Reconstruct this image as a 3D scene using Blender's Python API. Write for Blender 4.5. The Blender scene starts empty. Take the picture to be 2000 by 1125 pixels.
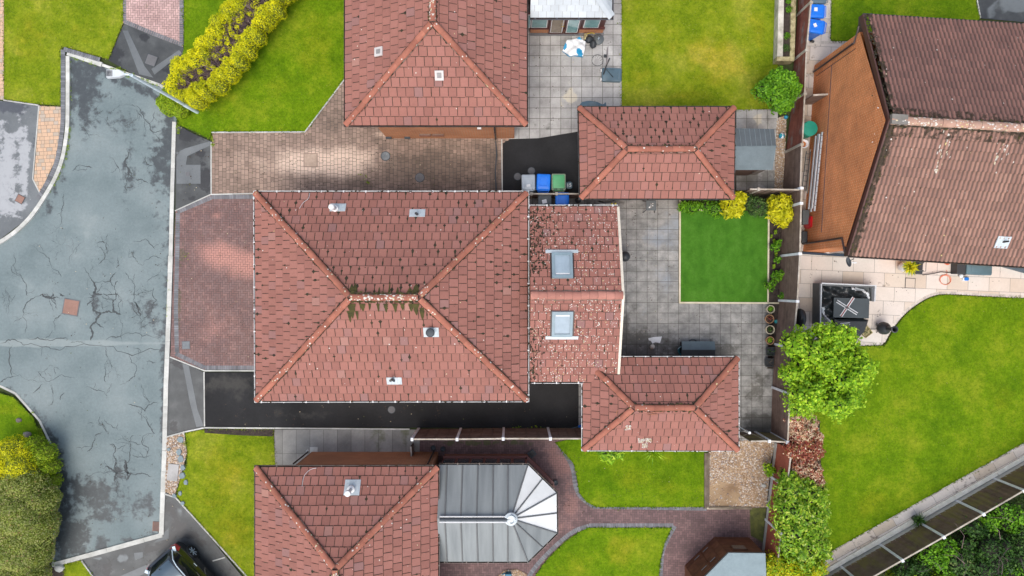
import bpy, math, random
import numpy as np
from mathutils import Vector, Matrix
R = math.radians
rng = random.Random(7)
nr = np.random.RandomState(11)
scene = bpy.context.scene
col = scene.collection
# ------------------------------------------------------------------ camera
F, H = 1342.0, 30.5            # focal length in photo pixels (2000 wide), flying height in metres
cam = bpy.data.objects.new('camera', bpy.data.cameras.new('camera')); col.objects.link(cam)
cam.location = (0, 0, H); cam.rotation_euler = (0, 0, 0)
cam.data.sensor_width = 36; cam.data.lens = 36 * F / 2000; cam.data.clip_end = 500
scene.camera = cam
# ------------------------------------------------------------------ sky and sun (overcast, a brighter patch to the south)
SUN_EL, SUN_AZ = R(64), R(195)     # azimuth clockwise from +Y
w = bpy.data.worlds.new('World'); scene.world = w; w.use_nodes = True
nt = w.node_tree; nt.nodes.clear()
sky = nt.nodes.new('ShaderNodeTexSky'); sky.sky_type = 'NISHITA'; sky.sun_disc = False
sky.sun_elevation = SUN_EL; sky.sun_rotation = SUN_AZ; sky.air_density = 1.0; sky.dust_density = 3.0; sky.ozone_density = 0.7
bg = nt.nodes.new('ShaderNodeBackground'); bg.inputs[1].default_value = 0.15
wo = nt.nodes.new('ShaderNodeOutputWorld')
bw = nt.nodes.new('ShaderNodeRGBToBW'); mxw = nt.nodes.new('ShaderNodeMix'); mxw.data_type = 'RGBA'; mxw.inputs[0].default_value = .36   # cloud greys the blue
nt.links.new(sky.outputs[0], bw.inputs[0]); nt.links.new(sky.outputs[0], mxw.inputs[6]); nt.links.new(bw.outputs[0], mxw.inputs[7]); nt.links.new(mxw.outputs[2], bg.inputs[0]); nt.links.new(bg.outputs[0], wo.inputs[0])
sl = bpy.data.lights.new('sun', 'SUN'); sl.energy = 0.9; sl.angle = R(45); sl.color = (1.0, 0.93, 0.82)
so = bpy.data.objects.new('sun', sl); col.objects.link(so)
sd = Vector((math.sin(SUN_AZ) * math.cos(SUN_EL), math.cos(SUN_AZ) * math.cos(SUN_EL), math.sin(SUN_EL)))
so.rotation_euler = sd.to_track_quat('Z', 'Y').to_euler(); so.location = (0, 0, 60)
scene.view_settings.view_transform = 'Standard'; scene.view_settings.look = 'None'
scene.view_settings.exposure = 0.82; scene.view_settings.gamma = 1.0
scene.cycles.max_bounces = 5; scene.cycles.diffuse_bounces = 3; scene.cycles.use_denoising = True

# ------------------------------------------------------------------ helpers
def P(px, py, h=0.0):
    k = (H - h) / F
    return Vector(((px - 1000) * k, (562.5 - py) * k, h))
def G(pts, h=0.0): return [P(x, y, h) for x, y in pts]
M_PX = H / F

def tag(o, label=None, cat=None, group=None, kind=None):
    if label: o['label'] = label
    if cat: o['category'] = cat
    if group: o['group'] = group
    if kind: o['kind'] = kind
    return o
def thing(name, label, cat, loc=(0, 0, 0), rz=0.0, group=None):
    o = bpy.data.objects.new(name, None); col.objects.link(o)
    o.empty_display_size = 0.2
    o.location = loc; o.rotation_euler = (0, 0, rz)
    return tag(o, label, cat, group)

class MB:
    """collects faces; one object per build()"""
    def __init__(s): s.v = []; s.f = []; s.m = []; s.r = []; s.st = []; s.s2 = []; s.big = []
    def av(s, p, st=0.0, s2=0.0):
        s.v.append((p[0], p[1], p[2])); s.st.append(st); s.s2.append(s2); return len(s.v) - 1
    def poly(s, pts, mi=0, rnd=None, st=None, s2=None):
        b = len(s.v)
        for i, p in enumerate(pts):
            s.av(p, st[i] if st is not None else 0.0, s2[i] if s2 is not None else 0.0)
        s.f.append(tuple(range(b, b + len(pts)))); s.m.append(mi); s.r.append(rng.random() if rnd is None else rnd)
    def prism(s, pts, z0, z1, mi=0, rnd=None, bottom=False, mside=None, taper=1.0):
        rnd = rng.random() if rnd is None else rnd
        n = len(pts)
        a = sum((pts[i][0] * pts[(i + 1) % n][1] - pts[(i + 1) % n][0] * pts[i][1]) for i in range(n))
        if a < 0: pts = list(reversed(pts))
        cx = sum(p[0] for p in pts) / n; cy = sum(p[1] for p in pts) / n
        tp = [(cx + (p[0] - cx) * taper, cy + (p[1] - cy) * taper) for p in pts]
        b = len(s.v)
        for p in pts: s.av((p[0], p[1], z0))
        for p in tp: s.av((p[0], p[1], z1))
        s.f.append(tuple(range(b + n, b + 2 * n))); s.m.append(mi); s.r.append(rnd)
        if bottom: s.f.append(tuple(reversed(range(b, b + n)))); s.m.append(mi); s.r.append(rnd)
        for i in range(n):
            j = (i + 1) % n
            s.f.append((b + i, b + j, b + n + j, b + n + i)); s.m.append(mi if mside is None else mside); s.r.append(rnd)
    def box(s, cx, cy, z0, dx, dy, dz, rz=0.0, mi=0, rnd=None, taper=1.0):
        c, n = math.cos(rz), math.sin(rz)
        pts = [(cx + c * x - n * y, cy + n * x + c * y) for x, y in ((-dx / 2, -dy / 2), (dx / 2, -dy / 2), (dx / 2, dy / 2), (-dx / 2, dy / 2))]
        s.prism(pts, z0, z0 + dz, mi, rnd, True, None, taper)
    def bbox(s, cx, cy, z0, dx, dy, dz, b=0.02, rz=0.0, mi=0, rnd=None, corner=None):
        """box with bevelled top edge and rounded plan corners"""
        cr = b * 1.6 if corner is None else corner
        def ring(ix):
            o = []
            hx, hy, r_ = dx / 2 - ix, dy / 2 - ix, max(cr - ix, 0.002)
            for (sx, sy, a0) in ((1, 1, 0), (-1, 1, 90), (-1, -1, 180), (1, -1, 270)):
                for k in range(4):
                    a = R(a0 + k * 30)
                    o.append((sx * (hx - r_) + r_ * math.cos(a), sy * (hy - r_) + r_ * math.sin(a)))
            c, n = math.cos(rz), math.sin(rz)
            return [(cx + c * x - n * y, cy + n * x + c * y) for x, y in o]
        s.loft([[(x, y, z) for x, y in ring(i)] for i, z in ((0, z0), (0, z0 + dz - b), (b * .3, z0 + dz - b * .35), (b, z0 + dz))], mi, rnd, cap=True)
    def loft(s, rings, mi=0, rnd=None, cap=False, close=True):
        rnd = rng.random() if rnd is None else rnd
        idx = [[s.av(p) for p in r_] for r_ in rings]
        n = len(rings[0])
        for a, b in zip(idx[:-1], idx[1:]):
            for i in range(n if close else n - 1):
                j = (i + 1) % n
                s.f.append((a[i], a[j], b[j], b[i])); s.m.append(mi); s.r.append(rnd)
        if cap:
            s.f.append(tuple(idx[-1])); s.m.append(mi); s.r.append(rnd)
            s.f.append(tuple(reversed(idx[0]))); s.m.append(mi); s.r.append(rnd)
    def tube(s, path, r, n=8, mi=0, rnd=None, cap=True):
        path = [Vector(p) for p in path]
        rs = r if isinstance(r, (list, tuple)) else [r] * len(path)
        rings = []
        for i, p in enumerate(path):
            d = (path[min(i + 1, len(path) - 1)] - path[max(i - 1, 0)])
            d.normalize()
            up = Vector((0, 0, 1)) if abs(d.z) < 0.9 else Vector((1, 0, 0))
            a = d.cross(up).normalized(); b = a.cross(d).normalized()
            rings.append([p + (a * math.cos(t) + b * math.sin(t)) * rs[i] for t in [2 * math.pi * k / n for k in range(n)]])
        rings = [list(reversed(q)) for q in rings]
        s.loft(rings, mi, rnd, cap)
    def lathe(s, cx, cy, prof, n=20, mi=0, rnd=None, cap=False, sx=1.0, sy=1.0, rz=0.0):
        rings = []
        c, q = math.cos(rz), math.sin(rz)
        for r_, z in prof:
            ring = []
            for k in range(n):
                x = r_ * math.cos(2 * math.pi * k / n) * sx; y = r_ * math.sin(2 * math.pi * k / n) * sy
                ring.append((cx + c * x - q * y, cy + q * x + c * y, z))
            rings.append(ring)
        s.loft(rings, mi, rnd, cap)
    def build(s, name, mats, parent=None, local=False, smooth=False, st=False):
        me = bpy.data.meshes.new(name)
        me.from_pydata(s.v, [], s.f)
        for m_ in (mats if isinstance(mats, (list, tuple)) else [mats]): me.materials.append(m_)
        me.polygons.foreach_set('material_index', s.m)
        a = me.attributes.new('rnd', 'FLOAT', 'FACE'); a.data.foreach_set('value', s.r)
        if st:
            a = me.attributes.new('st', 'FLOAT', 'POINT'); a.data.foreach_set('value', s.st)
            a = me.attributes.new('s2', 'FLOAT', 'POINT'); a.data.foreach_set('value', s.s2)
        if smooth: me.polygons.foreach_set('use_smooth', [True] * len(me.polygons))
        me.update()
        o = bpy.data.objects.new(name, me); col.objects.link(o)
        if smooth == 'auto':
            try: me.set_sharp_from_angle(angle=R(35))
            except Exception: pass
        if parent is not None:
            o.parent = parent
            if not local: o.matrix_parent_inverse = Matrix.Translation(-Vector(parent.location))
        return o

def children(o): return [c for c in bpy.data.objects if c.parent == o]
def copy_tree(o, parent=None):
    kids = children(o)
    c = o.copy(); col.objects.link(c); c.parent = parent
    for k in kids: copy_tree(k, c)
    return c

def clip_convex(subj, clipp):
    """Sutherland-Hodgman: subject any polygon, clip polygon convex and counter-clockwise"""
    out = subj
    n = len(clipp)
    for i in range(n):
        ax, ay = clipp[i]; bx, by = clipp[(i + 1) % n]
        ex, ey = bx - ax, by - ay
        inp = out; out = []
        if not inp: return []
        px_, py_ = inp[-1]; pd = ex * (py_ - ay) - ey * (px_ - ax)
        for (qx, qy) in inp:
            qd = ex * (qy - ay) - ey * (qx - ax)
            if (qd >= 0) != (pd >= 0):
                t = pd / (pd - qd)
                out.append((px_ + (qx - px_) * t, py_ + (qy - py_) * t))
            if qd >= 0: out.append((qx, qy))
            px_, py_, pd = qx, qy, qd
    return out
def area2(p): return 0.5 * sum(p[i][0] * p[(i + 1) % len(p)][1] - p[(i + 1) % len(p)][0] * p[i][1] for i in range(len(p)))
def inside(x, y, poly):
    c = False; j = len(poly) - 1
    for i in range(len(poly)):
        xi, yi = poly[i]; xj, yj = poly[j]
        if (yi > y) != (yj > y) and x < (xj - xi) * (y - yi) / (yj - yi) + xi: c = not c
        j = i
    return c
def smooth_line(pts, n=6, closed=False):
    """Catmull-Rom through the points"""
    out = []; m = len(pts)
    rg = range(m) if closed else range(m - 1)
    for i in rg:
        p0 = pts[(i - 1) % m] if (closed or i > 0) else pts[i]; p1 = pts[i]; p2 = pts[(i + 1) % m]
        p3 = pts[(i + 2) % m] if (closed or i + 2 < m) else p2
        for k in range(n):
            t = k / n
            out.append(tuple(0.5 * (2 * p1[a] + (-p0[a] + p2[a]) * t + (2 * p0[a] - 5 * p1[a] + 4 * p2[a] - p3[a]) * t * t + (-p0[a] + 3 * p1[a] - 3 * p2[a] + p3[a]) * t ** 3) for a in (0, 1)))
    if not closed: out.append(tuple(pts[-1]))
    return out
# soft marks, given in photo pixels on the ground: value 0.5 at the edge of the mark
def ell(x, y, rx, ry, ang=0.0, s=1.0):
    c, n = math.cos(R(ang)), math.sin(R(ang))
    def f(px, py):
        dx, dy = px - x, py - y
        u, v = (dx * c + dy * n) / rx, (-dx * n + dy * c) / ry
        return s * max(0.0, 1 - 0.5 * math.sqrt(u * u + v * v))
    return f
def lin(pts, wd, s=1.0):
    def f(px, py):
        best = 1e9
        for (ax, ay), (bx, by) in zip(pts[:-1], pts[1:]):
            ex, ey = bx - ax, by - ay; l2 = ex * ex + ey * ey
            t = max(0, min(1, ((px - ax) * ex + (py - ay) * ey) / l2))
            best = min(best, math.hypot(px - ax - ex * t, py - ay - ey * t))
        return s * max(0.0, 1 - 0.5 * best / wd)
    return f
def marks(fs):
    if not fs: return lambda X, Y: 0.0
    def g(X, Y):
        px, py = X / M_PX + 1000, 562.5 - Y / M_PX
        return max(f(px, py) for f in fs)
    return g

def sheet(mb, poly, z, mi=0, cell=0.4, st=(), s2=()):
    """poly in world xy, cut into a grid that carries the marks"""
    a, b = marks(list(st)), marks(list(s2))
    if area2(poly) < 0: poly = list(reversed(poly))
    xs = [p[0] for p in poly]; ys = [p[1] for p in poly]
    x = math.floor(min(xs) / cell) * cell
    while x < max(xs):
        y = math.floor(min(ys) / cell) * cell
        while y < max(ys):
            q = clip_convex(poly, [(x, y), (x + cell, y), (x + cell, y + cell), (x, y + cell)])
            if len(q) > 2 and abs(area2(q)) > 1e-5:
                mb.poly([(u, v, z) for u, v in q], mi, None, [a(u, v) for u, v in q], [b(u, v) for u, v in q])
            y += cell
        x += cell
def W2(pts): return [(P(x, y).x, P(x, y).y) for x, y in pts]

def pave(mb, poly, z, bricks, gap, mi=0, st=(), s2=(), jit=0.0):
    a, b = marks(list(st)), marks(list(s2))
    if area2(poly) < 0: poly = list(reversed(poly))
    for br in bricks:
        cx = sum(p[0] for p in br) / 4; cy = sum(p[1] for p in br) / 4
        L = max(math.hypot(br[0][0] - br[1][0], br[0][1] - br[1][1]), 1e-3); Wd = math.hypot(br[1][0] - br[2][0], br[1][1] - br[2][1])
        ux, uy = (br[1][0] - br[0][0]) / L, (br[1][1] - br[0][1]) / L
        ang = rng.uniform(-jit, jit); ca, sa = math.cos(ang), math.sin(ang)
        ux, uy = ux * ca - uy * sa, ux * sa + uy * ca
        hl, hw = L / 2 - gap / 2, Wd / 2 - gap / 2
        q = [(cx + ux * s_ * hl - uy * t * hw, cy + uy * s_ * hl + ux * t * hw) for s_, t in ((-1, -1), (1, -1), (1, 1), (-1, 1))]
        q = clip_convex(poly, q)
        if len(q) > 2 and abs(area2(q)) > L * Wd * 0.06:
            zz = z + rng.uniform(-.0015, .0015)
            mb.poly([(u, v, zz) for u, v in q], mi, None, [a(u, v) for u, v in q], [b(u, v) for u, v in q])
def bnds(poly):
    xs = [p[0] for p in poly]; ys = [p[1] for p in poly]
    return min(xs), max(xs), min(ys), max(ys)
def herring(poly, L=.2, ang=0.0):
    Wd = L / 2
    x0, x1, y0, y1 = bnds(poly); cx, cy = (x0 + x1) / 2, (y0 + y1) / 2
    rad = math.hypot(x1 - x0, y1 - y0) / 2 + L; n = int(rad / Wd) + 1
    c, s = math.cos(ang), math.sin(ang); out = []
    for i in range(-n, n):
        for j in range(-n, n):
            t = (i - j) % 4
            if t == 0: q = [(i, j), (i + 2, j), (i + 2, j + 1), (i, j + 1)]
            elif t == 3: q = [(i + 1, j), (i + 1, j + 2), (i, j + 2), (i, j)]
            else: continue
            q = [(cx + Wd * (c * a - s * b), cy + Wd * (s * a + c * b)) for a, b in q]
            mx, my = sum(p[0] for p in q) / 4, sum(p[1] for p in q) / 4
            if x0 - L < mx < x1 + L and y0 - L < my < y1 + L: out.append(q)
    return out
def running(poly, L, Wd, ang=0.0, off=0.5, org=None, var=0.0):
    x0, x1, y0, y1 = bnds(poly)
    ox, oy = org if org else (x0, y0)
    c, s = math.cos(ang), math.sin(ang)
    rad = math.hypot(x1 - x0, y1 - y0) + L + math.hypot(ox - x0, oy - y0); out = []
    j0 = int(rad / Wd) + 1
    for j in range(-j0, j0):
        x = -rad - rad % L + (off * L if j % 2 else 0) + (rng.uniform(0, L) if var else 0)
        x = math.floor(-rad / L) * L + (off * L if j % 2 else 0) + (rng.uniform(0, L) if var else 0)
        while x < rad:
            l_ = L * (1 + rng.choice((-var, 0, var))) if var else L
            q = [(x, j * Wd), (x + l_, j * Wd), (x + l_, (j + 1) * Wd), (x, (j + 1) * Wd)]
            q = [(ox + c * a - s * b, oy + s * a + c * b) for a, b in q]
            mx, my = sum(p[0] for p in q) / 4, sum(p[1] for p in q) / 4
            if x0 - L < mx < x1 + L and y0 - L < my < y1 + L: out.append(q)
            x += l_
    return out
def soldiers(line, wd, pitch, side=0.0):
    """bricks laid across a line (world xy); wd = across, pitch = along"""
    out = []
    for (ax, ay), (bx, by) in zip(line[:-1], line[1:]):
        L = math.hypot(bx - ax, by - ay)
        if L < 1e-4: continue
        n = max(1, round(L / pitch)); ux, uy = (bx - ax) / L, (by - ay) / L; nx, ny = -uy, ux
        for k in range(n):
            s0, s1 = L * k / n, L * (k + 1) / n
            o0, o1 = side - wd / 2, side + wd / 2
            out.append([(ax + ux * s0 + nx * o0, ay + uy * s0 + ny * o0), (ax + ux * s1 + nx * o0, ay + uy * s1 + ny * o0),
                        (ax + ux * s1 + nx * o1, ay + uy * s1 + ny * o1), (ax + ux * s0 + nx * o1, ay + uy * s0 + ny * o1)])
    return out
def strip(mb, line, wd, z0, z1, mi=0, seg=0.9, gap=.008, jit=0.0):
    """kerb-like blocks along a line (world xy)"""
    for q in soldiers(line, wd, seg):
        cx = sum(p[0] for p in q) / 4; cy = sum(p[1] for p in q) / 4
        L = math.hypot(q[1][0] - q[0][0], q[1][1] - q[0][1]); f = 1 - gap / L
        q = [(cx + (x - cx) * f + rng.uniform(-jit, jit), cy + (y - cy) * f + rng.uniform(-jit, jit)) for x, y in q]
        mb.prism(q, z0, z1 + rng.uniform(-.003, .003), mi)

# ------------------------------------------------------------------ materials
class NT:
    def __init__(s, name):
        s.m = bpy.data.materials.new(name); s.m.use_nodes = True; s.t = s.m.node_tree
        s.b = s.t.nodes['Principled BSDF']
    def n(s, typ, **k):
        q = s.t.nodes.new(typ)
        for a, v in k.items(): setattr(q, a, v)
        return q
    def l(s, a, b): s.t.links.new(a, b)
    def math(s, op, a, b=None, clamp=False):
        q = s.n('ShaderNodeMath', operation=op, use_clamp=clamp)
        for i, v in enumerate((a, b)):
            if v is None: continue
            if isinstance(v, (int, float)): q.inputs[i].default_value = v
            else: s.l(v, q.inputs[i])
        return q.outputs[0]
    def pos(s): return s.n('ShaderNodeNewGeometry').outputs['Position']
    def noise(s, scale, detail=3, rough=.55, vec=None, stretch=None, dist=0.0):
        q = s.n('ShaderNodeTexNoise'); q.inputs['Scale'].default_value = scale
        q.inputs['Detail'].default_value = detail; q.inputs['Roughness'].default_value = rough; q.inputs['Distortion'].default_value = dist
        v = vec or s.pos()
        if stretch:
            mp = s.n('ShaderNodeMapping'); mp.inputs['Scale'].default_value = stretch; s.l(v, mp.inputs[0]); v = mp.outputs[0]
        s.l(v, q.inputs['Vector']); return q.outputs[0]
    def ramp(s, fac, stops, interp='LINEAR'):
        q = s.n('ShaderNodeValToRGB'); e = q.color_ramp; e.interpolation = interp
        while len(e.elements) > len(stops): e.elements.remove(e.elements[-1])
        while len(e.elements) < len(stops): e.elements.new(0.5)
        for el, (p, c) in zip(e.elements, stops):
            el.position = p; el.color = (*c, 1) if len(c) == 3 else c
        s.l(fac, q.inputs[0]); return q.outputs[0]
    def mix(s, fac, a, b, mode='MIX'):
        q = s.n('ShaderNodeMix', data_type='RGBA', blend_type=mode)
        for i, v in ((0, fac), (6, a), (7, b)):
            if isinstance(v, (int, float)): q.inputs[i].default_value = v
            elif isinstance(v, tuple): q.inputs[i].default_value = (*v, 1)
            else: s.l(v, q.inputs[i])
        return q.outputs[2]
    def attr(s, nm):
        q = s.n('ShaderNodeAttribute'); q.attribute_name = nm; return q.outputs['Fac']
    def bump(s, h, st, d=0.02):
        q = s.n('ShaderNodeBump'); q.inputs['Strength'].default_value = st; q.inputs['Distance'].default_value = d
        s.l(h, q.inputs['Height']); s.l(q.outputs[0], s.b.inputs['Normal'])

def mk(name, stops, scale=1.0, detail=4, rough=0.8, grain=0.15, gscale=30, bump=0.3, bscale=None, rnd=0.0, palette=None,
       st=None, s2=None, stamp=0.5, stsoft=0.12, metal=0.0, spec=0.5, stretch=None, stscale=1.6, st_rough=None, alpha=None, bdist=.02, coat=0):
    """stops: ramp over a noise; palette: ramp over the random value of each face, mixed in by its 2nd item"""
    t = NT(name)
    if isinstance(stops[0], (int, float)): stops = [(0.0, tuple(stops)), (1.0, tuple(stops))]
    c = t.ramp(t.noise(scale, detail, stretch=stretch), stops)
    if palette: c = t.mix(palette[1], c, t.ramp(t.attr('rnd'), palette[0], 'CONSTANT' if len(palette) > 2 else 'LINEAR'))
    if rnd: 
        f = t.math('MULTIPLY_ADD', t.attr('rnd'), 2 * rnd); f.node.inputs[2].default_value = 1 - rnd
        g = t.n('ShaderNodeCombineColor'); [t.l(f, g.inputs[i]) for i in range(3)]
        c = t.mix(1.0, c, g.outputs[0], 'MULTIPLY')
    if grain:
        f = t.math('MULTIPLY_ADD', t.math('ADD', t.math('MULTIPLY', t.noise(gscale, 4, .7), .4), t.math('MULTIPLY', t.noise(9.5, 6, .8), .6)), 3.6 * grain); f.node.inputs[2].default_value = 1 - 1.8 * grain
        g = t.n('ShaderNodeCombineColor'); [t.l(f, g.inputs[i]) for i in range(3)]
        c = t.mix(1.0, c, g.outputs[0], 'MULTIPLY')
    ro = None
    for nm, sv in (('st', st), ('s2', s2)):
        if not sv: continue
        colr, op = sv[0], sv[1]; amp = sv[2] if len(sv) > 2 else stamp; sc = sv[3] if len(sv) > 3 else stscale; sf = sv[4] if len(sv) > 4 else stsoft
        nz = t.math('SUBTRACT', t.noise(sc, 7, .65), 0.5)
        v = t.math('ADD', t.attr(nm), t.math('MULTIPLY', nz, amp * 4.5))
        mr = t.n('ShaderNodeMapRange', interpolation_type='SMOOTHSTEP'); t.l(v, mr.inputs[0])
        mr.inputs[1].default_value = 0.5 - sf; mr.inputs[2].default_value = 0.5 + sf; mr.inputs[3].default_value = 0; mr.inputs[4].default_value = op
        mk_ = t.math('MULTIPLY', mr.outputs[0], t.ramp(t.noise(4.5, 6, .75), [(0.30, (.68, .68, .68)), (0.5, (1, 1, 1))]))
        if colr[0] == 'x': c = t.mix(mk_, c, t.mix(1.0, c, tuple(colr[1]), 'MULTIPLY'))
        else: c = t.mix(mk_, c, tuple(colr))
        if nm == 'st' and st_rough is not None:
            rr = t.n('ShaderNodeMapRange'); t.l(mk_, rr.inputs[0]); rr.inputs[3].default_value = rough; rr.inputs[4].default_value = st_rough
            t.l(rr.outputs[0], t.b.inputs['Roughness']); ro = 1
    t.l(c, t.b.inputs['Base Color'])
    if ro is None: t.b.inputs['Roughness'].default_value = rough
    t.b.inputs['Metallic'].default_value = metal; t.b.inputs['Specular IOR Level'].default_value = spec
    if coat: t.b.inputs['Coat Weight'].default_value = coat; t.b.inputs['Coat Roughness'].default_value = .08
    if bump: t.bump(t.noise(bscale or gscale, 5, .7), bump, bdist)
    return t.m

def brick_mat(name, c1, c2, mortar, bw=.225, bh=.075, ang=0.0, dark=0.5):
    t = NT(name)
    sp = t.n('ShaderNodeSeparateXYZ'); t.l(t.pos(), sp.inputs[0])
    al = t.math('ADD', sp.outputs[0], sp.outputs[1])
    cb = t.n('ShaderNodeCombineXYZ'); t.l(al, cb.inputs[0]); t.l(sp.outputs[2], cb.inputs[1])
    b = t.n('ShaderNodeTexBrick'); t.l(cb.outputs[0], b.inputs['Vector'])
    b.inputs['Scale'].default_value = 1; b.inputs['Brick Width'].default_value = bw; b.inputs['Row Height'].default_value = bh
    b.inputs['Mortar Size'].default_value = .013; b.inputs['Mortar Smooth'].default_value = .3
    b.inputs['Color1'].default_value = (*c1, 1); b.inputs['Color2'].default_value = (*c2, 1); b.inputs['Mortar'].default_value = (*mortar, 1)
    nz = t.ramp(t.noise(.9, 5), [(0.3, (.75, .72, .7)), (0.7, (1.1, 1.08, 1.05))])
    c = t.mix(1.0, b.outputs[0], nz, 'MULTIPLY')
    c = t.mix(1.0, c, t.ramp(t.noise(25, 3), [(0.2, (.75, .75, .75)), (0.8, (1.2, 1.2, 1.2))]), 'MULTIPLY')
    t.l(c, t.b.inputs['Base Color']); t.b.inputs['Roughness'].default_value = .9
    t.bump(b.outputs[1], -.4, .01)
    return t.m
def plain(name, c, rough=.5, metal=0.0, grain=.08, bump=.1, gscale=20, spec=.5, coat=0):
    d = tuple(x * .82 for x in c); return mk(name, [(0.3, d), (0.7, c)], 2.5, 4, rough, grain, gscale, bump, metal=metal, spec=spec, coat=coat)

X = {}
# ground surfaces
X['asphalt'] = mk('asphalt', [(0.25, (.12, .16, .165)), (0.5, (.168, .213, .217)), (0.75, (.22, .262, .262))], .55, 8, .75, .32, 45, .5,
    st=((.035, .04, .045), .88, .5, 2.4, .2), s2=((.30, .34, .33), .55, .12, 1.5, .1), st_rough=.4)
X['crack'] = mk('crack', (.06, .068, .07), grain=.3)
X['tarmac_wet'] = mk('tarmac_wet', [(0.3, (.038, .041, .042)), (0.55, (.065, .07, .07)), (0.75, (.115, .122, .12))], 1.3, 8, .45, .25, 50, .4,
    st=((.025, .025, .027), .85, .35, 1.8, .06), s2=((.17, .19, .195), .9, .06, 2, .05), st_rough=.3)
X['tarmac_black'] = mk('tarmac_black', [(0.3, (.013, .013, .0135)), (0.7, (.028, .0285, .030))], .5, 6, .8, .35, 55, .5,
    st=((.07, .067, .06), .7, .4, 1.6, .25), spec=.25)
X['concrete_wet'] = mk('concrete_wet', [(0.3, (.10, .11, .115)), (0.7, (.17, .185, .19))], .6, 6, .5, .2, 40, .3,
    st=((.40, .41, .42), .85, .42, 2.0, .12), s2=((.05, .055, .07), .8, .3, 1.8, .1))
X['kerb'] = mk('kerb', [(0.3, (.42, .42, .38)), (0.7, (.6, .6, .56))], 2, 5, .9, .2, 30, .4, rnd=.12)
X['kerb_dark'] = mk('kerb_dark', [(0.3, (.17, .19, .2)), (0.7, (.26, .28, .29))], 3, 5, .9, .2, 30, .4, rnd=.2)
X['soil'] = mk('soil', [(0.3, (.035, .025, .02)), (0.7, (.075, .055, .045))], 5, 6, .95, .5, 40, 1.0, bdist=.05)
X['joint'] = mk('joint', [(0.3, (.045, .042, .035)), (0.7, (.09, .085, .065))], 2, 5, .95, .3, 40, .3)
X['joint_pale'] = mk('joint_pale', [(0.3, (.16, .15, .13)), (0.7, (.24, .22, .2))], 2, 5, .95, .3, 40, .3)
X['herring'] = mk('block_red', [(0.3, (.16, .10, .095)), (0.7, (.235, .145, .13))], .8, 5, .7, .16, 40, .3, rnd=.16,
    palette=([(0, (.22, .085, .065)), (.4, (.17, .08, .07)), (.75, (.14, .08, .08)), (1, (.25, .11, .085))], .3),
    st=((.52, .25, .20), .85, .16, 1.3, .3), s2=((.09, .085, .04), .6, .4, 3, .1))
X['block_pink'] = mk('block_pink', [(0.3, (.42, .27, .25)), (0.7, (.55, .37, .34))], 1.2, 5, .8, .15, 40, .3, rnd=.16, s2=((.24, .2, .1), .6, .4, 3, .1))
X['block_grey'] = mk('block_grey', [(0.3, (.12, .125, .135)), (0.7, (.2, .205, .215))], 2, 5, .8, .2, 40, .3, rnd=.25)
X['block_tan'] = mk('block_tan', [(0.3, (.22, .15, .115)), (0.7, (.34, .24, .185))], .6, 6, .75, .2, 40, .3, rnd=.2,
    st=((.72, .54, .42), 1.0, .2, 1.1, .3), s2=((.075, .055, .04), .62, .45, .9, .3))
X['block_gold'] = mk('block_gold', [(0.3, (.50, .33, .21)), (0.7, (.62, .44, .3))], 1.2, 5, .8, .15, 40, .3, rnd=.1,
    palette=([(0, (.62, .42, .28)), (.72, (.58, .38, .25)), (.82, (.33, .3, .25)), (1, (.36, .33, .29))], .7))
X['block_plum'] = mk('block_plum', [(0.3, (.115, .068, .07)), (0.7, (.19, .11, .105))], .7, 6, .75, .2, 40, .3, rnd=.22,
    st=((.30, .15, .13), .6, .4, 1.4, .2), s2=((.08, .09, .03), .85, .35, 2, .12))
X['slab_grey'] = mk('slab_grey', [(0.28, (.14, .14, .132)), (0.5, (.235, .232, .22)), (0.75, (.34, .33, .31))], 2.2, 8, .6, .34, 16, .5, rnd=.10,
    st=((.06, .055, .045), .75, .45, 1.6, .16), s2=((.25, .29, .34), .55, .4, 1.1, .25), stretch=(1, 1.4, 1))
X['slab_north'] = mk('slab_north', [(0.28, (.25, .24, .23)), (0.5, (.37, .36, .345)), (0.75, (.48, .47, .45))], 1.2, 7, .8, .25, 18, .5, rnd=.10,
    st=((.12, .115, .1), .7, .4, 1.4, .15), s2=((.58, .52, .4), .75, .25, 2, .1))
X['slab_side'] = mk('slab_side', [(0.28, (.21, .205, .19)), (0.7, (.34, .33, .3))], 1.2, 7, .85, .2, 18, .4, rnd=.16, st=((.09, .10, .03), .6, .4, 1.4, .15))
X['sandstone'] = mk('sandstone', [(0.3, (.50, .44, .37)), (0.7, (.64, .58, .52))], 1.1, 6, .75, .12, 20, .25, rnd=.07,
    palette=([(0, (.56, .44, .33)), (.3, (.62, .53, .43)), (.6, (.66, .62, .57)), (1, (.56, .50, .45))], .65), st=((.2, .16, .12), .7, .5, 3, .1))
X['setts'] = mk('setts', [(0.3, (.42, .38, .33)), (0.7, (.62, .58, .52))], 3, 5, .85, .15, 40, .3, rnd=.15)
X['path_slab'] = mk('path_slab', [(0.3, (.48, .42, .36)), (0.7, (.66, .60, .53))], .8, 6, .8, .2, 30, .3,
    palette=([(0, (.46, .37, .26)), (.4, (.64, .57, .49)), (1, (.62, .59, .56))], .6), st=((.13, .10, .08), .7, .5, 5, .1))
X['gravel_bed'] = mk('gravel_bed', [(0.3, (.22, .14, .08)), (0.7, (.42, .3, .18))], 1.2, 6, .95, .4, 60, .6)
X['pebble'] = mk('pebble', (.4, .3, .2), grain=.25, gscale=40, palette=([(0, (.55, .42, .28)), (.25, (.32, .2, .12)), (.45, (.62, .57, .5)), (.65, (.42, .27, .16)), (.85, (.2, .17, .17)), (1, (.7, .66, .6))], .95))
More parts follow.
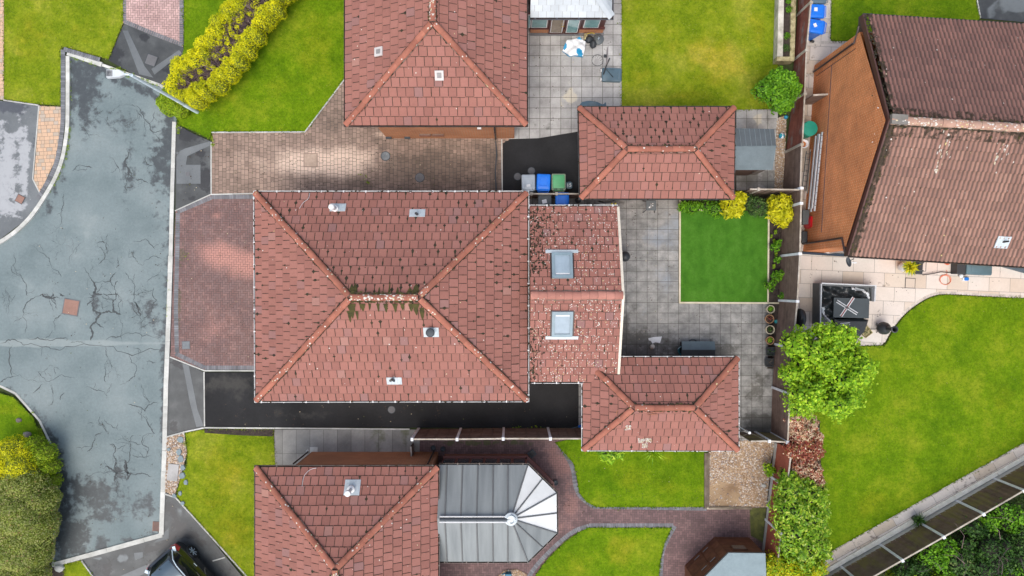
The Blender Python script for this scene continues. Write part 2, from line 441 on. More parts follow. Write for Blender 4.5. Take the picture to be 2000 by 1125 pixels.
def lawn_mat(name, a, b, c, brown, br_amt=.5):
    t = NT(name)
    base = t.ramp(t.noise(.55, 7, .62), [(0.3, a), (0.5, b), (0.7, c)])
    base = t.mix(1.0, base, t.ramp(t.noise(2.4, 6, .7), [(0.3, (.72, .80, .7)), (0.5, (1, 1, 1)), (0.7, (1.35, 1.18, 1.5))]), 'MULTIPLY')
    base = t.mix(1.0, base, t.ramp(t.noise(11, 5, .7), [(0.25, (.62, .66, .6)), (0.5, (1, 1, 1)), (0.78, (1.45, 1.35, 1.3))]), 'MULTIPLY')
    base = t.mix(1.0, base, t.ramp(t.noise(55, 3, .7), [(0.25, (.6, .6, .6)), (0.75, (1.4, 1.4, 1.4))]), 'MULTIPLY')
    v = t.math('ADD', t.attr('st'), t.math('MULTIPLY', t.math('SUBTRACT', t.noise(.9, 7, .68), .5), 1.1))
    mr = t.n('ShaderNodeMapRange', interpolation_type='SMOOTHSTEP'); t.l(v, mr.inputs[0])
    mr.inputs[1].default_value = .3; mr.inputs[2].default_value = .75; mr.inputs[3].default_value = 0; mr.inputs[4].default_value = br_amt
    base = t.mix(mr.outputs[0], base, t.mix(1.0, base, brown, 'MULTIPLY'))
    t.l(base, t.b.inputs['Base Color']); t.b.inputs['Roughness'].default_value = .95; t.b.inputs['Specular IOR Level'].default_value = .1
    t.bump(t.noise(38, 5, .75), .9, .05)
    return t.m
X['lawn_a'] = lawn_mat('lawn_front', (.13, .205, .006), (.205, .275, .011), (.32, .345, .036), (1.55, 1.08, 1.5), .65)
X['lawn_b'] = lawn_mat('lawn_back', (.085, .18, .004), (.142, .25, .006), (.225, .30, .014), (1.55, 1.08, 1.6), .6)
X['turf'] = mk('artificial_turf', [(0.3, (.040, .135, .010)), (0.5, (.054, .165, .013)), (0.75, (.075, .20, .022))], 1.6, 7, .9, .42, 28, .5, stretch=(1.6, 1, 1), spec=.15, bdist=.03)
# ------------------------------------------------------------------ the ground
def struct(name, mb, mats, st=True, kind='structure', **k):
    o = mb.build(name, mats, st=st, **k); o['kind'] = kind; return o
g = MB(); sheet(g, W2([(-1800, -1400), (3800, -1400), (3800, 2600), (-1800, 2600)]), -.05, 0, 6); struct('ground', g, mk('rough_ground', [(0.3, (.03, .04, .014)), (0.5, (.055, .08, .018)), (0.7, (.10, .12, .03))], .35, 8, .95, .4, 30, .9, bdist=.05))

# road with its cracks
road_px = [(135, 105), (200, 128), (318, 172), (343, 200), (345, 240), (338, 400), (333, 600), (328, 750), (324, 900), (322, 960), (317, 1046), (105, 1103), (107, 950), (103, 880), (78, 825), (30, 772),
           (-40, 735), (-500, 690), (-500, 570), (-80, 512), (0, 476), (50, 436), (88, 385), (118, 325), (131, 260), (134, 200)]
g = MB()
sheet(g, W2(road_px), .002, 0, .35,
      st=[ell(160, 170, 34, 70), ell(175, 130, 45, 22), lin([(150, 120), (230, 155), (330, 200)], 7), lin([(338, 235), (333, 330), (329, 600), (320, 900), (316, 1040)], 6.5),
          ell(305, 320, 16, 50, 0, .85), ell(252, 335, 9, 45, 0, .8), ell(288, 598, 30, 14, 10, .8), ell(320, 300, 12, 70), ell(180, 965, 48, 28, 20), ell(145, 1050, 32, 40), ell(205, 1000, 30, 18, 0, .9),
          ell(275, 985, 28, 22, 0, .8), lin([(10, 765), (60, 810), (100, 860), (122, 930), (128, 1000), (125, 1080)], 11), lin([(120, 1095), (300, 1040)], 3), ell(190, 590, 14, 18, 0, .62), ell(200, 615, 10, 14, 0, .6),
          ell(312, 420, 8, 20, 0, .75), lin([(90, 400), (128, 330), (133, 260)], 4, .85), ell(250, 920, 6, 30, 0, .75), ell(228, 930, 6, 40, 0, .72), ell(200, 1055, 18, 8, 0, .8), ell(95, 410, 16, 20, 0, .62),
          ell(240, 240, 40, 25, 20, .55), ell(300, 640, 26, 22, 0, .6)],
      s2=[lin([(-400, 668), (0, 668), (140, 672), (322, 675)], 5, 1.0), ell(60, 560, 80, 60, 0, .5), ell(170, 450, 60, 90, 0, .5)])
cr = random.Random(3)
def crack(pts, wd=.022, z=.007, depth=0):
    pts = [Vector((P(x, y).x, P(x, y).y)) for x, y in pts]
    for _ in range(4):
        q = [pts[0]]
        for a, b in zip(pts[:-1], pts[1:]):
            d = b - a; L = d.length
            if L > .05: q.append(a.lerp(b, cr.uniform(.35, .65)) + Vector((-d.y, d.x)) * cr.uniform(-.2, .2))
            q.append(b)
        pts = q
    n = len(pts); prev = None
    if depth < 2 and n > 8:
        for _ in range(int(n * .05) + cr.randint(0, 2)):   # side branches
            s_ = pts[cr.randrange(2, n - 2)]; an = cr.uniform(0, 6.28); L = cr.uniform(.15, .7) * (1 - .4 * depth); m_ = s_ + Vector((math.cos(an), math.sin(an))) * L * .5; an += cr.uniform(-.7, .7); e_ = m_ + Vector((math.cos(an), math.sin(an))) * L * .5
            crack([(v.x / M_PX + 1000, 562.5 - v.y / M_PX) for v in (s_, m_, e_)], wd * .55, z - .0006, depth + 1)
    wmod = 1.0
    for i, p in enumerate(pts):
        d = (pts[min(i + 1, n - 1)] - pts[max(i - 1, 0)]).normalized(); e = Vector((-d.y, d.x))
        wmod = max(.25, min(1.9, wmod + cr.uniform(-.35, .35))); wv = wd * wmod * cr.uniform(.6, 1.4) * (min(1, min(i, n - 1 - i) / 4 + .15))
        cur = (p + e * wv * .5, p - e * wv * .5)
        if prev: g.poly([(prev[0].x, prev[0].y, z), (prev[1].x, prev[1].y, z), (cur[1].x, cur[1].y, z), (cur[0].x, cur[0].y, z)], 1)
        prev = cur
R5 = [[(370, 0), (365, 110), (350, 200), (345, 300), (360, 345), (310, 390)], [(300, 285), (345, 300)], [(170, 305), (230, 350), (270, 380), (300, 430), (345, 470), (357, 500)], [(415, 270), (430, 320), (425, 400)],
 [(640, 235), (625, 300), (628, 350), (600, 400), (575, 425)], [(565, 300), (625, 300)], [(780, 290), (850, 275), (885, 310), (908, 335)], [(785, 340), (795, 400), (835, 430), (850, 400), (900, 375), (960, 400)],
 [(490, 440), (520, 480), (545, 525), (600, 520), (650, 520), (680, 470)], [(545, 430), (535, 475)], [(600, 600), (660, 600), (710, 620)], [(600, 640), (605, 690)], [(790, 480), (785, 600), (780, 640)],
 [(765, 605), (800, 605), (870, 590)], [(780, 640), (850, 740), (820, 800), (822, 870)], [(860, 530), (940, 485)], [(0, 620), (45, 600), (40, 540)], [(40, 600), (45, 720)], [(80, 350), (105, 480), (150, 580), (160, 610)],
 [(220, 610), (150, 660), (135, 690), (145, 830)], [(365, 710), (310, 760), (325, 810)], [(160, 855), (400, 865)], [(0, 890), (150, 895), (400, 905), (950, 912)], [(620, 870), (950, 875)], [(75, 895), (70, 1080)],
 [(0, 1120), (75, 1080), (180, 1100), (280, 1110), (440, 1090)], [(220, 1060), (290, 1015), (350, 1040)], [(220, 1050), (280, 1110)], [(620, 905), (640, 980), (620, 1060), (625, 1120)], [(640, 980), (680, 1030), (700, 1120)],
 [(755, 950), (770, 1000), (800, 1020), (790, 1080), (740, 1110)], [(780, 910), (830, 940)], [(855, 990), (920, 1000)], [(710, 620), (700, 700), (718, 770), (715, 870)], [(245, 895), (243, 960)], [(690, 380), (700, 430)], [(900, 560), (890, 690), (840, 740)]]
R5b = [[(545, 525), (550, 590), (600, 600)], [(520, 590), (550, 640), (545, 690), (590, 715), (550, 770), (530, 790), (532, 870)], [(690, 520), (670, 560), (680, 600), (660, 650), (665, 700), (710, 720)], [(590, 715), (665, 705)],
 [(220, 610), (250, 600), (300, 620), (310, 590)], [(350, 590), (380, 610)], [(780, 640), (810, 700), (830, 760)]]
R9 = [[(200, 50), (250, 0)], [(290, 130), (310, 60), (300, 0)], [(350, 100), (380, 50)], [(750, 115), (800, 130), (850, 160), (875, 120), (930, 110)], [(830, 0), (860, 80), (875, 120)], [(800, 160), (860, 220), (890, 270), (910, 290)],
 [(910, 290), (850, 300), (830, 340), (870, 370), (860, 440)], [(790, 300), (755, 340), (830, 350)], [(760, 340), (760, 430), (740, 500)], [(775, 410), (860, 430)], [(640, 350), (680, 370), (665, 410), (690, 450)],
 [(555, 310), (600, 285)], [(555, 310), (540, 370), (510, 400)], [(500, 540), (600, 520), (690, 525), (820, 525), (890, 540)], [(510, 230), (545, 225)], [(590, 190), (580, 240), (640, 290)], [(680, 560), (680, 640)], [(500, 20), (620, 60), (630, 90)], [(690, 230), (690, 270)]]
R1 = [[(640, 660), (700, 615), (800, 620), (850, 700), (880, 760), (950, 765)], [(490, 745), (540, 790), (600, 800)], [(530, 690), (570, 680)], [(560, 690), (545, 720)], [(720, 740), (800, 700)], [(640, 740), (640, 660)],
 [(850, 910), (860, 960), (900, 970)], [(420, 1000), (480, 970), (540, 980)], [(790, 1050), (870, 1080)], [(700, 1010), (640, 920)], [(800, 640), (830, 690)]]
for L_, oy, wd in ((R5, 375, .02), (R5b, 375, .05), (R9, 750, .021), (R1, 0, .024)):
    for c_ in L_: crack([(x / 3, oy + y / 3) for x, y in c_], wd)
for c_ in ([(680, 450), (685, 520), (670, 570)], [(745, 470), (752, 540), (742, 570)]): crack([(x / 3, 750 + y / 3) for x, y in c_], .07)
for c_ in ([(745, 880), (760, 1000), (735, 1090), (745, 1120)],): crack([(x / 3, y / 3) for x, y in c_], .08)
struct('road', g, [X['asphalt'], X['crack']])

# kerbs
g = MB()
strip(g, W2([(341, 238), (337, 375), (334, 500)]), .17, -.02, .045)
strip(g, W2([(334, 500), (331, 600), (327, 700), (325, 750), (322, 880), (319, 960), (316, 1044)]), .2, -.02, .05, jit=.003)
strip(g, W2([(318, 1044), (210, 1074), (103, 1103)]), .2, -.02, .055, jit=.004)
strip(g, W2([(105, 1101), (107, 1005), (109, 930)]), .09, -.02, .05)
strip(g, W2([(109, 930), (103, 875), (78, 822), (30, 768), (-40, 735)]), .09, -.04, .015)
strip(g, W2(smooth_line([(134, 110), (134, 200), (132, 260), (119, 325), (90, 382), (52, 434), (0, 474), (-80, 510), (-200, 540)], 5)), .17, -.02, .08, seg=.45)
strip(g, W2([(133, 104), (200, 127)]), .2, -.02, .07); strip(g, W2([(200, 127), (312, 166), (330, 178)]), .12, -.02, .035)
struct('kerb', g, X['kerb'], st=False)
g = MB()
br = soldiers(W2(smooth_line([(125, 98), (125, 200), (123, 255), (111, 322), (86, 372), (76, 388)], 5)), .2, .1)
for q in br: pave(g, q, .075, [q], .008, 0)
br = soldiers(W2([(126, 97), (197, 118)]), .2, .1)
for q in br: pave(g, q, .075, [q], .008, 0)
struct('kerb_edging', g, X['block_grey'])

# footways, drives
def area(name, px, z, mat, st=(), s2=(), cell=.4, kind='structure'):
    g_ = MB(); sheet(g_, W2(px), z, 0, cell, st, s2); return struct(name, g_, X[mat], kind=kind)
g = MB()
sheet(g, W2([(212, 118), (243, 45), (300, 68), (360, 92), (350, 140), (343, 160), (318, 172), (260, 145)]), .012, 0, .3, st=[ell(220, 110, 22, 30), ell(330, 130, 14, 14), ell(285, 75, 12, 7, 20)])
sheet(g, W2([(240, 60), (250, 60), (283, 130), (300, 152), (272, 145)]), .016, 1, .3); sheet(g, W2([(296, 135), (350, 98), (356, 104), (302, 146)]), .017, 1, .3)
struct('footway', g, [X['tarmac_wet'], X['concrete_wet']])
g = MB()
sheet(g, W2([(343, 246), (348, 245), (380, 262), (414, 277), (414, 379), (343, 413)]), .012, 0, .3, st=[ell(370, 265, 22, 12, 15), ell(390, 300, 14, 22, 0, .8), ell(400, 350, 12, 25), ell(375, 385, 20, 5)])
sheet(g, W2([(345, 298), (362, 290), (410, 276), (411, 284), (366, 305), (362, 330), (345, 330)]), .016, 1, .3); sheet(g, W2([(345, 322), (392, 322), (392, 359), (345, 359)]), .017, 1, .3)
struct('footway', g, [X['tarmac_wet'], X['concrete_wet']])
g = MB()
sheet(g, W2([(328, 696), (345, 700), (400, 728), (400, 834), (345, 848), (327, 852)]), .012, 0, .3, st=[ell(345, 712, 18, 7, 20), ell(335, 835, 16, 10), ell(395, 720, 3, 3)])
sheet(g, W2([(357, 710), (369, 714), (386, 800), (398, 832), (384, 834), (372, 790)]), .016, 1, .3)
struct('footway', g, [X['tarmac_wet'], X['concrete_wet']])
g = MB()
sheet(g, W2([(322, 960), (345, 970), (485, 1140), (560, 1250), (200, 1250), (162, 1092), (240, 1068), (317, 1048)]), .012, 0, .3,
      st=[ell(335, 995, 10, 16), ell(325, 1060, 24, 14, -20), ell(355, 1035, 25, 14, 40, .9), ell(205, 1110, 22, 18, 0, .8), ell(290, 1075, 14, 20, 0, .8), ell(385, 1050, 40, 8, 48, .8)],
      s2=[ell(240, 1090, 14, 14, 0, .8), ell(270, 1084, 8, 6), ell(190, 1092, 12, 6, 0, .8), ell(215, 1115, 10, 8, 0, .7), ell(350, 1000, 14, 25, -30, .62)])
sheet(g, W2([(312, 1050), (330, 1030), (330, 1052), (300, 1060)]), .016, 1, .3); sheet(g, W2([(235, 1125), (312, 1092), (316, 1104), (262, 1130)]), .016, 1, .3); sheet(g, W2([(262, 1080), (279, 1078), (280, 1088), (264, 1094)]), .016, 1, .3)
struct('footway', g, [X['tarmac_wet'], X['concrete_wet']])
area('driveway', [(-300, 180), (0, 197), (78, 206), (66, 350), (84, 386), (50, 430), (0, 468), (-80, 505), (-300, 540)], .012, 'concrete_wet',
     st=[ell(10, 330, 22, 70), ell(45, 310, 13, 75), ell(-50, 330, 30, 80), ell(12, 400, 30, 25), ell(42, 395, 10, 20, 0, .8), ell(0, 250, 8, 20, 0, .7)], s2=[ell(60, 260, 10, 40, 0, .75), ell(20, 210, 50, 12, 0, .9)])
area('driveway', [(400, 727), (520, 727), (1145, 727), (1145, 836), (400, 834)], .012, 'tarmac_black', st=[ell(450, 750, 60, 18, 0, .85), ell(470, 800, 60, 8, 0, .5), ell(600, 808, 60, 10, 0, .55)])
area('yard', [(982, 268), (1052, 268), (1130, 255), (1135, 380), (982, 380)], .012, 'tarmac_black')
area('yard', [(1035, 378), (1200, 378), (1200, 400), (1035, 400)], -.01, 'tarmac_black')
area('driveway', [(1897, -60), (1905, 10), (1915, 36), (2300, 70), (2300, -60)], .012, 'tarmac_wet', s2=[ell(1935, 25, 20, 10), ell(1990, 5, 40, 20)])

def paving(name, px, bricks_fn, mat, joint='joint', z=.02, gap=.008, st=(), s2=(), jit=0.0, edge=None, ew=.2, ep=.1, emat='block_grey', extra=None):
    g_ = MB(); pw = W2(px)
    sheet(g_, pw, z - .007, 1, .6, st, s2)
    pave(g_, pw, z, bricks_fn(pw), gap, 0, st, s2, jit)
    if edge:
        for e in edge:
            for q in soldiers(W2(e), ew, ep): pave(g_, q, z + .005, [q], gap, 2, (), s2)
    return struct(name, g_, [X[mat], X[joint], X[emat]])
drive_edge = [[(346, 688), (344, 600), (347, 480), (348, 416)], [(347, 414), (413, 386)], [(413, 385), (500, 384)], [(343, 690), (400, 718), (500, 718)]]
paving('driveway', [(343, 412), (412, 381), (520, 381), (520, 722), (400, 722), (333, 696)], lambda p: herring(p, .2, 0), 'herring', st=[ell(440, 502, 46, 24, 8), ell(480, 515, 40, 24), ell(425, 420, 12, 10, 0, .65), ell(430, 640, 60, 50, 0, .42)],
       s2=[ell(355, 500, 10, 25, 0, .75), ell(350, 600, 6, 60, 0, .7)], edge=drive_edge, gap=.012)
g = MB()
strip(g, W2([(342, 412), (412, 380), (497, 378)]), .045, 0, .04, seg=.9); strip(g, W2([(332, 697), (400, 724), (500, 724)]), .05, 0, .04, seg=.9); strip(g, W2([(399, 726), (400, 833)]), .05, 0, .035)
strip(g, W2([(326, 853), (362, 843), (400, 835), (536, 836)]), .06, 0, .06); strip(g, W2([(536, 836), (800, 838)]), .06, 0, .05)
strip(g, W2([(413, 278), (413, 379)]), .05, 0, .04); strip(g, W2([(414, 259), (596, 258)]), .05, 0, .05); strip(g, W2([(596, 258), (676, 152)]), .05, 0, .05)
strip(g, W2([(322, 964), (345, 972), (480, 1122), (520, 1180)]), .06, 0, .055, jit=.004); strip(g, W2([(416, 1095), (440, 1088)]), .05, 0, .05); strip(g, W2([(160, 1094), (200, 1150)]), .06, 0, .05)
strip(g, W2([(8, 196), (76, 206)]), .05, 0, .05); strip(g, W2([(77, 206), (65, 350), (84, 388)]), .05, 0, .04); strip(g, W2([(980, 272), (981, 376)]), .05, 0, .04)
strip(g, W2([(1896, -60), (1914, 36)]), .05, 0, .05)
struct('edging', g, X['kerb'], st=False)
paving('driveway', [(241, -120), (358, -120), (358, 92), (300, 70), (241, 45)], lambda p: herring(p, .2, 0), 'block_pink', s2=[ell(286, 14, 4, 4)], edge=[[(243, -60), (243, 42)], [(243, 42), (300, 66), (357, 88)], [(355, -60), (355, 90)]], gap=.012)
paving('driveway', [(415, 260), (597, 259), (680, 145), (700, 200), (760, 240), (1010, 265), (982, 280), (982, 380), (413, 380)], lambda p: running(p, .2, .165, R(90), .5, None, .25), 'block_tan', gap=.014,
       st=[ell(600, 316, 62, 24), ell(680, 318, 48, 26), ell(630, 322, 90, 20), ell(760, 262, 30, 6, 0, .7), ell(520, 320, 60, 40, 0, .42)], s2=[ell(860, 330, 110, 48), ell(720, 360, 40, 10, 0, .7), ell(640, 230, 30, 40, 0, .7), ell(960, 330, 20, 60), ell(510, 325, 10, 10, 0, .62), ell(450, 365, 60, 8, 0, .6)])
paving('side_path', [(-60, -80), (8, -80), (8, 195), (-60, 195)], lambda p: running(p, .2, .165, 0, .5, None, .25), 'block_gold')
paving('side_path', [(78, 207), (120, 209), (119, 255), (108, 315), (84, 366), (78, 377), (67, 350)], lambda p: running(p, .2, .165, R(3), .5, None, .25), 'block_gold', z=.03, gap=.01)
def grid(p, L, Wd, px0, py0, ang=0.0, off=0.0):
    o = P(px0, py0); return running(p, L, Wd, ang, off, (o.x, o.y))
pit = 20.4 * M_PX
north_patio = paving('patio', [(1030, -150), (1214, -150), (1214, 215), (1136, 236), (1129, 257), (1052, 270), (990, 272), (990, 60)], lambda p: grid(p, pit, pit, 1034, 68.3), 'slab_north', gap=.018, joint='joint',
       st=[ell(1145, 152, 7, 9, 30), ell(1167, 118, 8, 7, 0, .9), ell(1040, 220, 12, 10, 0, .5), ell(1170, 240, 60, 8, 0, .7), ell(1060, 250, 30, 14, 0, .6), ell(1195, 80, 12, 8, 0, .8)], s2=[ell(1112, 190, 14, 22, 20), ell(1108, 180, 8, 18)])
main_px = [(1029, 378), (1529, 378), (1520, 600), (1505, 862), (1130, 862), (1130, 740), (1029, 740)]
paving('patio', main_px, lambda p: grid(p, pit, pit, 1243.5, 427.7), 'slab_grey', gap=.016, joint='joint',
       st=[ell(1260, 680, 60, 26), ell(1225, 650, 16, 50, 0, .8), ell(1400, 685, 60, 14, 0, .9), ell(1475, 760, 30, 40, 0, .6), ell(1480, 830, 40, 30), ell(1299, 402, 9, 5, 0, 1.1), ell(1180, 392, 60, 12, 0, .8), ell(1510, 660, 12, 60, 0, .8), ell(1230, 400, 20, 12, 0, .5)],  # dark marks along the garage edge paint its soft shadow into the slabs
       s2=[ell(1310, 450, 18, 30), ell(1300, 540, 14, 40, 0, .8), ell(1280, 470, 20, 24, 0, .7), ell(1255, 605, 14, 10, 0, .7), ell(1310, 400, 14, 8, 0, .7)])
paving('patio', [(1436, 214), (1521, 214), (1516, 250), (1512, 372), (1436, 372)], lambda p: grid(p, pit, pit, 1458, 232), 'slab_north', gap=.016, st=[ell(1470, 350, 60, 22), ell(1500, 240, 8, 12, 0, .8)], s2=[ell(1478, 235, 8, 14, 30), ell(1468, 244, 14, 6, -20)])
paving('side_path', [(536, 838), (820, 838), (820, 885), (620, 885), (620, 930), (536, 930)], lambda p: grid(p, 26.8 * M_PX, 47 * M_PX, 552, 886), 'slab_side', gap=.012, joint='joint',
       st=[ell(740, 845, 18, 9), ell(800, 850, 12, 14), ell(640, 872, 60, 7, 0, .9), ell(700, 878, 100, 5, 0, .9), ell(555, 862, 10, 12, 0, .6)])
plum_px = [(812, 840), (1140, 840), (1140, 862), (1500, 988), (1490, 1060), (1480, 1250), (850, 1250), (850, 885), (812, 880)]
paving('garden_path', plum_px, lambda p: herring(p, .2, R(0)), 'block_plum', z=.016, gap=.01,
       st=[ell(1100, 910, 24, 16, 30), ell(1115, 985, 14, 40, 0, .8), ell(1085, 1035, 20, 16, 0, .7), ell(1075, 880, 20, 6, 0, .7)], s2=[ell(1487, 1020, 18, 34), ell(940, 865, 120, 5, 0, .8)],
       edge=[smooth_line([(1090, 866), (1106, 890), (1119, 916), (1124, 950), (1136, 972), (1158, 988)], 5), [(1158, 989), (1380, 993)], smooth_line([(1318, 1027), (1300, 1060), (1292, 1090), (1288, 1180)], 5), [(1150, 1026), (1315, 1026)], smooth_line([(1150, 1027), (1120, 1038), (1085, 1066), (1045, 1108), (1020, 1150)], 5)])
g = MB(); sheet(g, W2([(1464, 992), (1500, 992), (1494, 1060), (1466, 1046)]), .024, 0, .3, st=[ell(1482, 1015, 16, 26)]); struct('moss_bed', g, mk('moss_ground', [(0.3, (.05, .055, .02)), (0.7, (.13, .14, .03))], 4, 6, .95, .4, 40, .8))
a35 = R(-2.4)
paving('patio', [(1564, -150), (1624, -150), (1620, 84), (1690, 86), (1900, 300), (1900, 500), (2100, 528), (2250, 540), (2250, 600), (2000, 581), (1930, 577), (1850, 573), (1822, 576), (1795, 590), (1765, 612), (1742, 640), (1723, 673), (1560, 672), (1540, 680)],
       lambda p: grid(p, .93, .62, 1565, 499, a35, .5), 'sandstone', 'joint_pale', gap=.014, z=.02, st=[ell(1722, 565, 3, 10, 20, 1.0), ell(1560, 130, 60, 100, 0, .4)],
       edge=[smooth_line([(2100, 588), (2000, 580), (1930, 576), (1850, 572), (1822, 575), (1795, 588), (1765, 611), (1741, 640), (1725, 668)], 4), [(1723, 671), (1662, 673)], [(1622, -100), (1619, 81)], [(1580, 83), (1690, 84)]], ew=.14, ep=.13, emat='setts')
paving('garden_path', [(1600, 1095), (1618, 1080), (2010, 862), (2200, 755), (2200, 810), (2010, 905), (1640, 1125), (1600, 1125)], lambda p: grid(p, 1.02, .62, 1633, 1092, R(29.3), .0), 'path_slab', 'joint_pale', gap=.014, z=.02, st=[ell(1700, 1060, 60, 20, -30, .5), ell(1900, 945, 60, 20, -30, .5)],
       edge=[[(1622, 1077), (2010, 861), (2160, 776)]], ew=.1, ep=.2, emat='setts')

# lawns and beds
LAWNS = []
def lawn(px, mat, z=.03, st=(), name='lawn'):
    o = area(name, px, z, mat, st=st, cell=.5); LAWNS.append((px, mat, z)); return o
lawn([(9, -150), (241, -150), (241, 45), (226, 84), (212, 117), (198, 112), (135, 94), (121, 92), (119, 206), (78, 204), (9, 194)], 'lawn_a', .032, [ell(70, 60, 60, 50, 0, .6), ell(160, 60, 50, 40, 0, .55), ell(60, 120, 30, 30, 0, .5), ell(100, 170, 15, 30, 0, .5)])
lawn([(359, -150), (674, -150), (674, 152), (640, 200), (597, 257), (415, 257), (409, 272), (382, 258), (348, 243), (346, 200), (320, 172), (342, 160), (352, 128), (360, 92)], 'lawn_b', .033, [ell(620, 100, 40, 60, 0, .8), ell(560, 160, 50, 30, 0, .6), ell(420, 200, 60, 20, -20, .75), ell(620, 40, 30, 30, 0, .6), ell(540, 60, 30, 30, 0, .5), ell(440, 225, 50, 14, 0, .5)])
lawn([(362, 845), (400, 838), (535, 838), (538, 915), (500, 915), (500, 1250), (560, 1250), (480, 1122), (345, 968), (354, 930), (366, 905), (366, 870)], 'lawn_a', .034, [ell(440, 920, 50, 50, 0, .75), ell(450, 1040, 40, 60, 0, .75), ell(420, 980, 30, 20, 0, .6)])
lawn([(127, 1101), (160, 1094), (200, 1150), (200, 1250), (120, 1250)], 'lawn_a', .035)
lawn([(-200, 640), (-80, 740), (28, 776), (66, 815), (80, 850), (60, 870), (-200, 900)], 'lawn_b', .036, [ell(20, 800, 30, 14, 0, .8)])
lawn([(1214, -150), (1522, -150), (1519, 130), (1521, 213), (1436, 215), (1300, 240), (1214, 215)], 'lawn_a', .037, [ell(1400, 120, 60, 50, 0, .85), ell(1300, 60, 50, 60, 0, .5), ell(1250, 150, 30, 40, 0, .6), ell(1480, 60, 30, 60, 0, .6), ell(1340, 190, 70, 14, 0, .6)])
lawn([(1625, -150), (1896, -150), (1906, 10), (1913, 34), (1900, 60), (1700, 80), (1622, 80)], 'lawn_b', .038, [ell(1800, 20, 60, 10, 0, .4)])
LR = smooth_line([(2160, 592), (2000, 583), (1930, 580), (1850, 576), (1824, 579), (1798, 592), (1769, 614), (1746, 643), (1728, 675)], 4)
lawn(LR + [(1662, 677), (1560, 680), (1540, 900), (1560, 1080), (1616, 1080), (2010, 858), (2160, 772)], 'lawn_b', .034, [ell(1820, 760, 50, 40, 0, .5), ell(1850, 680, 60, 30, 0, .35), ell(1700, 990, 50, 30, -30, .8), ell(1950, 780, 40, 40, 0, .6), ell(1750, 880, 40, 60, 0, .4)])
lawn([(1084, 864), (1145, 850), (1379, 870), (1378, 990), (1165, 990), (1145, 980), (1131, 962), (1126, 930), (1120, 905)], 'lawn_b', .034, [ell(1230, 930, 50, 30, 0, .75), ell(1300, 950, 40, 30, 0, .7), ell(1290, 900, 30, 14, 0, .6)])
lawn(smooth_line([(1045, 1125), (1062, 1100), (1095, 1065), (1125, 1042), (1150, 1030)], 3) + [(1312, 1030), (1298, 1060), (1290, 1092), (1284, 1150), (1284, 1250), (960, 1250)], 'lawn_b', .035, [ell(1210, 1075, 30, 30, 0, .95), ell(1120, 1110, 40, 30, 0, .7), ell(1230, 1055, 40, 14, 0, .8)])
area('artificial_turf', [(1329, 412), (1500, 412), (1498, 590), (1328, 590)], .045, 'turf')
g = MB()
for q in ([(1327.5, 391), (1327, 591)], [(1500.5, 412), (1499, 590)], [(1326, 591), (1522, 592)], [(1365, 410.5), (1415, 411)], [(1380, 992), (1466, 992)]): strip(g, W2(q), .07, 0, .075, seg=2.4, gap=.004)
struct('edging', g, mk('timber_edge', [(0.3, (.5, .44, .3)), (0.7, (.66, .6, .45))], 3, 5, .9, .15, 30, .3), st=False)
g = MB(); strip(g, W2([(1377, 884), (1377, 992)]), .1, 0, .11, seg=2.4); strip(g, W2([(1383, 884), (1382, 992)]), .12, 0, .07, seg=2.4); strip(g, W2([(1383, 990), (1468, 992)]), .1, 0, .08, seg=1.8)
struct('edging', g, mk('old_timber', [(0.3, (.09, .065, .05)), (0.7, (.22, .18, .13))], 3, 5, .95, .2, 30, .5), st=False)
area('flower_bed', [(1500, 380), (1536, 380), (1522, 591), (1499, 591)], .028, 'soil'); area('flower_bed', [(1328, 378), (1500, 378), (1500, 412), (1328, 412)], .028, 'soil')
area('flower_bed', [(1504, 592), (1521, 592), (1510, 720), (1498, 720)], .026, 'soil') ; area('flower_bed', [(1522, 840), (1600, 820), (1610, 1150), (1480, 1150), (1505, 900)], .045, 'soil')
area('flower_bed', [(60, 850), (104, 870), (108, 1100), (128, 1102), (128, 1250), (-200, 1250), (-200, 880)], .03, 'soil')
area('flower_bed', [(400, 838), (495, 837), (535, 838), (535, 852), (470, 850), (400, 845)], .04, 'soil')
# loose stones: stuff
def pebbles(name, px, n, size, z=.02, bed=True, skip=None):
    pw = W2(px)
    if bed:
        g_ = MB(); sheet(g_, pw, z - .012, 0, .4); struct('gravel_base', g_, X['gravel_bed'])
    x0, x1, y0, y1 = bnds(pw); g_ = MB(); k = 0
    while k < n:
        x, y = rng.uniform(x0, x1), rng.uniform(y0, y1)
        if not inside(x, y, pw): continue
        k += 1
        if skip and rng.random() < skip(x / M_PX + 1000, 562.5 - y / M_PX): continue
        s_ = size * rng.uniform(.5, 1.5); a = rng.uniform(0, 6.28); e = rng.uniform(.55, .95); hh = s_ * rng.uniform(.3, .7)
        c, s = math.cos(a), math.sin(a); rr = []
        for t, (rad, zz) in enumerate(((1, 0), (.72, hh))):
            rr.append([(x + s_ * rad * (c * math.cos(q) - s * e * math.sin(q)), y + s_ * rad * (s * math.cos(q) + c * e * math.sin(q)), z - .01 + zz) for q in (0, 1.1, 2.2, 3.1, 4.2, 5.3)])
        g_.loft(rr, 0, None); b = len(g_.v); g_.f.append((b - 6, b - 5, b - 4, b - 3, b - 2, b - 1)); g_.m.append(0); g_.r.append(g_.r[-1])
    return struct(name, g_, X['pebble'], st=False, kind='stuff')
sk = ell(1412, 965, 30, 22)
pebbles('gravel', [(1384, 880), (1440, 860), (1512, 862), (1503, 950), (1500, 990), (1384, 989)], 4200, .032, .03, skip=lambda x, y: .92 if sk(x, y) > .45 else 0)
pebbles('gravel', [(327, 854), (360, 846), (366, 880), (352, 935), (342, 968), (323, 960)], 1500, .035, .04)
pebbles('gravel', [(1517, 232), (1536, 225), (1530, 372), (1512, 372)], 1500, .025, .03)
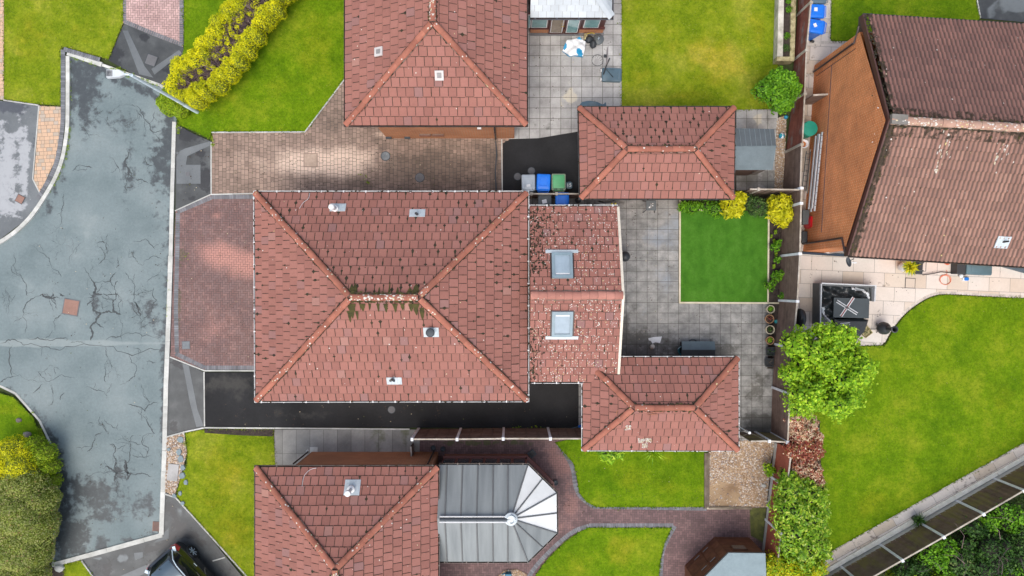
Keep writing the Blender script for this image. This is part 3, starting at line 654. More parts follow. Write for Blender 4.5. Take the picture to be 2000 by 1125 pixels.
pebbles('gravel', [(972, 1125), (985, 1114), (1010, 1111), (1028, 1120), (1034, 1150), (1000, 1200), (965, 1160)], 900, .03, .045)

def strewn(px, n, mat, z, size=(.03, .07)):
    pw = W2(px); x0, x1, y0, y1 = bnds(pw); ar = abs(area2(pw)); m_ = int(n * ar)
    xs, ys = nr.uniform(x0, x1, m_ * 3), nr.uniform(y0, y1, m_ * 3)
    keep = [i for i in range(len(xs)) if inside(xs[i], ys[i], pw)][:m_]
    xs, ys = xs[keep], ys[keep]; k = len(xs)
    a = nr.uniform(0, 6.28, k); L = nr.uniform(size[0], size[1], k); t = nr.uniform(-1, 1, (k, 2)) * L[:, None]
    base = np.stack([xs, ys, np.full(k, z)], 1); d = np.stack([np.cos(a), np.sin(a), np.zeros(k)], 1) * (L * .25)[:, None]
    tip = base + np.stack([t[:, 0], t[:, 1], L * nr.uniform(.35, .9, k)], 1)
    v = np.stack([base - d, base + d, tip], 1).reshape(-1, 3)
    return v
def npmesh(name, v, n, mat, parent=None, rnd=None, st=None):
    """v: stacked n-gons without shared vertices"""
    k = len(v) // n; me = bpy.data.meshes.new(name)
    me.vertices.add(len(v)); me.vertices.foreach_set('co', v.astype(np.float32).ravel())
    me.loops.add(len(v)); me.loops.foreach_set('vertex_index', np.arange(len(v), dtype=np.int32))
    me.polygons.add(k); me.polygons.foreach_set('loop_start', np.arange(0, len(v), n, dtype=np.int32)); me.polygons.foreach_set('loop_total', np.full(k, n, dtype=np.int32))
    me.update(calc_edges=True); me.materials.append(mat)
    a = me.attributes.new('rnd', 'FLOAT', 'FACE'); a.data.foreach_set('value', (nr.rand(k) if rnd is None else rnd).astype(np.float32))
    o = bpy.data.objects.new(name, me); col.objects.link(o)
    if parent is not None: o.parent = parent; o.matrix_parent_inverse = Matrix.Translation(-Vector(parent.location))
    return o
X['blade_a'] = mk('grass_blade_front', (.1, .2, .02), grain=0, bump=0, spec=.15, palette=([(0, (.09, .16, .012)), (.5, (.16, .22, .02)), (.85, (.26, .28, .05)), (1, (.4, .36, .13))], 1.0), rough=.9)
X['blade_b'] = mk('grass_blade_back', (.1, .2, .02), grain=0, bump=0, spec=.15, palette=([(0, (.05, .12, .006)), (.6, (.09, .175, .010)), (.9, (.18, .23, .03)), (1, (.34, .30, .10))], 1.0), rough=.9)
def clip_frame(px): return clip_convex(px, [(-60, -60), (2060, -60), (2060, 1190), (-60, 1190)])
for key in 'ab':
    vs = [strewn(clip_frame(px), 170, None, z - .01) for px, m_, z in LAWNS if m_ == 'lawn_' + key]
    for px, m_, z in LAWNS:      # overhanging blades along the edges
        if m_ != 'lawn_' + key: continue
        pw = W2(clip_frame(px)); B_ = []
        for (ax, ay), (bx, by) in zip(pw, pw[1:] + pw[:1]):
            L = math.hypot(bx - ax, by - ay); k = int(L * 55)
            if k == 0: continue
            f = nr.rand(k); wv = .03 + .035 * np.sin(f * L * 3.1 + ax * 5) * np.sin(f * L * 1.3); o_ = nr.normal(size=k) * wv
            x_ = ax + (bx - ax) * f + (by - ay) / L * o_; y_ = ay + (by - ay) * f - (bx - ax) / L * o_; a_ = nr.uniform(0, 6.28, k); l_ = nr.uniform(.03, .08, k)
            b_ = np.stack([x_, y_, np.full(k, z + .002)], 1); d_ = np.stack([np.cos(a_), np.sin(a_), np.zeros(k)], 1) * (l_ * .35)[:, None]
            t_ = b_ + np.stack([nr.uniform(-1, 1, k) * l_, nr.uniform(-1, 1, k) * l_, l_ * .5 + .02], 1); B_.append(np.stack([b_ - d_, b_ + d_, t_], 1).reshape(-1, 3))
        vs.append(np.concatenate(B_))
    o = npmesh('grass', np.concatenate(vs), 3, X['blade_' + key]); o['kind'] = 'stuff'
# leaf litter and crumbs of moss lying about: nobody could count them
g = MB()
for px_, n_ in (([(415, 262), (700, 262), (975, 285), (975, 372), (415, 372)], 260), ([(345, 415), (495, 390), (495, 715), (345, 690)], 120), ([(1215, 395), (1325, 395), (1325, 600), (1500, 600), (1500, 690), (1220, 690)], 150), ([(1035, 80), (1210, 80), (1205, 215), (1040, 255)], 90),
                ([(402, 788), (1130, 788), (1130, 832), (402, 832)], 90), ([(1095, 870), (1480, 995), (1480, 1045), (1100, 1040)], 90), ([(20, 500), (320, 300), (320, 1000), (130, 1080), (60, 700)], 160), ([(1570, 500), (1990, 530), (1720, 660), (1570, 660)], 60), ([(325, 970), (460, 1120), (220, 1120)], 60), ([(345, 280), (410, 280), (410, 375), (345, 400)], 40)):
    pw = W2(px_); x0, x1, y0, y1 = bnds(pw); k = 0
    while k < n_:
        x, y = rng.uniform(x0, x1), rng.uniform(y0, y1)
        if not inside(x, y, pw): continue
        k += 1; m_ = rng.choice((1, 1, 1, 1, 5)); mi = rng.choice((0, 0, 0, 1, 2)) if m_ == 1 else 0
        for _ in range(m_):
            cx, cy, r_ = x + rng.gauss(0, .05 if m_ > 1 else .001), y + rng.gauss(0, .05 if m_ > 1 else .001), rng.uniform(.008, .03); an = rng.uniform(0, 6)
            g.poly([(cx + r_ * rng.uniform(.5, 1.2) * math.cos(an + q), cy + r_ * rng.uniform(.3, 1) * math.sin(an + q), .030 + rng.uniform(0, .012)) for q in (0, 1.3, 2.5, 3.8, 5)], mi)
struct('leaf_litter', g, [mk('litter_brown', (.055, .035, .022), grain=.3), mk('litter_pale', (.45, .38, .26), grain=.2), mk('litter_green', (.10, .12, .03), grain=.2)], st=False, kind='stuff')
# covers and gullies
X['rust'] = plain('rusty_iron', (.30, .17, .13), .85, grain=.2); X['iron'] = plain('grey_iron', (.17, .17, .175), .8, .2, grain=.2, bump=.5, gscale=60); X['iron_dark'] = plain('dark_iron', (.06, .07, .08), .6, .3, grain=.2)
def cover_sq(px, py, s, rz, mat, label, frame='iron_dark', cat='manhole cover', name='manhole_cover', z=.012):
    p = P(px, py); t = thing(name, label, cat, (p.x, p.y, 0), rz)
    a = MB(); a.box(0, 0, z, s, s, .006); a.build('frame', X[frame], t, True)
    a = MB(); a.box(0, 0, z + .0065, s * .88, s * .88, .006)
    for i in range(-1, 2, 2): a.box(i * s * .25, 0, z + .0125, .03, .09, .004)
    a.build('lid', X[mat] if isinstance(mat, str) else mat, t, True)
    return t
def cover_rd(px, py, r, mat, label, z=.02):
    p = P(px, py); t = thing('inspection_cover', label, 'drain cover', (p.x, p.y, 0))
    a = MB(); a.lathe(0, 0, [(r * 1.08, z), (r * 1.05, z + .008), (r * .9, z + .009)], 24, cap=True); a.build('frame', X['iron_dark'], t, True)
    a = MB(); a.lathe(0, 0, [(r * .93, z + .009), (r * .9, z + .014)], 24, cap=True)
    for k in range(6): a.box(r * .5 * math.cos(k), r * .5 * math.sin(k), z + .0145, .05, .05, .003, k)
    a.build('lid', X[mat], t, True)
cover_sq(139, 600, .72, R(-10), 'rust', 'square rusty manhole cover set in the cracked road', 'iron')
cover_sq(40, 389, .36, R(-28), 'rust', 'small rusty manhole cover in the wet concrete driveway at the left edge', 'iron_dark', z=.022)
cover_sq(296, 118, .5, R(-20), 'iron', 'grey square cover in the dark footway below the pink block drive', 'iron_dark', z=.022)
cover_sq(367, 340, .2, 0, 'iron', 'small square stop valve cover in the footway beside the grey kerb', 'kerb_dark', z=.024)
cover_sq(364, 674, .36, R(2), 'kerb_dark', 'small grey metal box lid at the corner of the red herringbone drive', 'iron', z=.03)
fr = mk('paved_tray', (.55, .47, .39), scale=1, grain=.1, bump=.1); fr2 = mk('paved_tray_drive', [(0.3, (.42, .31, .23)), (0.7, (.52, .39, .3))], 8, 3, .8, .15, 30, .2)
cover_sq(607, 313, .62, 0, fr2, 'recessed tray cover filled with pale paving in the dry patch of the drive', 'block_tan', z=.0215)
cover_sq(1777, 553, .46, R(-3), fr, 'dark framed recessed cover in the sandstone patio', 'iron_dark', z=.024)
cover_rd(753, 305, .2, 'kerb_dark', 'round drain cover at the end of the dry patch on the tan drive'); cover_rd(820, 347, .2, 'iron', 'round drain cover in the dark wet part of the tan drive')
cover_rd(1011, 345, .16, 'iron', 'round grey cover in the black yard, left one near the silver lidded bin'); cover_rd(1038, 334, .16, 'iron', 'round grey cover in the black yard, just above the silver lidded bin')
cover_rd(765, 800, .16, 'iron', 'round grey cover in the black tarmac drive below the central house')
p = P(307, 1028); t = thing('road_gully', 'rusty slotted road gully grate in the corner of the kerb', 'drain grate', (p.x, p.y, 0), R(-3))
a = MB(); a.box(0, 0, .006, .38, .44, .004); a.build('pit', X['iron_dark'], t, True)
a = MB()
for k in range(8): a.box(0, -.19 + k * .054, .0105, .34, .026, .012)
a.box(-.18, 0, .0105, .03, .43, .014); a.box(.18, 0, .0105, .03, .43, .014); a.build('grate', X['rust'], t, True)
# slates and flat stones at the edge of the gravel
X['slate'] = plain('slate', (.2, .26, .28), .6, grain=.2, bump=.6)
for i, (x, y, r_, wd) in enumerate([(354, 858, 8, 'topmost, beside the drive kerb'), (331, 877, 4, 'small one by itself near the kerb'), (351, 882, 7, 'second from the top of the row'), (354, 896, 8, 'above the pale square slab'), (358, 913, 7, 'beside the pale square slab top'), (357, 928, 7, 'beside the pale square slab foot'),
                                (364, 941, 6, 'at the widest part of the lawn edge'), (341, 968, 5, 'small one low in the gravel'), (353, 963, 5, 'low in the row against the lawn'), (358, 982, 5, 'lowest, at the gravel tip')]):
    a = MB(); c = P(x, y); pts = [(c.x + r_ * M_PX * rng.uniform(.75, 1.1) * math.cos(k * 1.05), c.y + r_ * M_PX * 1.1 * rng.uniform(.75, 1.1) * math.sin(k * 1.05)) for k in range(6)]
    a.prism(pts, .03, .085, taper=.85); tag(a.build('flat_stone', X['slate']), 'blue grey flat stone on the gravel strip, ' + wd, 'stone', 'flat stones along the gravel strip')
a = MB(); c = P(339, 922); a.bbox(c.x, c.y, .03, .48, .75, .05, .015, R(-6)); tag(a.build('paving_slab', X['slab_north']), 'pale square edged slab lying in the gravel strip', 'slab')
# ------------------------------------------------------------------ buildings
X['brick'] = brick_mat('orange_brick', (.44, .15, .06), (.52, .19, .075), (.40, .27, .17))
X['brick_east'] = brick_mat('brown_brick', (.62, .155, .035), (.76, .215, .055), (.80, .46, .24))
X['brick_dark'] = brick_mat('dark_red_brick', (.25, .08, .055), (.32, .10, .065), (.2, .13, .1))
def tile_mat(name, a, b, pal, amt=.5, rnd=.10):
    return mk(name, [(0.3, a), (0.7, b)], .7, 6, .8, .16, 22, .35, rnd=rnd, palette=(pal, amt), spec=.3)
TP = [(0, (.29, .125, .10)), (.6, (.33, .145, .112)), (.9, (.31, .14, .115)), (.96, (.23, .125, .115)), (.985, (.21, .14, .14)), (1, (.40, .22, .17))]
X['tile'] = tile_mat('red_roof_tile', (.25, .105, .083), (.325, .14, .108), TP, .5, .085)
X['moss_row_shade'] = mk('moss', [(0.3, (.022, .018, .012)), (0.7, (.05, .04, .018))], 6, 5, .95, .4, 60, .8)  # also used for the painted shadow lines of the tile rows
X['moss_green'] = mk('green_moss', [(0.3, (.035, .034, .010)), (0.7, (.085, .072, .018))], 5, 5, .95, .4, 60, .9)
X['lichen'] = mk('lichen', (.6, .57, .5), grain=.2, bump=.2, palette=([(0, (.66, .63, .58)), (.7, (.62, .58, .5)), (1, (.55, .44, .15))], .9))
X['ridge'] = mk('ridge_tile', [(0.3, (.29, .105, .07)), (0.7, (.39, .15, .10))], 1.5, 6, .8, .2, 30, .4, rnd=.14, spec=.3)
X['under'] = mk('underlay', [(0.3, (.04, .028, .022)), (0.7, (.075, .05, .04))], 3, 5, .95, .3, 40, .3)
X['white'] = plain('white_plastic', (.74, .74, .73), .45, grain=.14); X['black'] = plain('black_plastic', (.02, .021, .023), .35)
X['brownp'] = plain('brown_plastic', (.055, .035, .03), .4); X['lead'] = plain('lead', (.56, .62, .64), .5, .2, grain=.25)
X['fascia_g'] = plain('dark_fascia', (.05, .05, .05), .5)
X['mortar'] = mk('mortar', [(0.3, (.10, .075, .06)), (0.6, (.2, .15, .12))], 6, 5, .95, .4, 50, .6)

class Plane:
    """a roof slope: eave point o, unit u along the eave, unit v up the slope"""
    def __init__(s, pts):
        a, b = pts[0], pts[1]; s.o = a; s.u = (b - a).normalized()
        n = (b - a).cross(pts[2] - a).normalized()
        if n.z < 0: n = -n
        s.n = n; s.v = n.cross(s.u).normalized()
        if s.v.z < 0: s.v = -s.v
        s.poly = [((p - a).dot(s.u), (p - a).dot(s.v)) for p in pts]
        if area2(s.poly) < 0: s.poly.reverse()
    def at(s, x, y, h=0.0): return s.o + s.u * x + s.v * y + s.n * h

def tiles(mb, pl, tw=.325, g=.39, moss=.3, mossup=0.0, lich=.12, speck=0, sp_fn=None, rowphase=0.0, holes=(), dens=None, drip=1.0):
    """slots: 0 tile, 1 underlay, 2 moss and painted row shade, 3 lichen, 4 green moss"""
    mb.poly([pl.at(x, y, .004) for x, y in pl.poly], 1, .5)
    x0, x1, y0, y1 = bnds(pl.poly)
    j = 0; y = y0 - .02
    while y < y1:
        off = (j % 2) * tw * .5 + rng.uniform(-.03, .03) + rowphase
        x = x0 - tw + (off % tw)
        while x < x1 + tw:
            a = rng.gauss(0, .006); ga = .0105 + abs(rng.gauss(0, .003)); ly = rng.gauss(0, .004); rnd = rng.random()
            q = [(x + ga, y + ly - a * .1), (x + tw - ga, y + ly + a * tw), (x + tw - ga, y + g * 1.04), (x + ga, y + g * 1.04)]
            c = clip_convex(pl.poly, q)
            hole = any(hx0 < x + tw / 2 < hx1 and hy0 < y + g / 2 < hy1 for hx0, hx1, hy0, hy1 in holes)
            if len(c) > 2 and abs(area2(c)) > .003 and not hole:
                lf = lambda yy: .040 - .030 * (yy - y) / g
                tl = rng.gauss(0, .0015)
                mb.poly([pl.at(a_, b_, lf(b_) + tl) for a_, b_ in c], 0, rnd)
                for k in range(len(c)):
                    p_, r_ = c[k], c[(k + 1) % len(c)]
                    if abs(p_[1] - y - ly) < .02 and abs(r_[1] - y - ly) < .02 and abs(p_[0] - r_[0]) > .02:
                        mb.poly([pl.at(p_[0], p_[1], lf(p_[1]) + tl), pl.at(p_[0], p_[1] - .03, .014), pl.at(r_[0], r_[1] - .03, .014), pl.at(r_[0], r_[1], lf(r_[1]) + tl)], 2 if rng.random() < .8 else 1, rnd)  # dark strip below each tail: row shadow line and gap dirt painted in
                # moss in the side joint
                W_ = pl.at(x, y + g * .3); px_, py_ = W_.x * F / (H - W_.z) + 1000, 562.5 - W_.y * F / (H - W_.z)
                pm = moss * (dens(px_, py_) if dens else 1)
                for rep in range(2 if pm > .9 else 1):
                    if rng.random() < pm and inside(x, y + g * .4, pl.poly):
                        big = rng.random() < .35 * drip
                        ln = g * rng.uniform(.25, .95); wd = rng.uniform(.014, .026) * (2.2 if big else 1); yb = y + rng.choice((0, 0, g - ln)) ; 
                        n_ = 9; L_, R_ = [], []
                        pk = rng.uniform(.1, .9)
                        for t_ in range(n_ + 1):
                            t = t_ / n_; prof = .32 + .9 * math.exp(-((t - pk) / .16) ** 2) * (1 if big else .6)
                            if t_ in (0, n_): prof *= .3
                            ww = wd * prof * rng.uniform(.7, 1.3); L_.append((x - ww, yb + ln * t)); R_.append((x + ww, yb + ln * t))
                        for t_ in range(n_):
                            qs = [L_[t_], R_[t_], R_[t_ + 1], L_[t_ + 1]]
                            mb.poly([pl.at(a_, b_, lf(min(max(b_, y), y + g)) + .006) for a_, b_ in qs], 2)
                if rng.random() < .10 * moss and inside(x + tw * .5, y + .05, pl.poly):
                    bx = x + rng.uniform(.05, tw - .05); by = y + rng.choice((.02, rng.uniform(.03, g - .05))); r_ = rng.uniform(.01, .03)
                    mb.poly([pl.at(bx + r_ * rng.uniform(.6, 1.3) * math.cos(k), by + r_ * rng.uniform(.6, 1.2) * math.sin(k), lf(by) + .008) for k in (0, .9, 1.8, 2.7, 3.6, 4.5, 5.4)], 2)
                ns = (1 if rng.random() < lich else 0) + (rng.randint(0, speck * 2) if speck else 0)
                for _ in range(ns):
                    lx, lyy = x + rng.uniform(.02, tw - .03), y + rng.uniform(.02, g - .02); r_ = rng.uniform(.012, .027) if speck else rng.choice((.008, .011, .014, .028))
                    if inside(lx, lyy, pl.poly):
                        e = rng.uniform(.5, 1); an = rng.uniform(0, 3)
                        mb.poly([pl.at(lx + r_ * (math.cos(k) * math.cos(an) - e * math.sin(k) * math.sin(an)), lyy + r_ * (math.cos(k) * math.sin(an) + e * math.sin(k) * math.cos(an)), lf(lyy) + .007) for k in (0, 1.05, 2.1, 3.1, 4.2, 5.2)], 3)
            x += tw
        y += g; j += 1
def ridgeline(mb, a, b, r=.12, seg=.42, mossy=.2, lich=.2, green=0.0, up=.03):
    """overlapping half-round tiles; slots 0 ridge tile, 1 mortar, 2 moss, 3 lichen, 4 green moss"""
    d = b - a; L = d.length; d = d.normalized(); side = Vector((d.y, -d.x, 0)).normalized(); nrm = side.cross(d).normalized()
    if nrm.z < 0: nrm = -nrm
    n = max(1, round(L / seg)); s = L / n
    for k in range(n):
        p0, p1 = a + d * s * k + nrm * up, a + d * (s * (k + 1) - .006) + nrm * up
        j = side * rng.gauss(0, .006); r0 = r * 1.06; r1 = r * .97; rnd = rng.random()
        ring = lambda p, rr: [p + side * (rr * math.cos(t)) + nrm * (rr * .72 * math.sin(t)) + j for t in [math.pi * q / 8 for q in range(9)]]
        A, B = ring(p0, r0), ring(p1, r1)
        mb.loft([A, B], 0, rnd, close=False)
        mb.poly(A, 1, rnd); mb.poly(list(reversed(B)), 1, rnd)
    # bedding mortar along both sides
    m_ = int(L / .12)
    for sgn in (-1, 1):
        prev = None
        for k in range(m_ + 1):
            p = a + d * (L * k / m_); w_ = r * rng.uniform(1.05, 1.28)
            cur = (p + side * sgn * r * .85 + nrm * .04, p + side * sgn * w_ + nrm * .0 - Vector((0, 0, .03)) )
            cur = (cur[0], cur[1] + nrm * .035)
            if prev: mb.poly([prev[0], prev[1], cur[1], cur[0]], 2 if rng.random() < mossy * 1.4 else 1)
            prev = cur
    k = int(L * 14 * (mossy + green * 3))
    for _ in range(k):
        t = rng.uniform(0, L); sg = rng.choice((-1, 1)); o = r * rng.uniform(.9, 1.35 + green * .5); p = a + d * t + side * sg * o + nrm * (.05 if o < r * 1.2 else .042); r_ = rng.uniform(.015, .05) * (1 + green * .4)
        mb.poly([p + d * (r_ * rng.uniform(.6, 1.5) * math.cos(q)) + side * (r_ * .7 * rng.uniform(.6, 1.2) * math.sin(q)) - Vector((0, 0, max(0, o - r) * .4)) for q in (0, .9, 1.8, 2.7, 3.6, 4.5, 5.4)], 4 if rng.random() < green else 2)
    for _ in range(int(L * 16 * lich)):
        t = rng.uniform(0, L); th = rng.uniform(.25, 2.9); r_ = rng.uniform(.01, .038); c = a + d * t + nrm * up
        rad = lambda th_, dd: c + d * dd + side * (r * 1.07 * math.cos(th_)) + nrm * (r * 1.07 * .72 * math.sin(th_) + .004)
        mb.poly([rad(th + r_ / r * math.sin(q) * rng.uniform(.6, 1.2), r_ * 1.2 * math.cos(q)) for q in (0, 1.05, 2.1, 3.1, 4.2, 5.2)], 3)
RM = lambda: [X['tile'], X['under'], X['moss_row_shade'], X['lichen'], X['moss_green']]
RR = lambda: [X['ridge'], X['mortar'], X['moss_row_shade'], X['lichen'], X['moss_green']]
def gutter(name, pts, mat, parent, wd=.11, dirty=.3, closed=False, lip=.016):
    """open channel outside the eaves; pts run with the roof on the left"""
    a = MB(); n = len(pts)
    segs = list(zip(pts, pts[1:] + ([pts[0]] if closed else [])))[: n if closed else n - 1]
    if closed: ring_in = pts
    def offs(dist, z):
        out = []
        m = len(pts)
        for i in range(m):
            p = pts[i]; d0 = (pts[i] - pts[i - 1]) if (closed or i > 0) else (pts[1] - pts[0]); d1 = (pts[(i + 1) % m] - pts[i]) if (closed or i < m - 1) else d0
            d0 = Vector((d0.x, d0.y)).normalized(); d1 = Vector((d1.x, d1.y)).normalized()
            n0, n1 = Vector((d0.y, -d0.x)), Vector((d1.y, -d1.x)); bis = (n0 + n1); bis = bis / max(bis.dot(n0), .3)
            out.append(Vector((p.x + bis.x * dist, p.y + bis.y * dist, p.z + z)))
        return out
    prof = [(-.01, 0), (-.005, -.06), (wd * .35, -.085), (wd * .8, -.06), (wd, .0), (wd + lip, .0), (wd + lip + .004, -.08), (wd * .4, -.11), (-.012, -.08)]
    rings = [offs(x, z) for x, z in prof]
    m = len(pts); idx = [[a.av(rings[k][i]) for k in range(len(prof))] for i in range(m)]
    for i in range(m if closed else m - 1):
        A, B = idx[i], idx[(i + 1) % m]
        for k in range(len(prof)):
            q = (k + 1) % len(prof); a.f.append((A[k], B[k], B[q], A[q])); a.m.append(1 if k in (0, 1, 2) else 0); a.r.append(.5)
    # silt and moss lying in the channel, joint clips
    for p, q in segs:
        d = q - p; L = d.length; d = d.normalized(); nn = Vector((d.y, -d.x, 0))
        for k in range(int(L / .9) + 1):
            c = p + d * min(L, k * .9 + .2) + nn * (wd / 2 + .005); a.box(c.x, c.y, p.z - .012, .05 if abs(d.x) > .5 else wd + .05, wd + .05 if abs(d.x) > .5 else .05, .018, 0, 0)
        for k in range(int(L * 9 * dirty)):
            c = p + d * rng.uniform(0, L) + nn * rng.uniform(.02, wd + .01); r_ = rng.uniform(.012, .035)
            a.poly([c + d * (r_ * 1.6 * rng.uniform(.6, 1.3) * math.cos(t)) + nn * (r_ * rng.uniform(.5, 1.1) * math.sin(t)) + Vector((0, 0, .007)) for t in (0, .9, 1.8, 2.7, 3.6, 4.5, 5.4)], 2)
    return a.build(name, [mat, X['under'], X['moss_row_shade']], parent)
def hip_roof(parent, ne, nw, sw, se, r0, r1, p_n={}, p_s={}, p_e={}, p_w={}, north=True, ridge_kw={}, hip_kw={}):
    """eave corners and the two ridge ends, all world points"""
    a = MB()
    ew = abs((r1 - r0).x) > abs((r1 - r0).y)
    if ew:
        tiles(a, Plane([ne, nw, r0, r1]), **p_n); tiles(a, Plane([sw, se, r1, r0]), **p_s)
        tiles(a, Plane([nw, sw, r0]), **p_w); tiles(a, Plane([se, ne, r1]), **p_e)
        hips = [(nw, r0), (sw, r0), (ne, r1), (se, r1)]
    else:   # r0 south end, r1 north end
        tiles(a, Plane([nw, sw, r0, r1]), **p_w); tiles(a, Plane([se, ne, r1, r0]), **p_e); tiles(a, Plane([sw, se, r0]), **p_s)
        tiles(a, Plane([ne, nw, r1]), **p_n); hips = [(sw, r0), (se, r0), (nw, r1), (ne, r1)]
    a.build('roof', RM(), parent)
    b = MB()
    for e, t in hips:
        d = (t - e).normalized(); ridgeline(b, e + d * .02, t - d * .06, **hip_kw)
    ridgeline(b, r0, r1, **ridge_kw)
    b.build('ridge_tiles', RR(), parent)
def walls(parent, pts, z1, mat, name='wall', th=.28):
    """hollow prism"""
    a = MB()
    if area2([(p[0], p[1]) for p in pts]) < 0: pts = list(reversed(pts))
    a.prism(pts, -.04, z1); return a.build(name, mat, parent)
def soffit(parent, pts, z, mat, th=.16):
    a = MB(); a.prism([(p.x, p.y) for p in pts], z - th - .1, z - .012, bottom=True); a.build('soffit', mat, parent)
def flash_plate(mb, c, u, v, n, wx, wy, h=.05):
    q = [c + u * (sx * wx / 2) + v * (sy * wy / 2) for sx, sy in ((-1, -1), (1, -1), (1, 1), (-1, 1))]
    mb.poly([p + n * h for p in q], 0)
    for i in range(4): mb.poly([q[i] + n * h, q[i] + n * (h - .04), q[(i + 1) % 4] + n * (h - .04), q[(i + 1) % 4] + n * h], 0)
    for k in range(5):
        w0 = wx * (-.4 + .2 * k); a = c + u * w0 - v * wy * .45 + n * (h + .002); b = c + u * w0 + v * wy * .45 + n * (h + .002); mb.tube([a, b], .008, 5, 0)
def on_plane(pl, px, py, lift=0.0):
    """point of the slope seen at photo pixel"""
    dr = Vector(((px - 1000) / F, (562.5 - py) / F, -1)); o = Vector((0, 0, H)); t = (pl.o + pl.n * lift - o).dot(pl.n) / dr.dot(pl.n); return o + dr * t

# ---- central bungalow
he, hr = 2.75, 5.15
nw, ne, sw, se = P(499, 377, he), P(1029, 377, he), P(501, 782, he), P(1029, 781, he)
r0, r1 = P(685, 581, hr), P(817, 581, hr)
cen = (nw + se) / 2
house = thing('bungalow', 'central bungalow with red hipped tile roof and skylit rear extension', 'house', (cen.x, cen.y, 0))
md = lambda x, y: 1.0 + max(0, 1.3 - abs(y - 600) / 50 - max(0, abs(x - 750) - 60) / 60)
hip_roof(house, ne, nw, sw, se, r0, r1, dict(moss=.8, dens=md), dict(moss=.30, dens=md, lich=.14), dict(moss=.6, lich=.12), dict(moss=.5), hip_kw=dict(mossy=.95, lich=.4), ridge_kw=dict(mossy=1.3, green=.7, lich=2.2))
a = MB()   # green moss tongues below the ridge
PS = Plane([sw, se, r1, r0]); PN = Plane([ne, nw, r0, r1])
def tongues(a, pl, spots):
    for px, py, ln, wd in spots:
        c = on_plane(pl, px, py); u, v = pl.u, pl.v; pts = []
        for k in range(8):
            t = k / 7; ww = wd * (1 - t) ** .7 * rng.uniform(.75, 1.15) + .008; pts.append((ww, -ln * t))
        pts = [(-x, y) for x, y in pts] + [(x, y) for x, y in reversed(pts)]
        a.poly([c + u * x + v * y + pl.n * (.055 + rng.uniform(0, .004)) for x, y in pts], 0)
tongues(a, PS, [(x + rng.uniform(-2, 2), 592, rng.uniform(.2, .42), rng.uniform(.05, .12)) for x in range(690, 815, 16)] + [(686, 594, .6, .14), (682, 606, .5, .08), (812, 592, .5, .12), (824, 600, .55, .09), (697, 606, .4, .05)])
tongues(a, PN, [(692, 575, .45, .12), (812, 574, .4, .14), (800, 577, .3, .12), (686, 572, .35, .1), (776, 576, .3, .05), (740, 576, .3, .04), (760, 575, .5, .03)])
a.build('roof_moss', X['moss_green'], house)['kind'] = 'stuff'
gutter('gutter', [nw, sw, se, ne], X['white'], house, closed=True, dirty=.55, wd=.075)
wl = [(nw.x + .45, nw.y - .3), (ne.x - .25, ne.y - .3), (se.x - .25, se.y + .3), (sw.x + .45, sw.y + .3)]
walls(house, wl, he - .02, X['brick']); soffit(house, [nw, ne, se, sw], he, X['white'])
for zc, xx in ((1.35, (-9.3, -6.4)),):   # front windows and door on the west wall, unseen from above but part of the house
    for y0_ in (1.9, -2.9):
        f = MB(); x = wl[0][0]
        f.box(x - .02, y0_, .75, .08, 1.9, 1.2); fo = f.build('window', X['white'], house)
        f = MB(); f.box(x - .065, y0_ - .47, .85, .012, .82, 1.0); f.box(x - .065, y0_ + .47, .85, .012, .82, 1.0)
        X.setdefault('glass', plain('dark_glass', (.05, .07, .08), .05, grain=0, bump=0, spec=.8)); f.build('pane', X['glass'], fo)
f = MB(); f.box(wl[0][0] - .02, -.6, 0, .08, 1.0, 2.1); do = f.build('door', X['white'], house); f = MB(); f.box(wl[0][0] - .07, -.25, 1.0, .03, .03, .16); f.build('handle', X['lead'], do)
# rear extension, one piece with the house
eh, er = 2.4, 3.7
en0, en1 = P(1033, 404, eh), P(1207, 404, eh); es0, es1 = P(1033, 745, eh), P(1209, 745, eh); e0, e1 = P(1033, 577, er), P(1218, 577, er)
es1.x = en1.x; e1.x = en1.x + .02; e0.x = .72; en0.x = es0.x = .72
a = MB(); dn = lambda x, y: (3.4 if x < 1075 and y < 520 else 1.0 + .9 * (y < 480)) * (1 if x < 1120 else .7)
PEN, PES = Plane([en1, en0, e0, e1]), Plane([es0, es1, e1, e0])
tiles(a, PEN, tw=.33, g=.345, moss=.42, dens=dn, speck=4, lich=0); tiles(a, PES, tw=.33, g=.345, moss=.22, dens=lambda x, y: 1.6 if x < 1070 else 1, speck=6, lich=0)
for _ in range(420):    # blotchy moss on the shaded corner
    px = 1036 + abs(rng.gauss(0, 24)); py = rng.uniform(408, 535) if rng.random() < .75 else rng.uniform(640, 740)
    if py > 600: px = 1036 + abs(rng.gauss(0, 12))
    pl = PEN if py < 577 else PES; c = on_plane(pl, px, py); r_ = rng.uniform(.012, .045)
    a.poly([c + pl.u * (r_ * rng.uniform(.5, 1.3) * math.cos(k)) + pl.v * (r_ * rng.uniform(.5, 1.3) * math.sin(k)) + pl.n * .052 for k in (0, .9, 1.8, 2.7, 3.6, 4.5, 5.4)], 2)
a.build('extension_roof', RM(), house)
b = MB(); ridgeline(b, e0 + Vector((0, 0, -.02)), e1 + Vector((-.02, 0, -.02)), r=.165, seg=.33, mossy=.02, lich=.1, up=.02)
X['ridge_ext'] = mk('extension_ridge', [(0.3, (.35, .15, .115)), (0.7, (.43, .195, .15))], 1.5, 6, .8, .15, 30, .3, rnd=.08, spec=.3)
b.build('ridge_tiles', [X['ridge_ext'], X['mortar'], X['moss_row_shade'], X['lichen'], X['moss_green']], house)
b = MB(); X['verge'] = plain('verge_cream', (.72, .66, .54), .6, grain=.3)
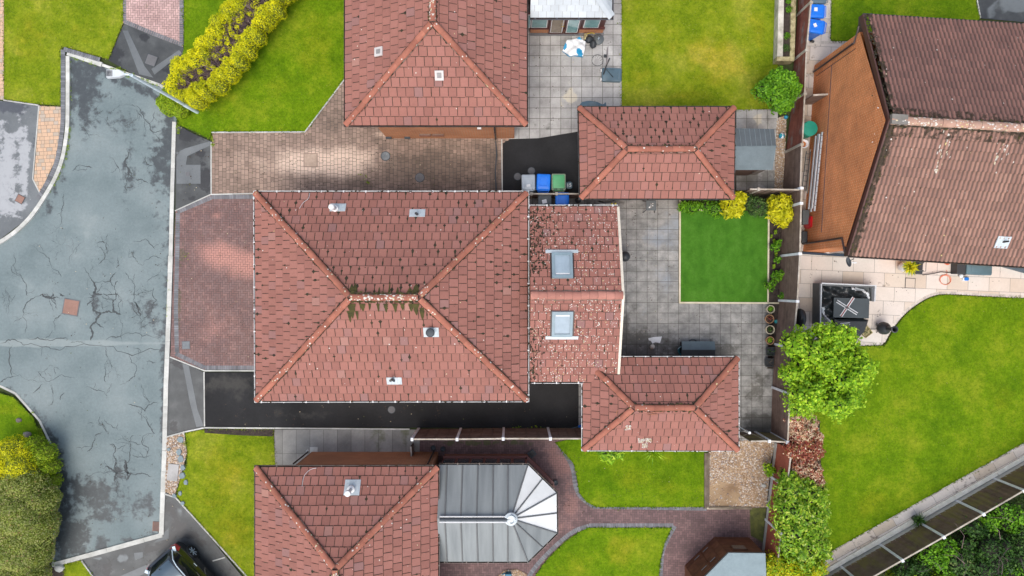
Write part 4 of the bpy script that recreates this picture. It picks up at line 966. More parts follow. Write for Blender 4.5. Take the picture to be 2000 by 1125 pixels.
for p, q in ((en1, e1), (e1, P(1209, 745, eh))):
    q = Vector((en1.x, q.y, q.z)); p = Vector((en1.x, p.y, p.z)); dy = Vector((.05, 0, 0))
    b.loft([[p + dy * s_ + Vector((0, 0, z)) for s_, z in ((-1, .07), (1, .07), (1, -.16), (-1, -.16))], [q + dy * s_ + Vector((0, 0, z)) for s_, z in ((-1, .07), (1, .07), (1, -.16), (-1, -.16))]], 0, cap=True)
b.build('verge_board', X['verge'], house)
gutter('gutter', [en1, en0], X['white'], house, dirty=.3, wd=.07); gutter('gutter', [es0, P(1139, 745, eh)], X['white'], house, dirty=.4, wd=.07)
a = MB(); a.prism([(.6, en0.y - .15), (en1.x - .12, en0.y - .15), (en1.x - .12, es0.y + .2), (.6, es0.y + .2)], -.04, eh - .03)
a.build('wall', X['brick'], house)
a = MB()   # gable triangle
gx = en1.x - .12
a.poly([(gx + .001, en0.y - .15, eh - .03), (gx + .001, es0.y + .2, eh - .03), (gx + .001, e0.y, er - .05)]); a.build('gable', X['brick'], house)
a = MB(); a.box(gx + .02, (e0.y), .05, .07, 2.8, 2.1); dr_ = a.build('patio_door', X['white'], house); a = MB(); [a.box(gx + .06, e0.y + s_ * .68, .15, .012, 1.2, 1.9) for s_ in (-1, 1)]; a.build('pane', X['glass'], dr_)
# skylights
def skylight(px, py, pl, up_sign):
    c = on_plane(pl, px, py, .05); u = Vector((1, 0, 0)); v = pl.v
    a = MB(); fw, fh = .82, 1.08
    def rect(x0, x1, y0, y1, z0, z1, mi, m=None):
        m = m or a
        A = [c + u * x + v * y + pl.n * z1 for x, y in ((x0, y0), (x1, y0), (x1, y1), (x0, y1))]; B = [p - pl.n * (z1 - z0) for p in A]
        m.poly(A, mi, .5)
        for i in range(4): m.poly([A[i], B[i], B[(i + 1) % 4], A[(i + 1) % 4]], mi, .5)
    for (x0, x1, y0, y1) in ((-fw / 2, -fw / 2 + .11, -fh / 2, fh / 2), (fw / 2 - .11, fw / 2, -fh / 2, fh / 2), (-fw / 2 + .11, fw / 2 - .11, fh / 2 - .12, fh / 2), (-fw / 2 + .11, fw / 2 - .11, -fh / 2, -fh / 2 + .12)): rect(x0, x1, y0, y1, -.05, .10, 0)
    for (x0, x1, y0, y1) in ((-fw / 2 - .06, -fw / 2, -fh / 2, fh / 2), (fw / 2, fw / 2 + .06, -fh / 2, fh / 2)): rect(x0, x1, y0, y1, -.05, .03, 1)
    rect(-fw / 2 - .24, fw / 2 + .24, -fh / 2 - .13, -fh / 2 - .0, -.05, .035, 2)
    o = a.build('skylight', [X['frame_grey'], X['brownp'], X['lead']], house); tag(o, 'grey framed roof window with white blind, ' + ('upper one' if up_sign > 0 else 'lower one'))
    g_ = MB(); rect(-fw / 2 + .112, fw / 2 - .112, -fh / 2 + .122, fh / 2 - .122, .0, .055, 0, g_); g_.build('pane', X['skyglass'], o)
    g_ = MB(); rect(-fw / 2 + .15, fw / 2 - .13, fh / 2 - .21, fh / 2 - .16, .056, .06, 0, g_); g_.build('blind_rail', X['white'], o)
X['frame_grey'] = plain('window_frame_grey', (.24, .32, .36), .45, .0, grain=.12); X['skyglass'] = plain('skylight_glass', (.33, .41, .47), .38, grain=.04, bump=0, spec=.4)
skylight(1098, 519, PEN, 1); skylight(1098, 632, PES, -1)
# things on the main roof
def vent(parent, pl, px, py, kind, wx=.55, wy=.42):
    c = on_plane(pl, px, py, .045)
    a = MB(); flash_plate(a, c, pl.u, pl.v, pl.n, wx, wy, .01); fp = a.build('flashing', X['lead'], parent)
    return c
c = vent(house, PN, 660, 405, 0, .62, .36)
a = MB(); a.tube([c + Vector((-.1, -.05, 0)), c + Vector((-.1, -.05, .5))], .07, 14); a.lathe(c.x - .1, c.y - .05, [(.0, c.z + .02), (.15, c.z + .03), (.13, c.z + .12), (.08, c.z + .14)], 18); a.tube([c + Vector((-.1, -.05, .5)), c + Vector((-.1, -.05, .62))], .12, 18); a.lathe(c.x - .1, c.y - .05, [(.12, c.z + .62), (.09, c.z + .66), (0, c.z + .67)], 18); a.build('boiler_flue', X['white'], house, smooth='auto')
c = vent(house, PN, 815, 416, 1, .62, .36); a = MB(); a.tube([c + Vector((0, -.05, 0)), c + Vector((0, -.05, .35))], .055, 14, cap=False); a.tube([c + Vector((0, -.05, .345)), c + Vector((0, -.05, .349))], .05, 14, 1); a.build('soil_pipe', [X['iron_dark'], X['black']], house)
c = vent(house, PS, 842, 649, 2, .58, .42); a = MB(); a.lathe(c.x, c.y, [(.1, c.z - .05), (.1, c.z + .22), (.16, c.z + .23), (.17, c.z + .30), (.14, c.z + .34), (.06, c.z + .36), (0, c.z + .36)], 18); a.build('vent_cowl', X['iron_dark'], house, smooth='auto')
c = vent(house, PS, 770, 744, 3, .6, .34); a = MB(); a.tube([c + Vector((0, 0, -.05)), c + Vector((-.05, .08, .2)), c + Vector((-.06, .08, .5))], .055, 14, cap=False); a.tube([c + Vector((-.06, .08, .48)), c + Vector((-.06, .08, .49))], .05, 14, 1); a.tube([c + Vector((0, .05, .05)), c + Vector((.02, .35, .1))], .02, 8, 2); a.build('soil_pipe', [X['iron_dark'], X['black'], X['lead']], house)
def cable(parent, pl, pts, h=.07, mat='white'):
    sp = smooth_line(pts, 5); a = MB(); a.tube([on_plane(pl, x, y, h) for x, y in sp], .009, 5); a.build('cable', X[mat], parent)
cable(house, PN, [(605, 377), (602, 388), (592, 396), (585, 407)])

# ---- north bungalow (upper left of centre)
hr2 = 4.85
sw2, se2 = P(675, 244, he), P(1028, 244, he); ry = P(845, 43, hr2); nl = 17.5
nw2, ne2 = Vector((sw2.x, nl, he)), Vector((se2.x, nl, he)); rs, rn = ry, Vector((ry.x, nl - 3.6, hr2))
hb = thing('bungalow', 'bungalow at the top edge with red hipped roof and two square white vents', 'house', ((sw2.x + se2.x) / 2, 12, 0))
hip_roof(hb, ne2, nw2, sw2, se2, rs, rn, {}, dict(moss=.07, lich=.14, tw=.335), dict(moss=.2, lich=.2), dict(moss=.22, lich=.16), hip_kw=dict(mossy=.3, lich=.2), ridge_kw=dict(mossy=.6, green=.3, lich=2.5))
gutter('gutter', [nw2, sw2, se2, ne2], X['brownp'], hb, wd=.055, dirty=.3)
wn = [(-5.55, 16.8), (-5.55, 6.64), (.1, 6.64), (.1, 16.8)]
walls(hb, wn, he - .02, X['brick']); soffit(hb, [nw2, ne2, se2, sw2], he, X['brownp'])
P2S = Plane([sw2, se2, rs]); P2W = Plane([nw2, sw2, rs, rn])
for pl, x, y in ((P2W, 740, 101), (P2S, 858, 147)):
    c = on_plane(pl, x, y, .05); a = MB(); q = [c + pl.u * (sx * .17) + pl.v * (sy * .19) for sx, sy in ((-1, -1), (1, -1), (1, 1), (-1, 1))]
    a.poly([p + pl.n * .05 for p in q], 0)
    for i in range(4): a.poly([q[i] + pl.n * .05, q[i] - pl.n * .02, q[(i + 1) % 4] - pl.n * .02, q[(i + 1) % 4] + pl.n * .05], 0)
    for k in range(6): a.poly([c + pl.u * x_ + pl.v * (-.09 + .035 * k + y_) + pl.n * .054 for x_, y_ in ((-.09, 0), (.09, 0), (.09, .022), (-.09, .022))], 1)
    a.build('tile_vent', [plain('vent_white', (.62, .58, .55), .6), X['iron']], hb)
a = MB()
for x, y, z, w_, h_, nm, m_ in ((-5.42, 6.6, .25, .25, .1, 'air_brick', 'iron_dark'), (-4.6, 6.6, .25, .25, .1, 'air_brick', 'iron_dark'), (-3.75, 6.615, .7, .5, .2, 'vent_panel', 'brick_dark'), (-3.2, 6.615, .7, .5, .2, 'vent_panel', 'brick_dark'), (-1.35, 6.6, 2.1, .16, .1, 'overflow_pipe', 'white')): a = MB(); a.box(x, y, z, w_, .09, h_); a.build(nm, X[m_], hb)
a = MB(); a.tube([P(967, 262, 2.3) + Vector((0, .05, 0)), Vector((-.72, 6.57, 2.3)), Vector((-.72, 6.57, .05))], .035, 8); a.build('downpipe', X['black'], hb)
a = MB(); a.tube([(-.72, 6.5, .04), (-.68, 5.9, .035), (-.74, 5.2, .035), (-.70, 4.3, .035)], .03, 6); tag(a.build('hose', X['iron_dark']), 'dark hose lying down the tan drive from the brick wall', 'hose')

# sun room with white tiled roof at the top
eh = 2.25
w0, e0_, = P(1034, 34, eh), P(1195, 34, eh); nE = Vector((e0_.x, 17.0, eh)); nW = Vector((.75, 17.0, eh)); w0.x = .75
apx = P(1157, 0, 3.0); 
X['tile_white'] = mk('pale_tile', [(0.3, (.44, .48, .50)), (0.7, (.54, .58, .60))], 1.5, 5, .5, .08, 30, .15, rnd=.07)
sun = thing('sun_room', 'sun room with pale tiled roof and mahogany doors at the top edge', 'sun room', (2.4, 12.5, 0))
dh = Vector((-1, 1, .82)); tp = e0_ + dh * 1.75
rw = Vector((.75, tp.y, tp.z)); a = MB()
def pale(a, pl):
    a.poly([pl.at(x, y, .004) for x, y in pl.poly], 1, .5); x0, x1, y0, y1 = bnds(pl.poly); y = y0; j = 0
    while y < y1:
        x = x0 - .33 + (j % 2) * .17
        while x < x1:
            c = clip_convex(pl.poly, [(x + .005, y), (x + .325, y), (x + .325, y + .245), (x + .005, y + .245)])
            if len(c) > 2: a.poly([pl.at(p, q, .02 - .012 * (q - y) / .25) for p, q in c], 0)
            x += .33
        y += .25; j += 1
n2 = Vector((e0_.x - 1.75, 17, tp.z))
pale(a, Plane([w0, e0_, tp, rw])); pale(a, Plane([e0_, nE, n2, tp])); a.poly([rw, tp, n2, Vector((.75, 17, tp.z))], 1)
a.build('roof', [X['tile_white'], X['joint_pale']], sun)
a = MB(); d = (tp - e0_).normalized(); sdv = Vector((d.y, -d.x, 0)).normalized()
for k in range(3):
    for s_ in (-1, 1):
        p, q = e0_ + d * (k * 1.0) - Vector((0, 0, 0)), e0_ + d * (k * 1.0 + .99); a.poly([p + Vector((0, 0, .07)), p + sdv * s_ * .17 + Vector((0, 0, .03)), q + sdv * s_ * .17 + Vector((0, 0, .03)), q + Vector((0, 0, .07))], 0)
a.build('hip_cap', X['tile_white'], sun)
gutter('gutter', [w0, e0_, nE], plain('grey_gutter', (.08, .085, .1), .4), sun, wd=.06, dirty=.05)
X['mahog'] = plain('mahogany', (.085, .022, .018), .4, grain=.2); X['pane_teal'] = plain('window_glass', (.20, .36, .36), .07, grain=.3, bump=0, spec=.8, gscale=3); X['pane_warm'] = plain('window_glass_warm', (.22, .17, .12), .07, grain=.5, bump=0, spec=.8, gscale=4)
yb = P(1000, 66).y; xr = 4.02
a = MB(); a.prism([(.8, yb + .02), (xr, yb + .02), (xr, 16.9), (.8, 16.9)], -.04, .58); a.build('dwarf_wall', X['brick'], sun)
a = MB(); a.prism([(.8, yb + .06), (xr - .03, yb + .06), (xr - .03, 16.9), (.8, 16.9)], .58, 2.2); a.box((.8 + xr) / 2, yb + .02, .575, xr - .75, .1, .05); a.build('frame', X['mahog'], sun)
k_ = lambda px, h: (px - 1000) * (H - h) / F
for i, (x0, x1, z0, z1, kind) in enumerate([(1031, 1036, .75, 2.1, 'window'), (1039, 1069, .75, 2.1, 'window'), (1078, 1101, .25, 2.08, 'door'), (1110, 1132, .25, 2.08, 'door'), (1143, 1172, .75, 2.1, 'window')]):
    X0, X1 = k_(x0, 1.5), k_(x1, 1.5)
    a = MB()
    if kind == 'door': a.box((X0 + X1) / 2, yb + .02, .03, X1 - X0 + .16, .1, 2.15)
    else: a.box((X0 + X1) / 2, yb + .035, z0 - .08, X1 - X0 + .14, .07, z1 - z0 + .16)
    o = a.build(kind, X['mahog'], sun)
    a = MB(); a.box((X0 + X1) / 2, yb - (.033 if kind == 'door' else .003), z0 - .03, X1 - X0 + .03, .012, z1 - z0 + .06); a.build('bead', X['white'], o)
    a = MB(); a.box((X0 + X1) / 2, yb - (.042 if kind == 'door' else .012), z0 + .02, X1 - X0 - .03, .01, z1 - z0 - .04); a.build('pane', X['pane_warm'] if i == 2 else X['pane_teal'], o)
    if i == 2: a = MB(); a.tube([(X1 + .06, yb - .06, 1.12), (X1 + .06, yb - .1, 1.12), (X1 - .07, yb - .1, 1.1)], .014, 6); a.build('handle', plain('brass', (.6, .42, .12), .25, .9), o)
a = MB(); a.prism([(.8, yb - .1), (xr + .05, yb - .1), (xr + .05, yb + .03), (.8, yb + .03)], -.03, .05); a.build('plinth', X['iron'], sun)

# ---- south bungalow (lower left) and its conservatory
nw3, ne3 = P(500, 913, he), P(855, 912, he); hr3 = 4.85; rn3 = P(655, 1112, hr3); sl_ = -19.5
sw3, se3 = Vector((nw3.x, sl_, he)), Vector((ne3.x, sl_, he)); rs3 = Vector((rn3.x, sl_ + 3.7, hr3))
hs = thing('bungalow', 'lower left bungalow with hipped roof, boiler flue and brick side wall', 'house', ((nw3.x + ne3.x) / 2, -14, 0))
hip_roof(hs, ne3, nw3, sw3, se3, rs3, rn3, dict(moss=.38, lich=.1, drip=.5), {}, dict(moss=.25, lich=.2), dict(moss=.1, lich=.15), hip_kw=dict(mossy=.6, lich=.35), ridge_kw=dict(mossy=.8, green=.6, lich=2))
gutter('gutter', [se3, ne3, nw3, sw3], X['brownp'], hs, wd=.06, dirty=.5)
yw = min(P(0, 879).y, nw3.y - .02)
walls(hs, [(P(609, 0).x, yw), (P(856, 0).x + .0, yw), (P(856, 0).x, sl_ + .4), (P(609, 0).x, sl_ + .4)], he - .02, X['brick']); soffit(hs, [nw3, ne3, se3, sw3], he, X['brownp'])
a = MB(); x_ = P(607, 0).x; a.tube([(x_ - .04, yw + .06, .25), (x_ - .04, yw + .06, 2.3)], .035, 8); a.lathe(x_ - .04, yw + .1, [(.05, .16), (.07, .3), (.03, .32)], 10, 1); a.box(x_ + .14, yw + .09, .0, .34, .24, .03, 0, 1); a.build('downpipe', [X['brownp'], X['kerb']], hs); a = MB()
a.tube([(P(848, 0).x, yw + .06, .05), (P(848, 0).x, yw + .06, 2.3)], .035, 8); a.build('downpipe', [X['brownp'], X['kerb']], hs)
P3N = Plane([ne3, nw3, rn3]); c = on_plane(P3N, 688, 952, .045); a = MB(); flash_plate(a, c, P3N.u, P3N.v, P3N.n, .62, .62, .01); a.build('flashing', X['lead'], hs)
a = MB(); a.tube([c + Vector((-.03, -.05, -.03)), c + Vector((-.03, -.05, .62))], .065, 14); a.lathe(c.x - .03, c.y - .05, [(.16, c.z + .05), (.15, c.z + .12), (.07, c.z + .16)], 18, 1); a.lathe(c.x - .03, c.y - .05, [(.12, c.z + .56), (.12, c.z + .68), (.1, c.z + .7), (0, c.z + .71)], 18, 1); a.build('boiler_flue', [X['lead'], X['white']], hs, smooth='auto')
cable(hs, P3N, [(618, 914), (605, 918), (594, 930), (590, 950)])

X['poly'] = mk('polycarbonate', [(0.3, (.16, .175, .175)), (0.7, (.26, .28, .275))], .5, 5, .3, .06, 20, .0, rnd=.08, stretch=(6, .5, 1), spec=.6)
X['poly_white'] = mk('frosted_panel', [(0.3, (.62, .63, .61)), (0.7, (.78, .79, .77))], .8, 5, .3, .05, 20, .0, rnd=.08, spec=.5)
X['bar'] = plain('glazing_bar', (.15, .155, .155), .5)
con = thing('conservatory', 'conservatory with grey panelled roof and fan shaped end', 'conservatory', (-.5, -10, 0))
ce, cr_ = 2.1, 3.1
L0, L1 = P(859, 908, ce), P(1031, 908, ce); A1, A2 = P(1087, 963, ce), P(1088, 1041, ce); S1, S0 = P(1031, 1097, ce), P(859, 1097, ce); top0, top1 = P(859, 1013, cr_), P(998, 1013, cr_)
def facet(pts, mat):
    pl = Plane([pts[0], pts[1], pts[2]]); a = MB(); a.poly([p for p in pts], 0); n = len(pts)
    a.poly([p - Vector((0, 0, .03)) for p in reversed(pts)], 0); return a.build('roof_panel', mat, con)
def lerp(a, b, t): return a + (b - a) * t
bars = []
xs = [859, 873.5, 903.5, 933.5, 963.5, 992]
def onx(a, b, x_px, px0, px1): return lerp(a, b, (x_px - px0) / (px1 - px0))
for (E0, E1) in ((L0, L1), (S0, S1)):
    for i in range(5):
        t0, t1 = (xs[i] - 859) / (1031 - 859), (xs[i + 1] - 859) / (1031 - 859); u0, u1 = (xs[i] - 859) / (998 - 859), (xs[i + 1] - 859) / (998 - 859)
        q = [lerp(E0, E1, t0), lerp(E0, E1, t1), lerp(top0, top1, min(1, u1)), lerp(top0, top1, u0)]
        # keep bars square to the ridge
        q[3].x = q[0].x = lerp(E0, E1, t0).x; q[2].x = q[1].x
        facet(q, X['poly']); bars.append((q[1], q[2]))
    e_ = lerp(E0, E1, (992 - 859) / 172); rp__ = lerp(top0, top1, (992 - 859) / 139); rp__.x = e_.x; facet([e_, E1, top1, rp__], X['poly']); bars.append((E1, top1))
for i, (a_, b_) in enumerate(((L1, A1), (A1, A2), (S1, A2))):
    m = (a_ + b_) / 2; facet([a_, m, top1], X['poly_white'] if i < 2 else X['poly']); facet([m, b_, top1], X['poly_white'] if i < 2 else X['poly']); bars.append((m, top1)); 
bars += [(A1, top1), (A2, top1)]
a = MB()
for p, q in bars: a.tube([p + Vector((0, 0, .02)), q + Vector((0, 0, .02))], .03, 6)
a.build('glazing_bars', X['bar'], con)
a = MB(); up = Vector((0, 0, .06)); yo = Vector((0, .1, -.03))
for s_, m in ((1, 0), (-1, 0), (0, 1)): a.tube([top0 + up + yo * abs(s_) * s_ * 1.0 + Vector((0, 0, .03)), top1 + up + yo * s_ + Vector((0, 0, .03))], .06 if m else .03, 8, m)
a.lathe(top1.x, top1.y, [(.27, top1.z + .02), (.26, top1.z + .09), (.17, top1.z + .12), (.15, top1.z + .14), (0, top1.z + .15)], 20, 2, cap=True)
for k in range(9): an = R(-90 + k * 22); a.box(top1.x + .16 * math.cos(an), top1.y + .16 * math.sin(an), top1.z + .12, .05, .05, .08, an, 2)
a.build('ridge_cap', [X['white'], X['iron_dark'], X['lead']], con, smooth='auto')
gutter('gutter', [S0, S1, A2, A1, L1, L0], X['brownp'], con, wd=.05, dirty=.1)
off = [Vector((p.x, p.y, 0)) for p in (L0, L1, A1, A2, S1, S0)]
yy = P(0, 885).y
base = [(L0.x, L0.y - .05), (L1.x - .02, L1.y - .05), (A1.x - .07, A1.y - .02), (A2.x - .07, A2.y + .03), (S1.x - .02, S1.y + .06), (S0.x, S0.y + .06)]
a = MB(); a.prism(base, -.04, .62); X['brick_rose'] = brick_mat('rose_brick', (.36, .13, .085), (.44, .17, .11), (.3, .2, .15)); a.build('dwarf_wall', X['brick_rose'], con); X['mahog2'] = plain('reddish_frame', (.22, .085, .07), .45, grain=.2)
a = MB(); b2 = [(x - .03 if 0 < i < 5 else x, y + (-.04 if i < 3 else .04)) for i, (x, y) in enumerate(base)]; a.prism(b2, .62, ce - .05)
a.build('frame', X['mahog2'], con)
a = MB(); g2 = MB()
for i in range(5):
    p, q = Vector((*b2[i], 0)), Vector((*b2[i + 1], 0)); L = (q - p).length; n = max(1, round(L / .62)); d = (q - p).normalized(); o_ = Vector((-d.y, d.x, 0)); ang = math.atan2(d.y, d.x)
    for k in range(n):
        c = p + d * (L * (k + .5) / n) + o_ * .006; g2.box(c.x, c.y, .75, L / n - .12, .012, 1.15, ang)
    a_ = Vector((*base[i], 0)) + (Vector((*base[i + 1], 0)) - Vector((*base[i], 0))) / 2
    if i < 4 or 1: a.box(a_.x, a_.y, .615, L + .06, .14, .04, ang)
a.build('sill', X['mahog2'], con); g2.build('pane', X['glass'], con)

def wall_window(parent, x, y, z, w_, h_, ang, outward, kind='window'):
    a = MB(); ox, oy = outward; a.box(x + ox * .01, y + oy * .01, z, w_, .07, h_, ang); f_ = a.build(kind, X['white'], parent)
    n_ = max(1, round(w_ / .8)); c_, s_ = math.cos(ang), math.sin(ang)
    for k in range(n_):
        d_ = -w_ / 2 + w_ * (k + .5) / n_; a = MB(); a.box(x + c_ * d_ + ox * .05, y + s_ * d_ + oy * .05, z + .09, w_ / n_ - .12, .012, h_ - .18, ang); a.build('pane', X['glass'], f_)
wall_window(house, -7.2, wl[2][1], 1.0, 1.2, 1.1, 0, (0, -1)); wall_window(house, -2.4, wl[2][1], 1.3, .7, .8, 0, (0, -1)); wall_window(house, -4.6, wl[0][1], 1.0, 1.2, 1.1, 0, (0, 1))
wall_window(hs, wl[0][0] * 0 + P(609, 0).x, -10.5, .9, 1.9, 1.3, R(90), (-1, 0)); wall_window(hb, -5.55, 9.6, .9, 1.9, 1.3, R(90), (-1, 0))
# ---- garages
gm = 2.2; gr = 3.28
def garage(label, c4, rp, gut, moss, name='garage', wallmat='brick', ridge_kw={}, hip_kw={}):
    nw, ne, se, sw = [P(x, y, gm) for x, y in c4]; r0, r1 = [P(x, y, gr) for x, y in rp]
    g_ = thing(name, label, 'garage', ((nw.x + se.x) / 2, (nw.y + se.y) / 2, 0))
    hip_roof(g_, ne, nw, sw, se, r0, r1, moss[0], moss[1], moss[2], moss[3], hip_kw=hip_kw, ridge_kw=ridge_kw)
    gutter('gutter', [nw, sw, se, ne], gut, g_, closed=True, wd=.05, dirty=.45)
    walls(g_, [(nw.x + .25, nw.y - .2), (ne.x - .2, ne.y - .2), (se.x - .2, se.y + .22), (sw.x + .25, sw.y + .22)], gm - .02, X[wallmat]); soffit(g_, [nw, ne, se, sw], gm, X['white'] if gut == X['white'] else X['brownp'], .1)
    a = MB(); yc = (nw.y + sw.y) / 2; a.box(nw.x + .23, yc, .02, .08, 2.3, 2.05); o = a.build('garage_door', X['white'], g_); a = MB(); a.box(nw.x + .18, yc, .9, .03, .2, .05); a.build('handle', X['black'], o)
    return g_, Plane([ne, nw, r0, r1]), Plane([sw, se, r1, r0])
garage('upper garage with black gutters and dense dark moss on its top slope', [(1131, 210), (1434, 210), (1432, 387), (1134, 387)], [(1225, 291), (1357, 291)], X['fascia_g'],
       (dict(moss=1.0, lich=.05), dict(moss=.15, lich=.14), dict(moss=.35, lich=.2), dict(moss=.25, lich=.05)), hip_kw=dict(mossy=.9, lich=.1), ridge_kw=dict(mossy=.5, green=.2, lich=.3))
g3, GN, GS = garage('lower garage with white gutters beside the paved rear patio', [(1139, 699), (1441, 699), (1441, 879), (1139, 878)], [(1239, 796), (1356, 796)], X['white'],
       (dict(moss=.55, lich=.08), dict(moss=.08, lich=.15), dict(moss=.5, lich=.15), dict(moss=.15, lich=.1)), hip_kw=dict(mossy=.7, lich=.1), ridge_kw=dict(mossy=.7, green=.3, lich=.2))
a = MB()
for (x, y, k) in ((1252, 859, 60), (1266, 859, 60), (1260, 869, 50), (1227, 834, 40)):
    for _ in range(k): c = on_plane(GS, x + rng.uniform(-6, 6), y + rng.uniform(-4.5, 4.5)); r_ = rng.uniform(.008, .022); a.poly([c + GS.u * (r_ * 1.4 * math.cos(q)) + GS.v * (r_ * math.sin(q)) + GS.n * .05 for q in (0, 1, 2, 3, 4, 5)], 0)
a.build('lichen', X['lichen'], g3)['kind'] = 'stuff'
a = MB()
for (p, q) in (((1264, 807), (1300, 804)), ((1203, 810), (1207, 801)), ((1265, 811), (1285, 809)), ((1346, 810), (1351, 803))):
    A, B = on_plane(GS, *p, .06), on_plane(GS, *q, .06); a.tube([A, (A + B) / 2 + Vector((0, .03, .02)), B], [.008, .025, .006], 6)
a.build('twigs', plain('bark_strip', (.33, .14, .08), .9), g3)['kind'] = 'stuff'

# ---- two storey house on the right
ehh, rhh = 3.97, 6.35
BL = P(657, 0, ehh); BL = P(1657, 498, ehh); TL = P(1686, 30, ehh)
v_ = (TL - BL); Ly = v_.length; v_.normalize(); u_ = Vector((v_.y, -v_.x, 0)); LX = 14.0
BR, TR = BL + u_ * LX, TL + u_ * LX; mid = (BL + TL) / 2
RL = Vector((mid.x, mid.y, rhh)); RLr = RL + u_ * LX
eh_ = thing('brick_house', 'two storey brown brick house with ribbed tile roof at the right edge', 'house', (BL.x + 6, 5, 0))
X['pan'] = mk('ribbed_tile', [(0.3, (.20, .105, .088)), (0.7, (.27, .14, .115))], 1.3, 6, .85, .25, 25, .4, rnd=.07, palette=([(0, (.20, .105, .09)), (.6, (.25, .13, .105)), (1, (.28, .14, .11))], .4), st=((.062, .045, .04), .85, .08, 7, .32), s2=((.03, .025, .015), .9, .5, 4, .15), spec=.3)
X['pan_lit'] = mk('ribbed_tile_lit', [(0.3, (.26, .145, .108)), (0.7, (.35, .195, .145))], 1.3, 6, .85, .25, 25, .4, rnd=.07, palette=([(0, (.27, .145, .115)), (.6, (.33, .18, .14)), (1, (.39, .225, .17))], .4), st=((.10, .072, .06), .85, .08, 7, .32), s2=((.03, .025, .015), .9, .5, 4, .15), spec=.3)  # south slope copy, lighter: its sunlit side is put into the colour
def ribbed(a, pl, sl, mi, up=True):
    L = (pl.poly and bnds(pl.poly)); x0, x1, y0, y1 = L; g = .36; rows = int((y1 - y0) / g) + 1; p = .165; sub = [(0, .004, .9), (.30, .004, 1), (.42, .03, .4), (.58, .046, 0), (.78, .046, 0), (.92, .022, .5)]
    flip = pl.u.dot(u_) < 0
    for j in range(rows):
        yy0, yy1 = y0 + j * g, min(y1, y0 + (j + 1) * g)
        n = int((x1 - x0) / p)
        prev = None; rr = [rng.random() for _ in range(n // 2 + 2)]; jz = [rng.gauss(0, .003) for _ in range(n // 2 + 2)]
        for i in range(n):
            for (s_, h_, st_) in sub:
                x = x0 + (i + s_) * p; t = i // 2
                g_ = x if not flip else x1 - x
                mo = max(0, .95 - g_ / .5) if g_ < .5 else 0
                mo = max(mo, (.62 - (y1 - yy1) * 1.1) if up and y1 - yy1 < .5 else 0)
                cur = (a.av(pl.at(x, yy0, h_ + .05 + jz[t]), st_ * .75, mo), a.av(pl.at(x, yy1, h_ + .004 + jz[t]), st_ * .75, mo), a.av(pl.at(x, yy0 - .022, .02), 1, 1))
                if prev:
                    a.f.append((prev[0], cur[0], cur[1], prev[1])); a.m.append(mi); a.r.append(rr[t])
                    a.f.append((prev[2], cur[2], cur[0], prev[0])); a.m.append(2); a.r.append(rr[t])  # dark strip along each course foot
                prev = cur
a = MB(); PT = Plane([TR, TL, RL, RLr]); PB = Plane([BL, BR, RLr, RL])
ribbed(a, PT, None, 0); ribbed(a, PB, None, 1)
# lichen streaks and dots, moss clumps on the verge
for pl, spots in ((PB, [(1850, 288, 9, 26), (1836, 300, 6, 20), (1960, 290, 10, 24), (1945, 310, 5, 12), (1830, 330, 4, 14)]),):
    for cx_, cy_, sx_, sy_ in spots:
        for _ in range(26):
            c = on_plane(pl, cx_ + rng.gauss(0, sx_ * .45), cy_ + rng.gauss(0, sy_ * .5), .055); r_ = rng.uniform(.01, .035); a.poly([c + pl.u * (r_ * .7 * math.cos(q)) + pl.v * (r_ * 1.7 * math.sin(q)) for q in (0, 1, 2, 3, 4, 5)], 3)
for pl, n_ in ((PB, 70), (PT, 60)):
    for _ in range(n_):
        c = on_plane(pl, rng.uniform(1700, 2000), rng.uniform(260, 500) if pl is PB else rng.uniform(60, 225), .055); r_ = rng.choice((.012, .018, .03)); a.poly([c + pl.u * (r_ * math.cos(q)) + pl.v * (r_ * math.sin(q)) for q in (0, 1, 2, 3, 4, 5)], rng.choice((3, 2)))
for pl in (PT, PB):
    Lr = bnds(pl.poly)
    for _ in range(230):
        along = rng.uniform(0, Lr[3]); dx = abs(rng.gauss(.12, .13)); x = dx if pl is PB else Lr[1] - dx
        if rng.random() < .3: along = Lr[3] - abs(rng.gauss(.1, .2)); x = rng.uniform(0, Lr[1] * .6) if pl is PB else Lr[1] - rng.uniform(0, Lr[1] * .6)
        c = pl.at(x, max(0, along), .055); r_ = rng.uniform(.015, .055)
        a.poly([c + pl.u * (r_ * rng.uniform(.5, 1.2) * math.cos(q)) + pl.v * (r_ * rng.uniform(.6, 1.6) * math.sin(q)) for q in (0, .9, 1.8, 2.7, 3.6, 4.5, 5.4)], 2 if rng.random() < .7 else 4)
a.build('roof', [X['pan'], X['pan_lit'], X['moss_row_shade'], X['lichen'], X['moss_green']], eh_, st=True)
a = MB(); ridgeline(a, RL + Vector((0, 0, .02)), RLr, r=.15, seg=.45, mossy=.5, green=.3, lich=1.6)
X['ridge_p'] = mk('pale_ridge', [(0.3, (.36, .2, .14)), (0.7, (.5, .32, .24))], 2.5, 6, .85, .3, 30, .5, rnd=.2); a.build('ridge_tiles', [X['ridge_p'], X['mortar'], X['moss_row_shade'], X['lichen'], X['moss_green']], eh_)
a = MB(); a.box(RL.x + .28, RL.y, rhh + .0, .56, .34, .16, math.atan2(u_.y, u_.x)); a.build('ridge_end', X['joint_pale'], eh_)
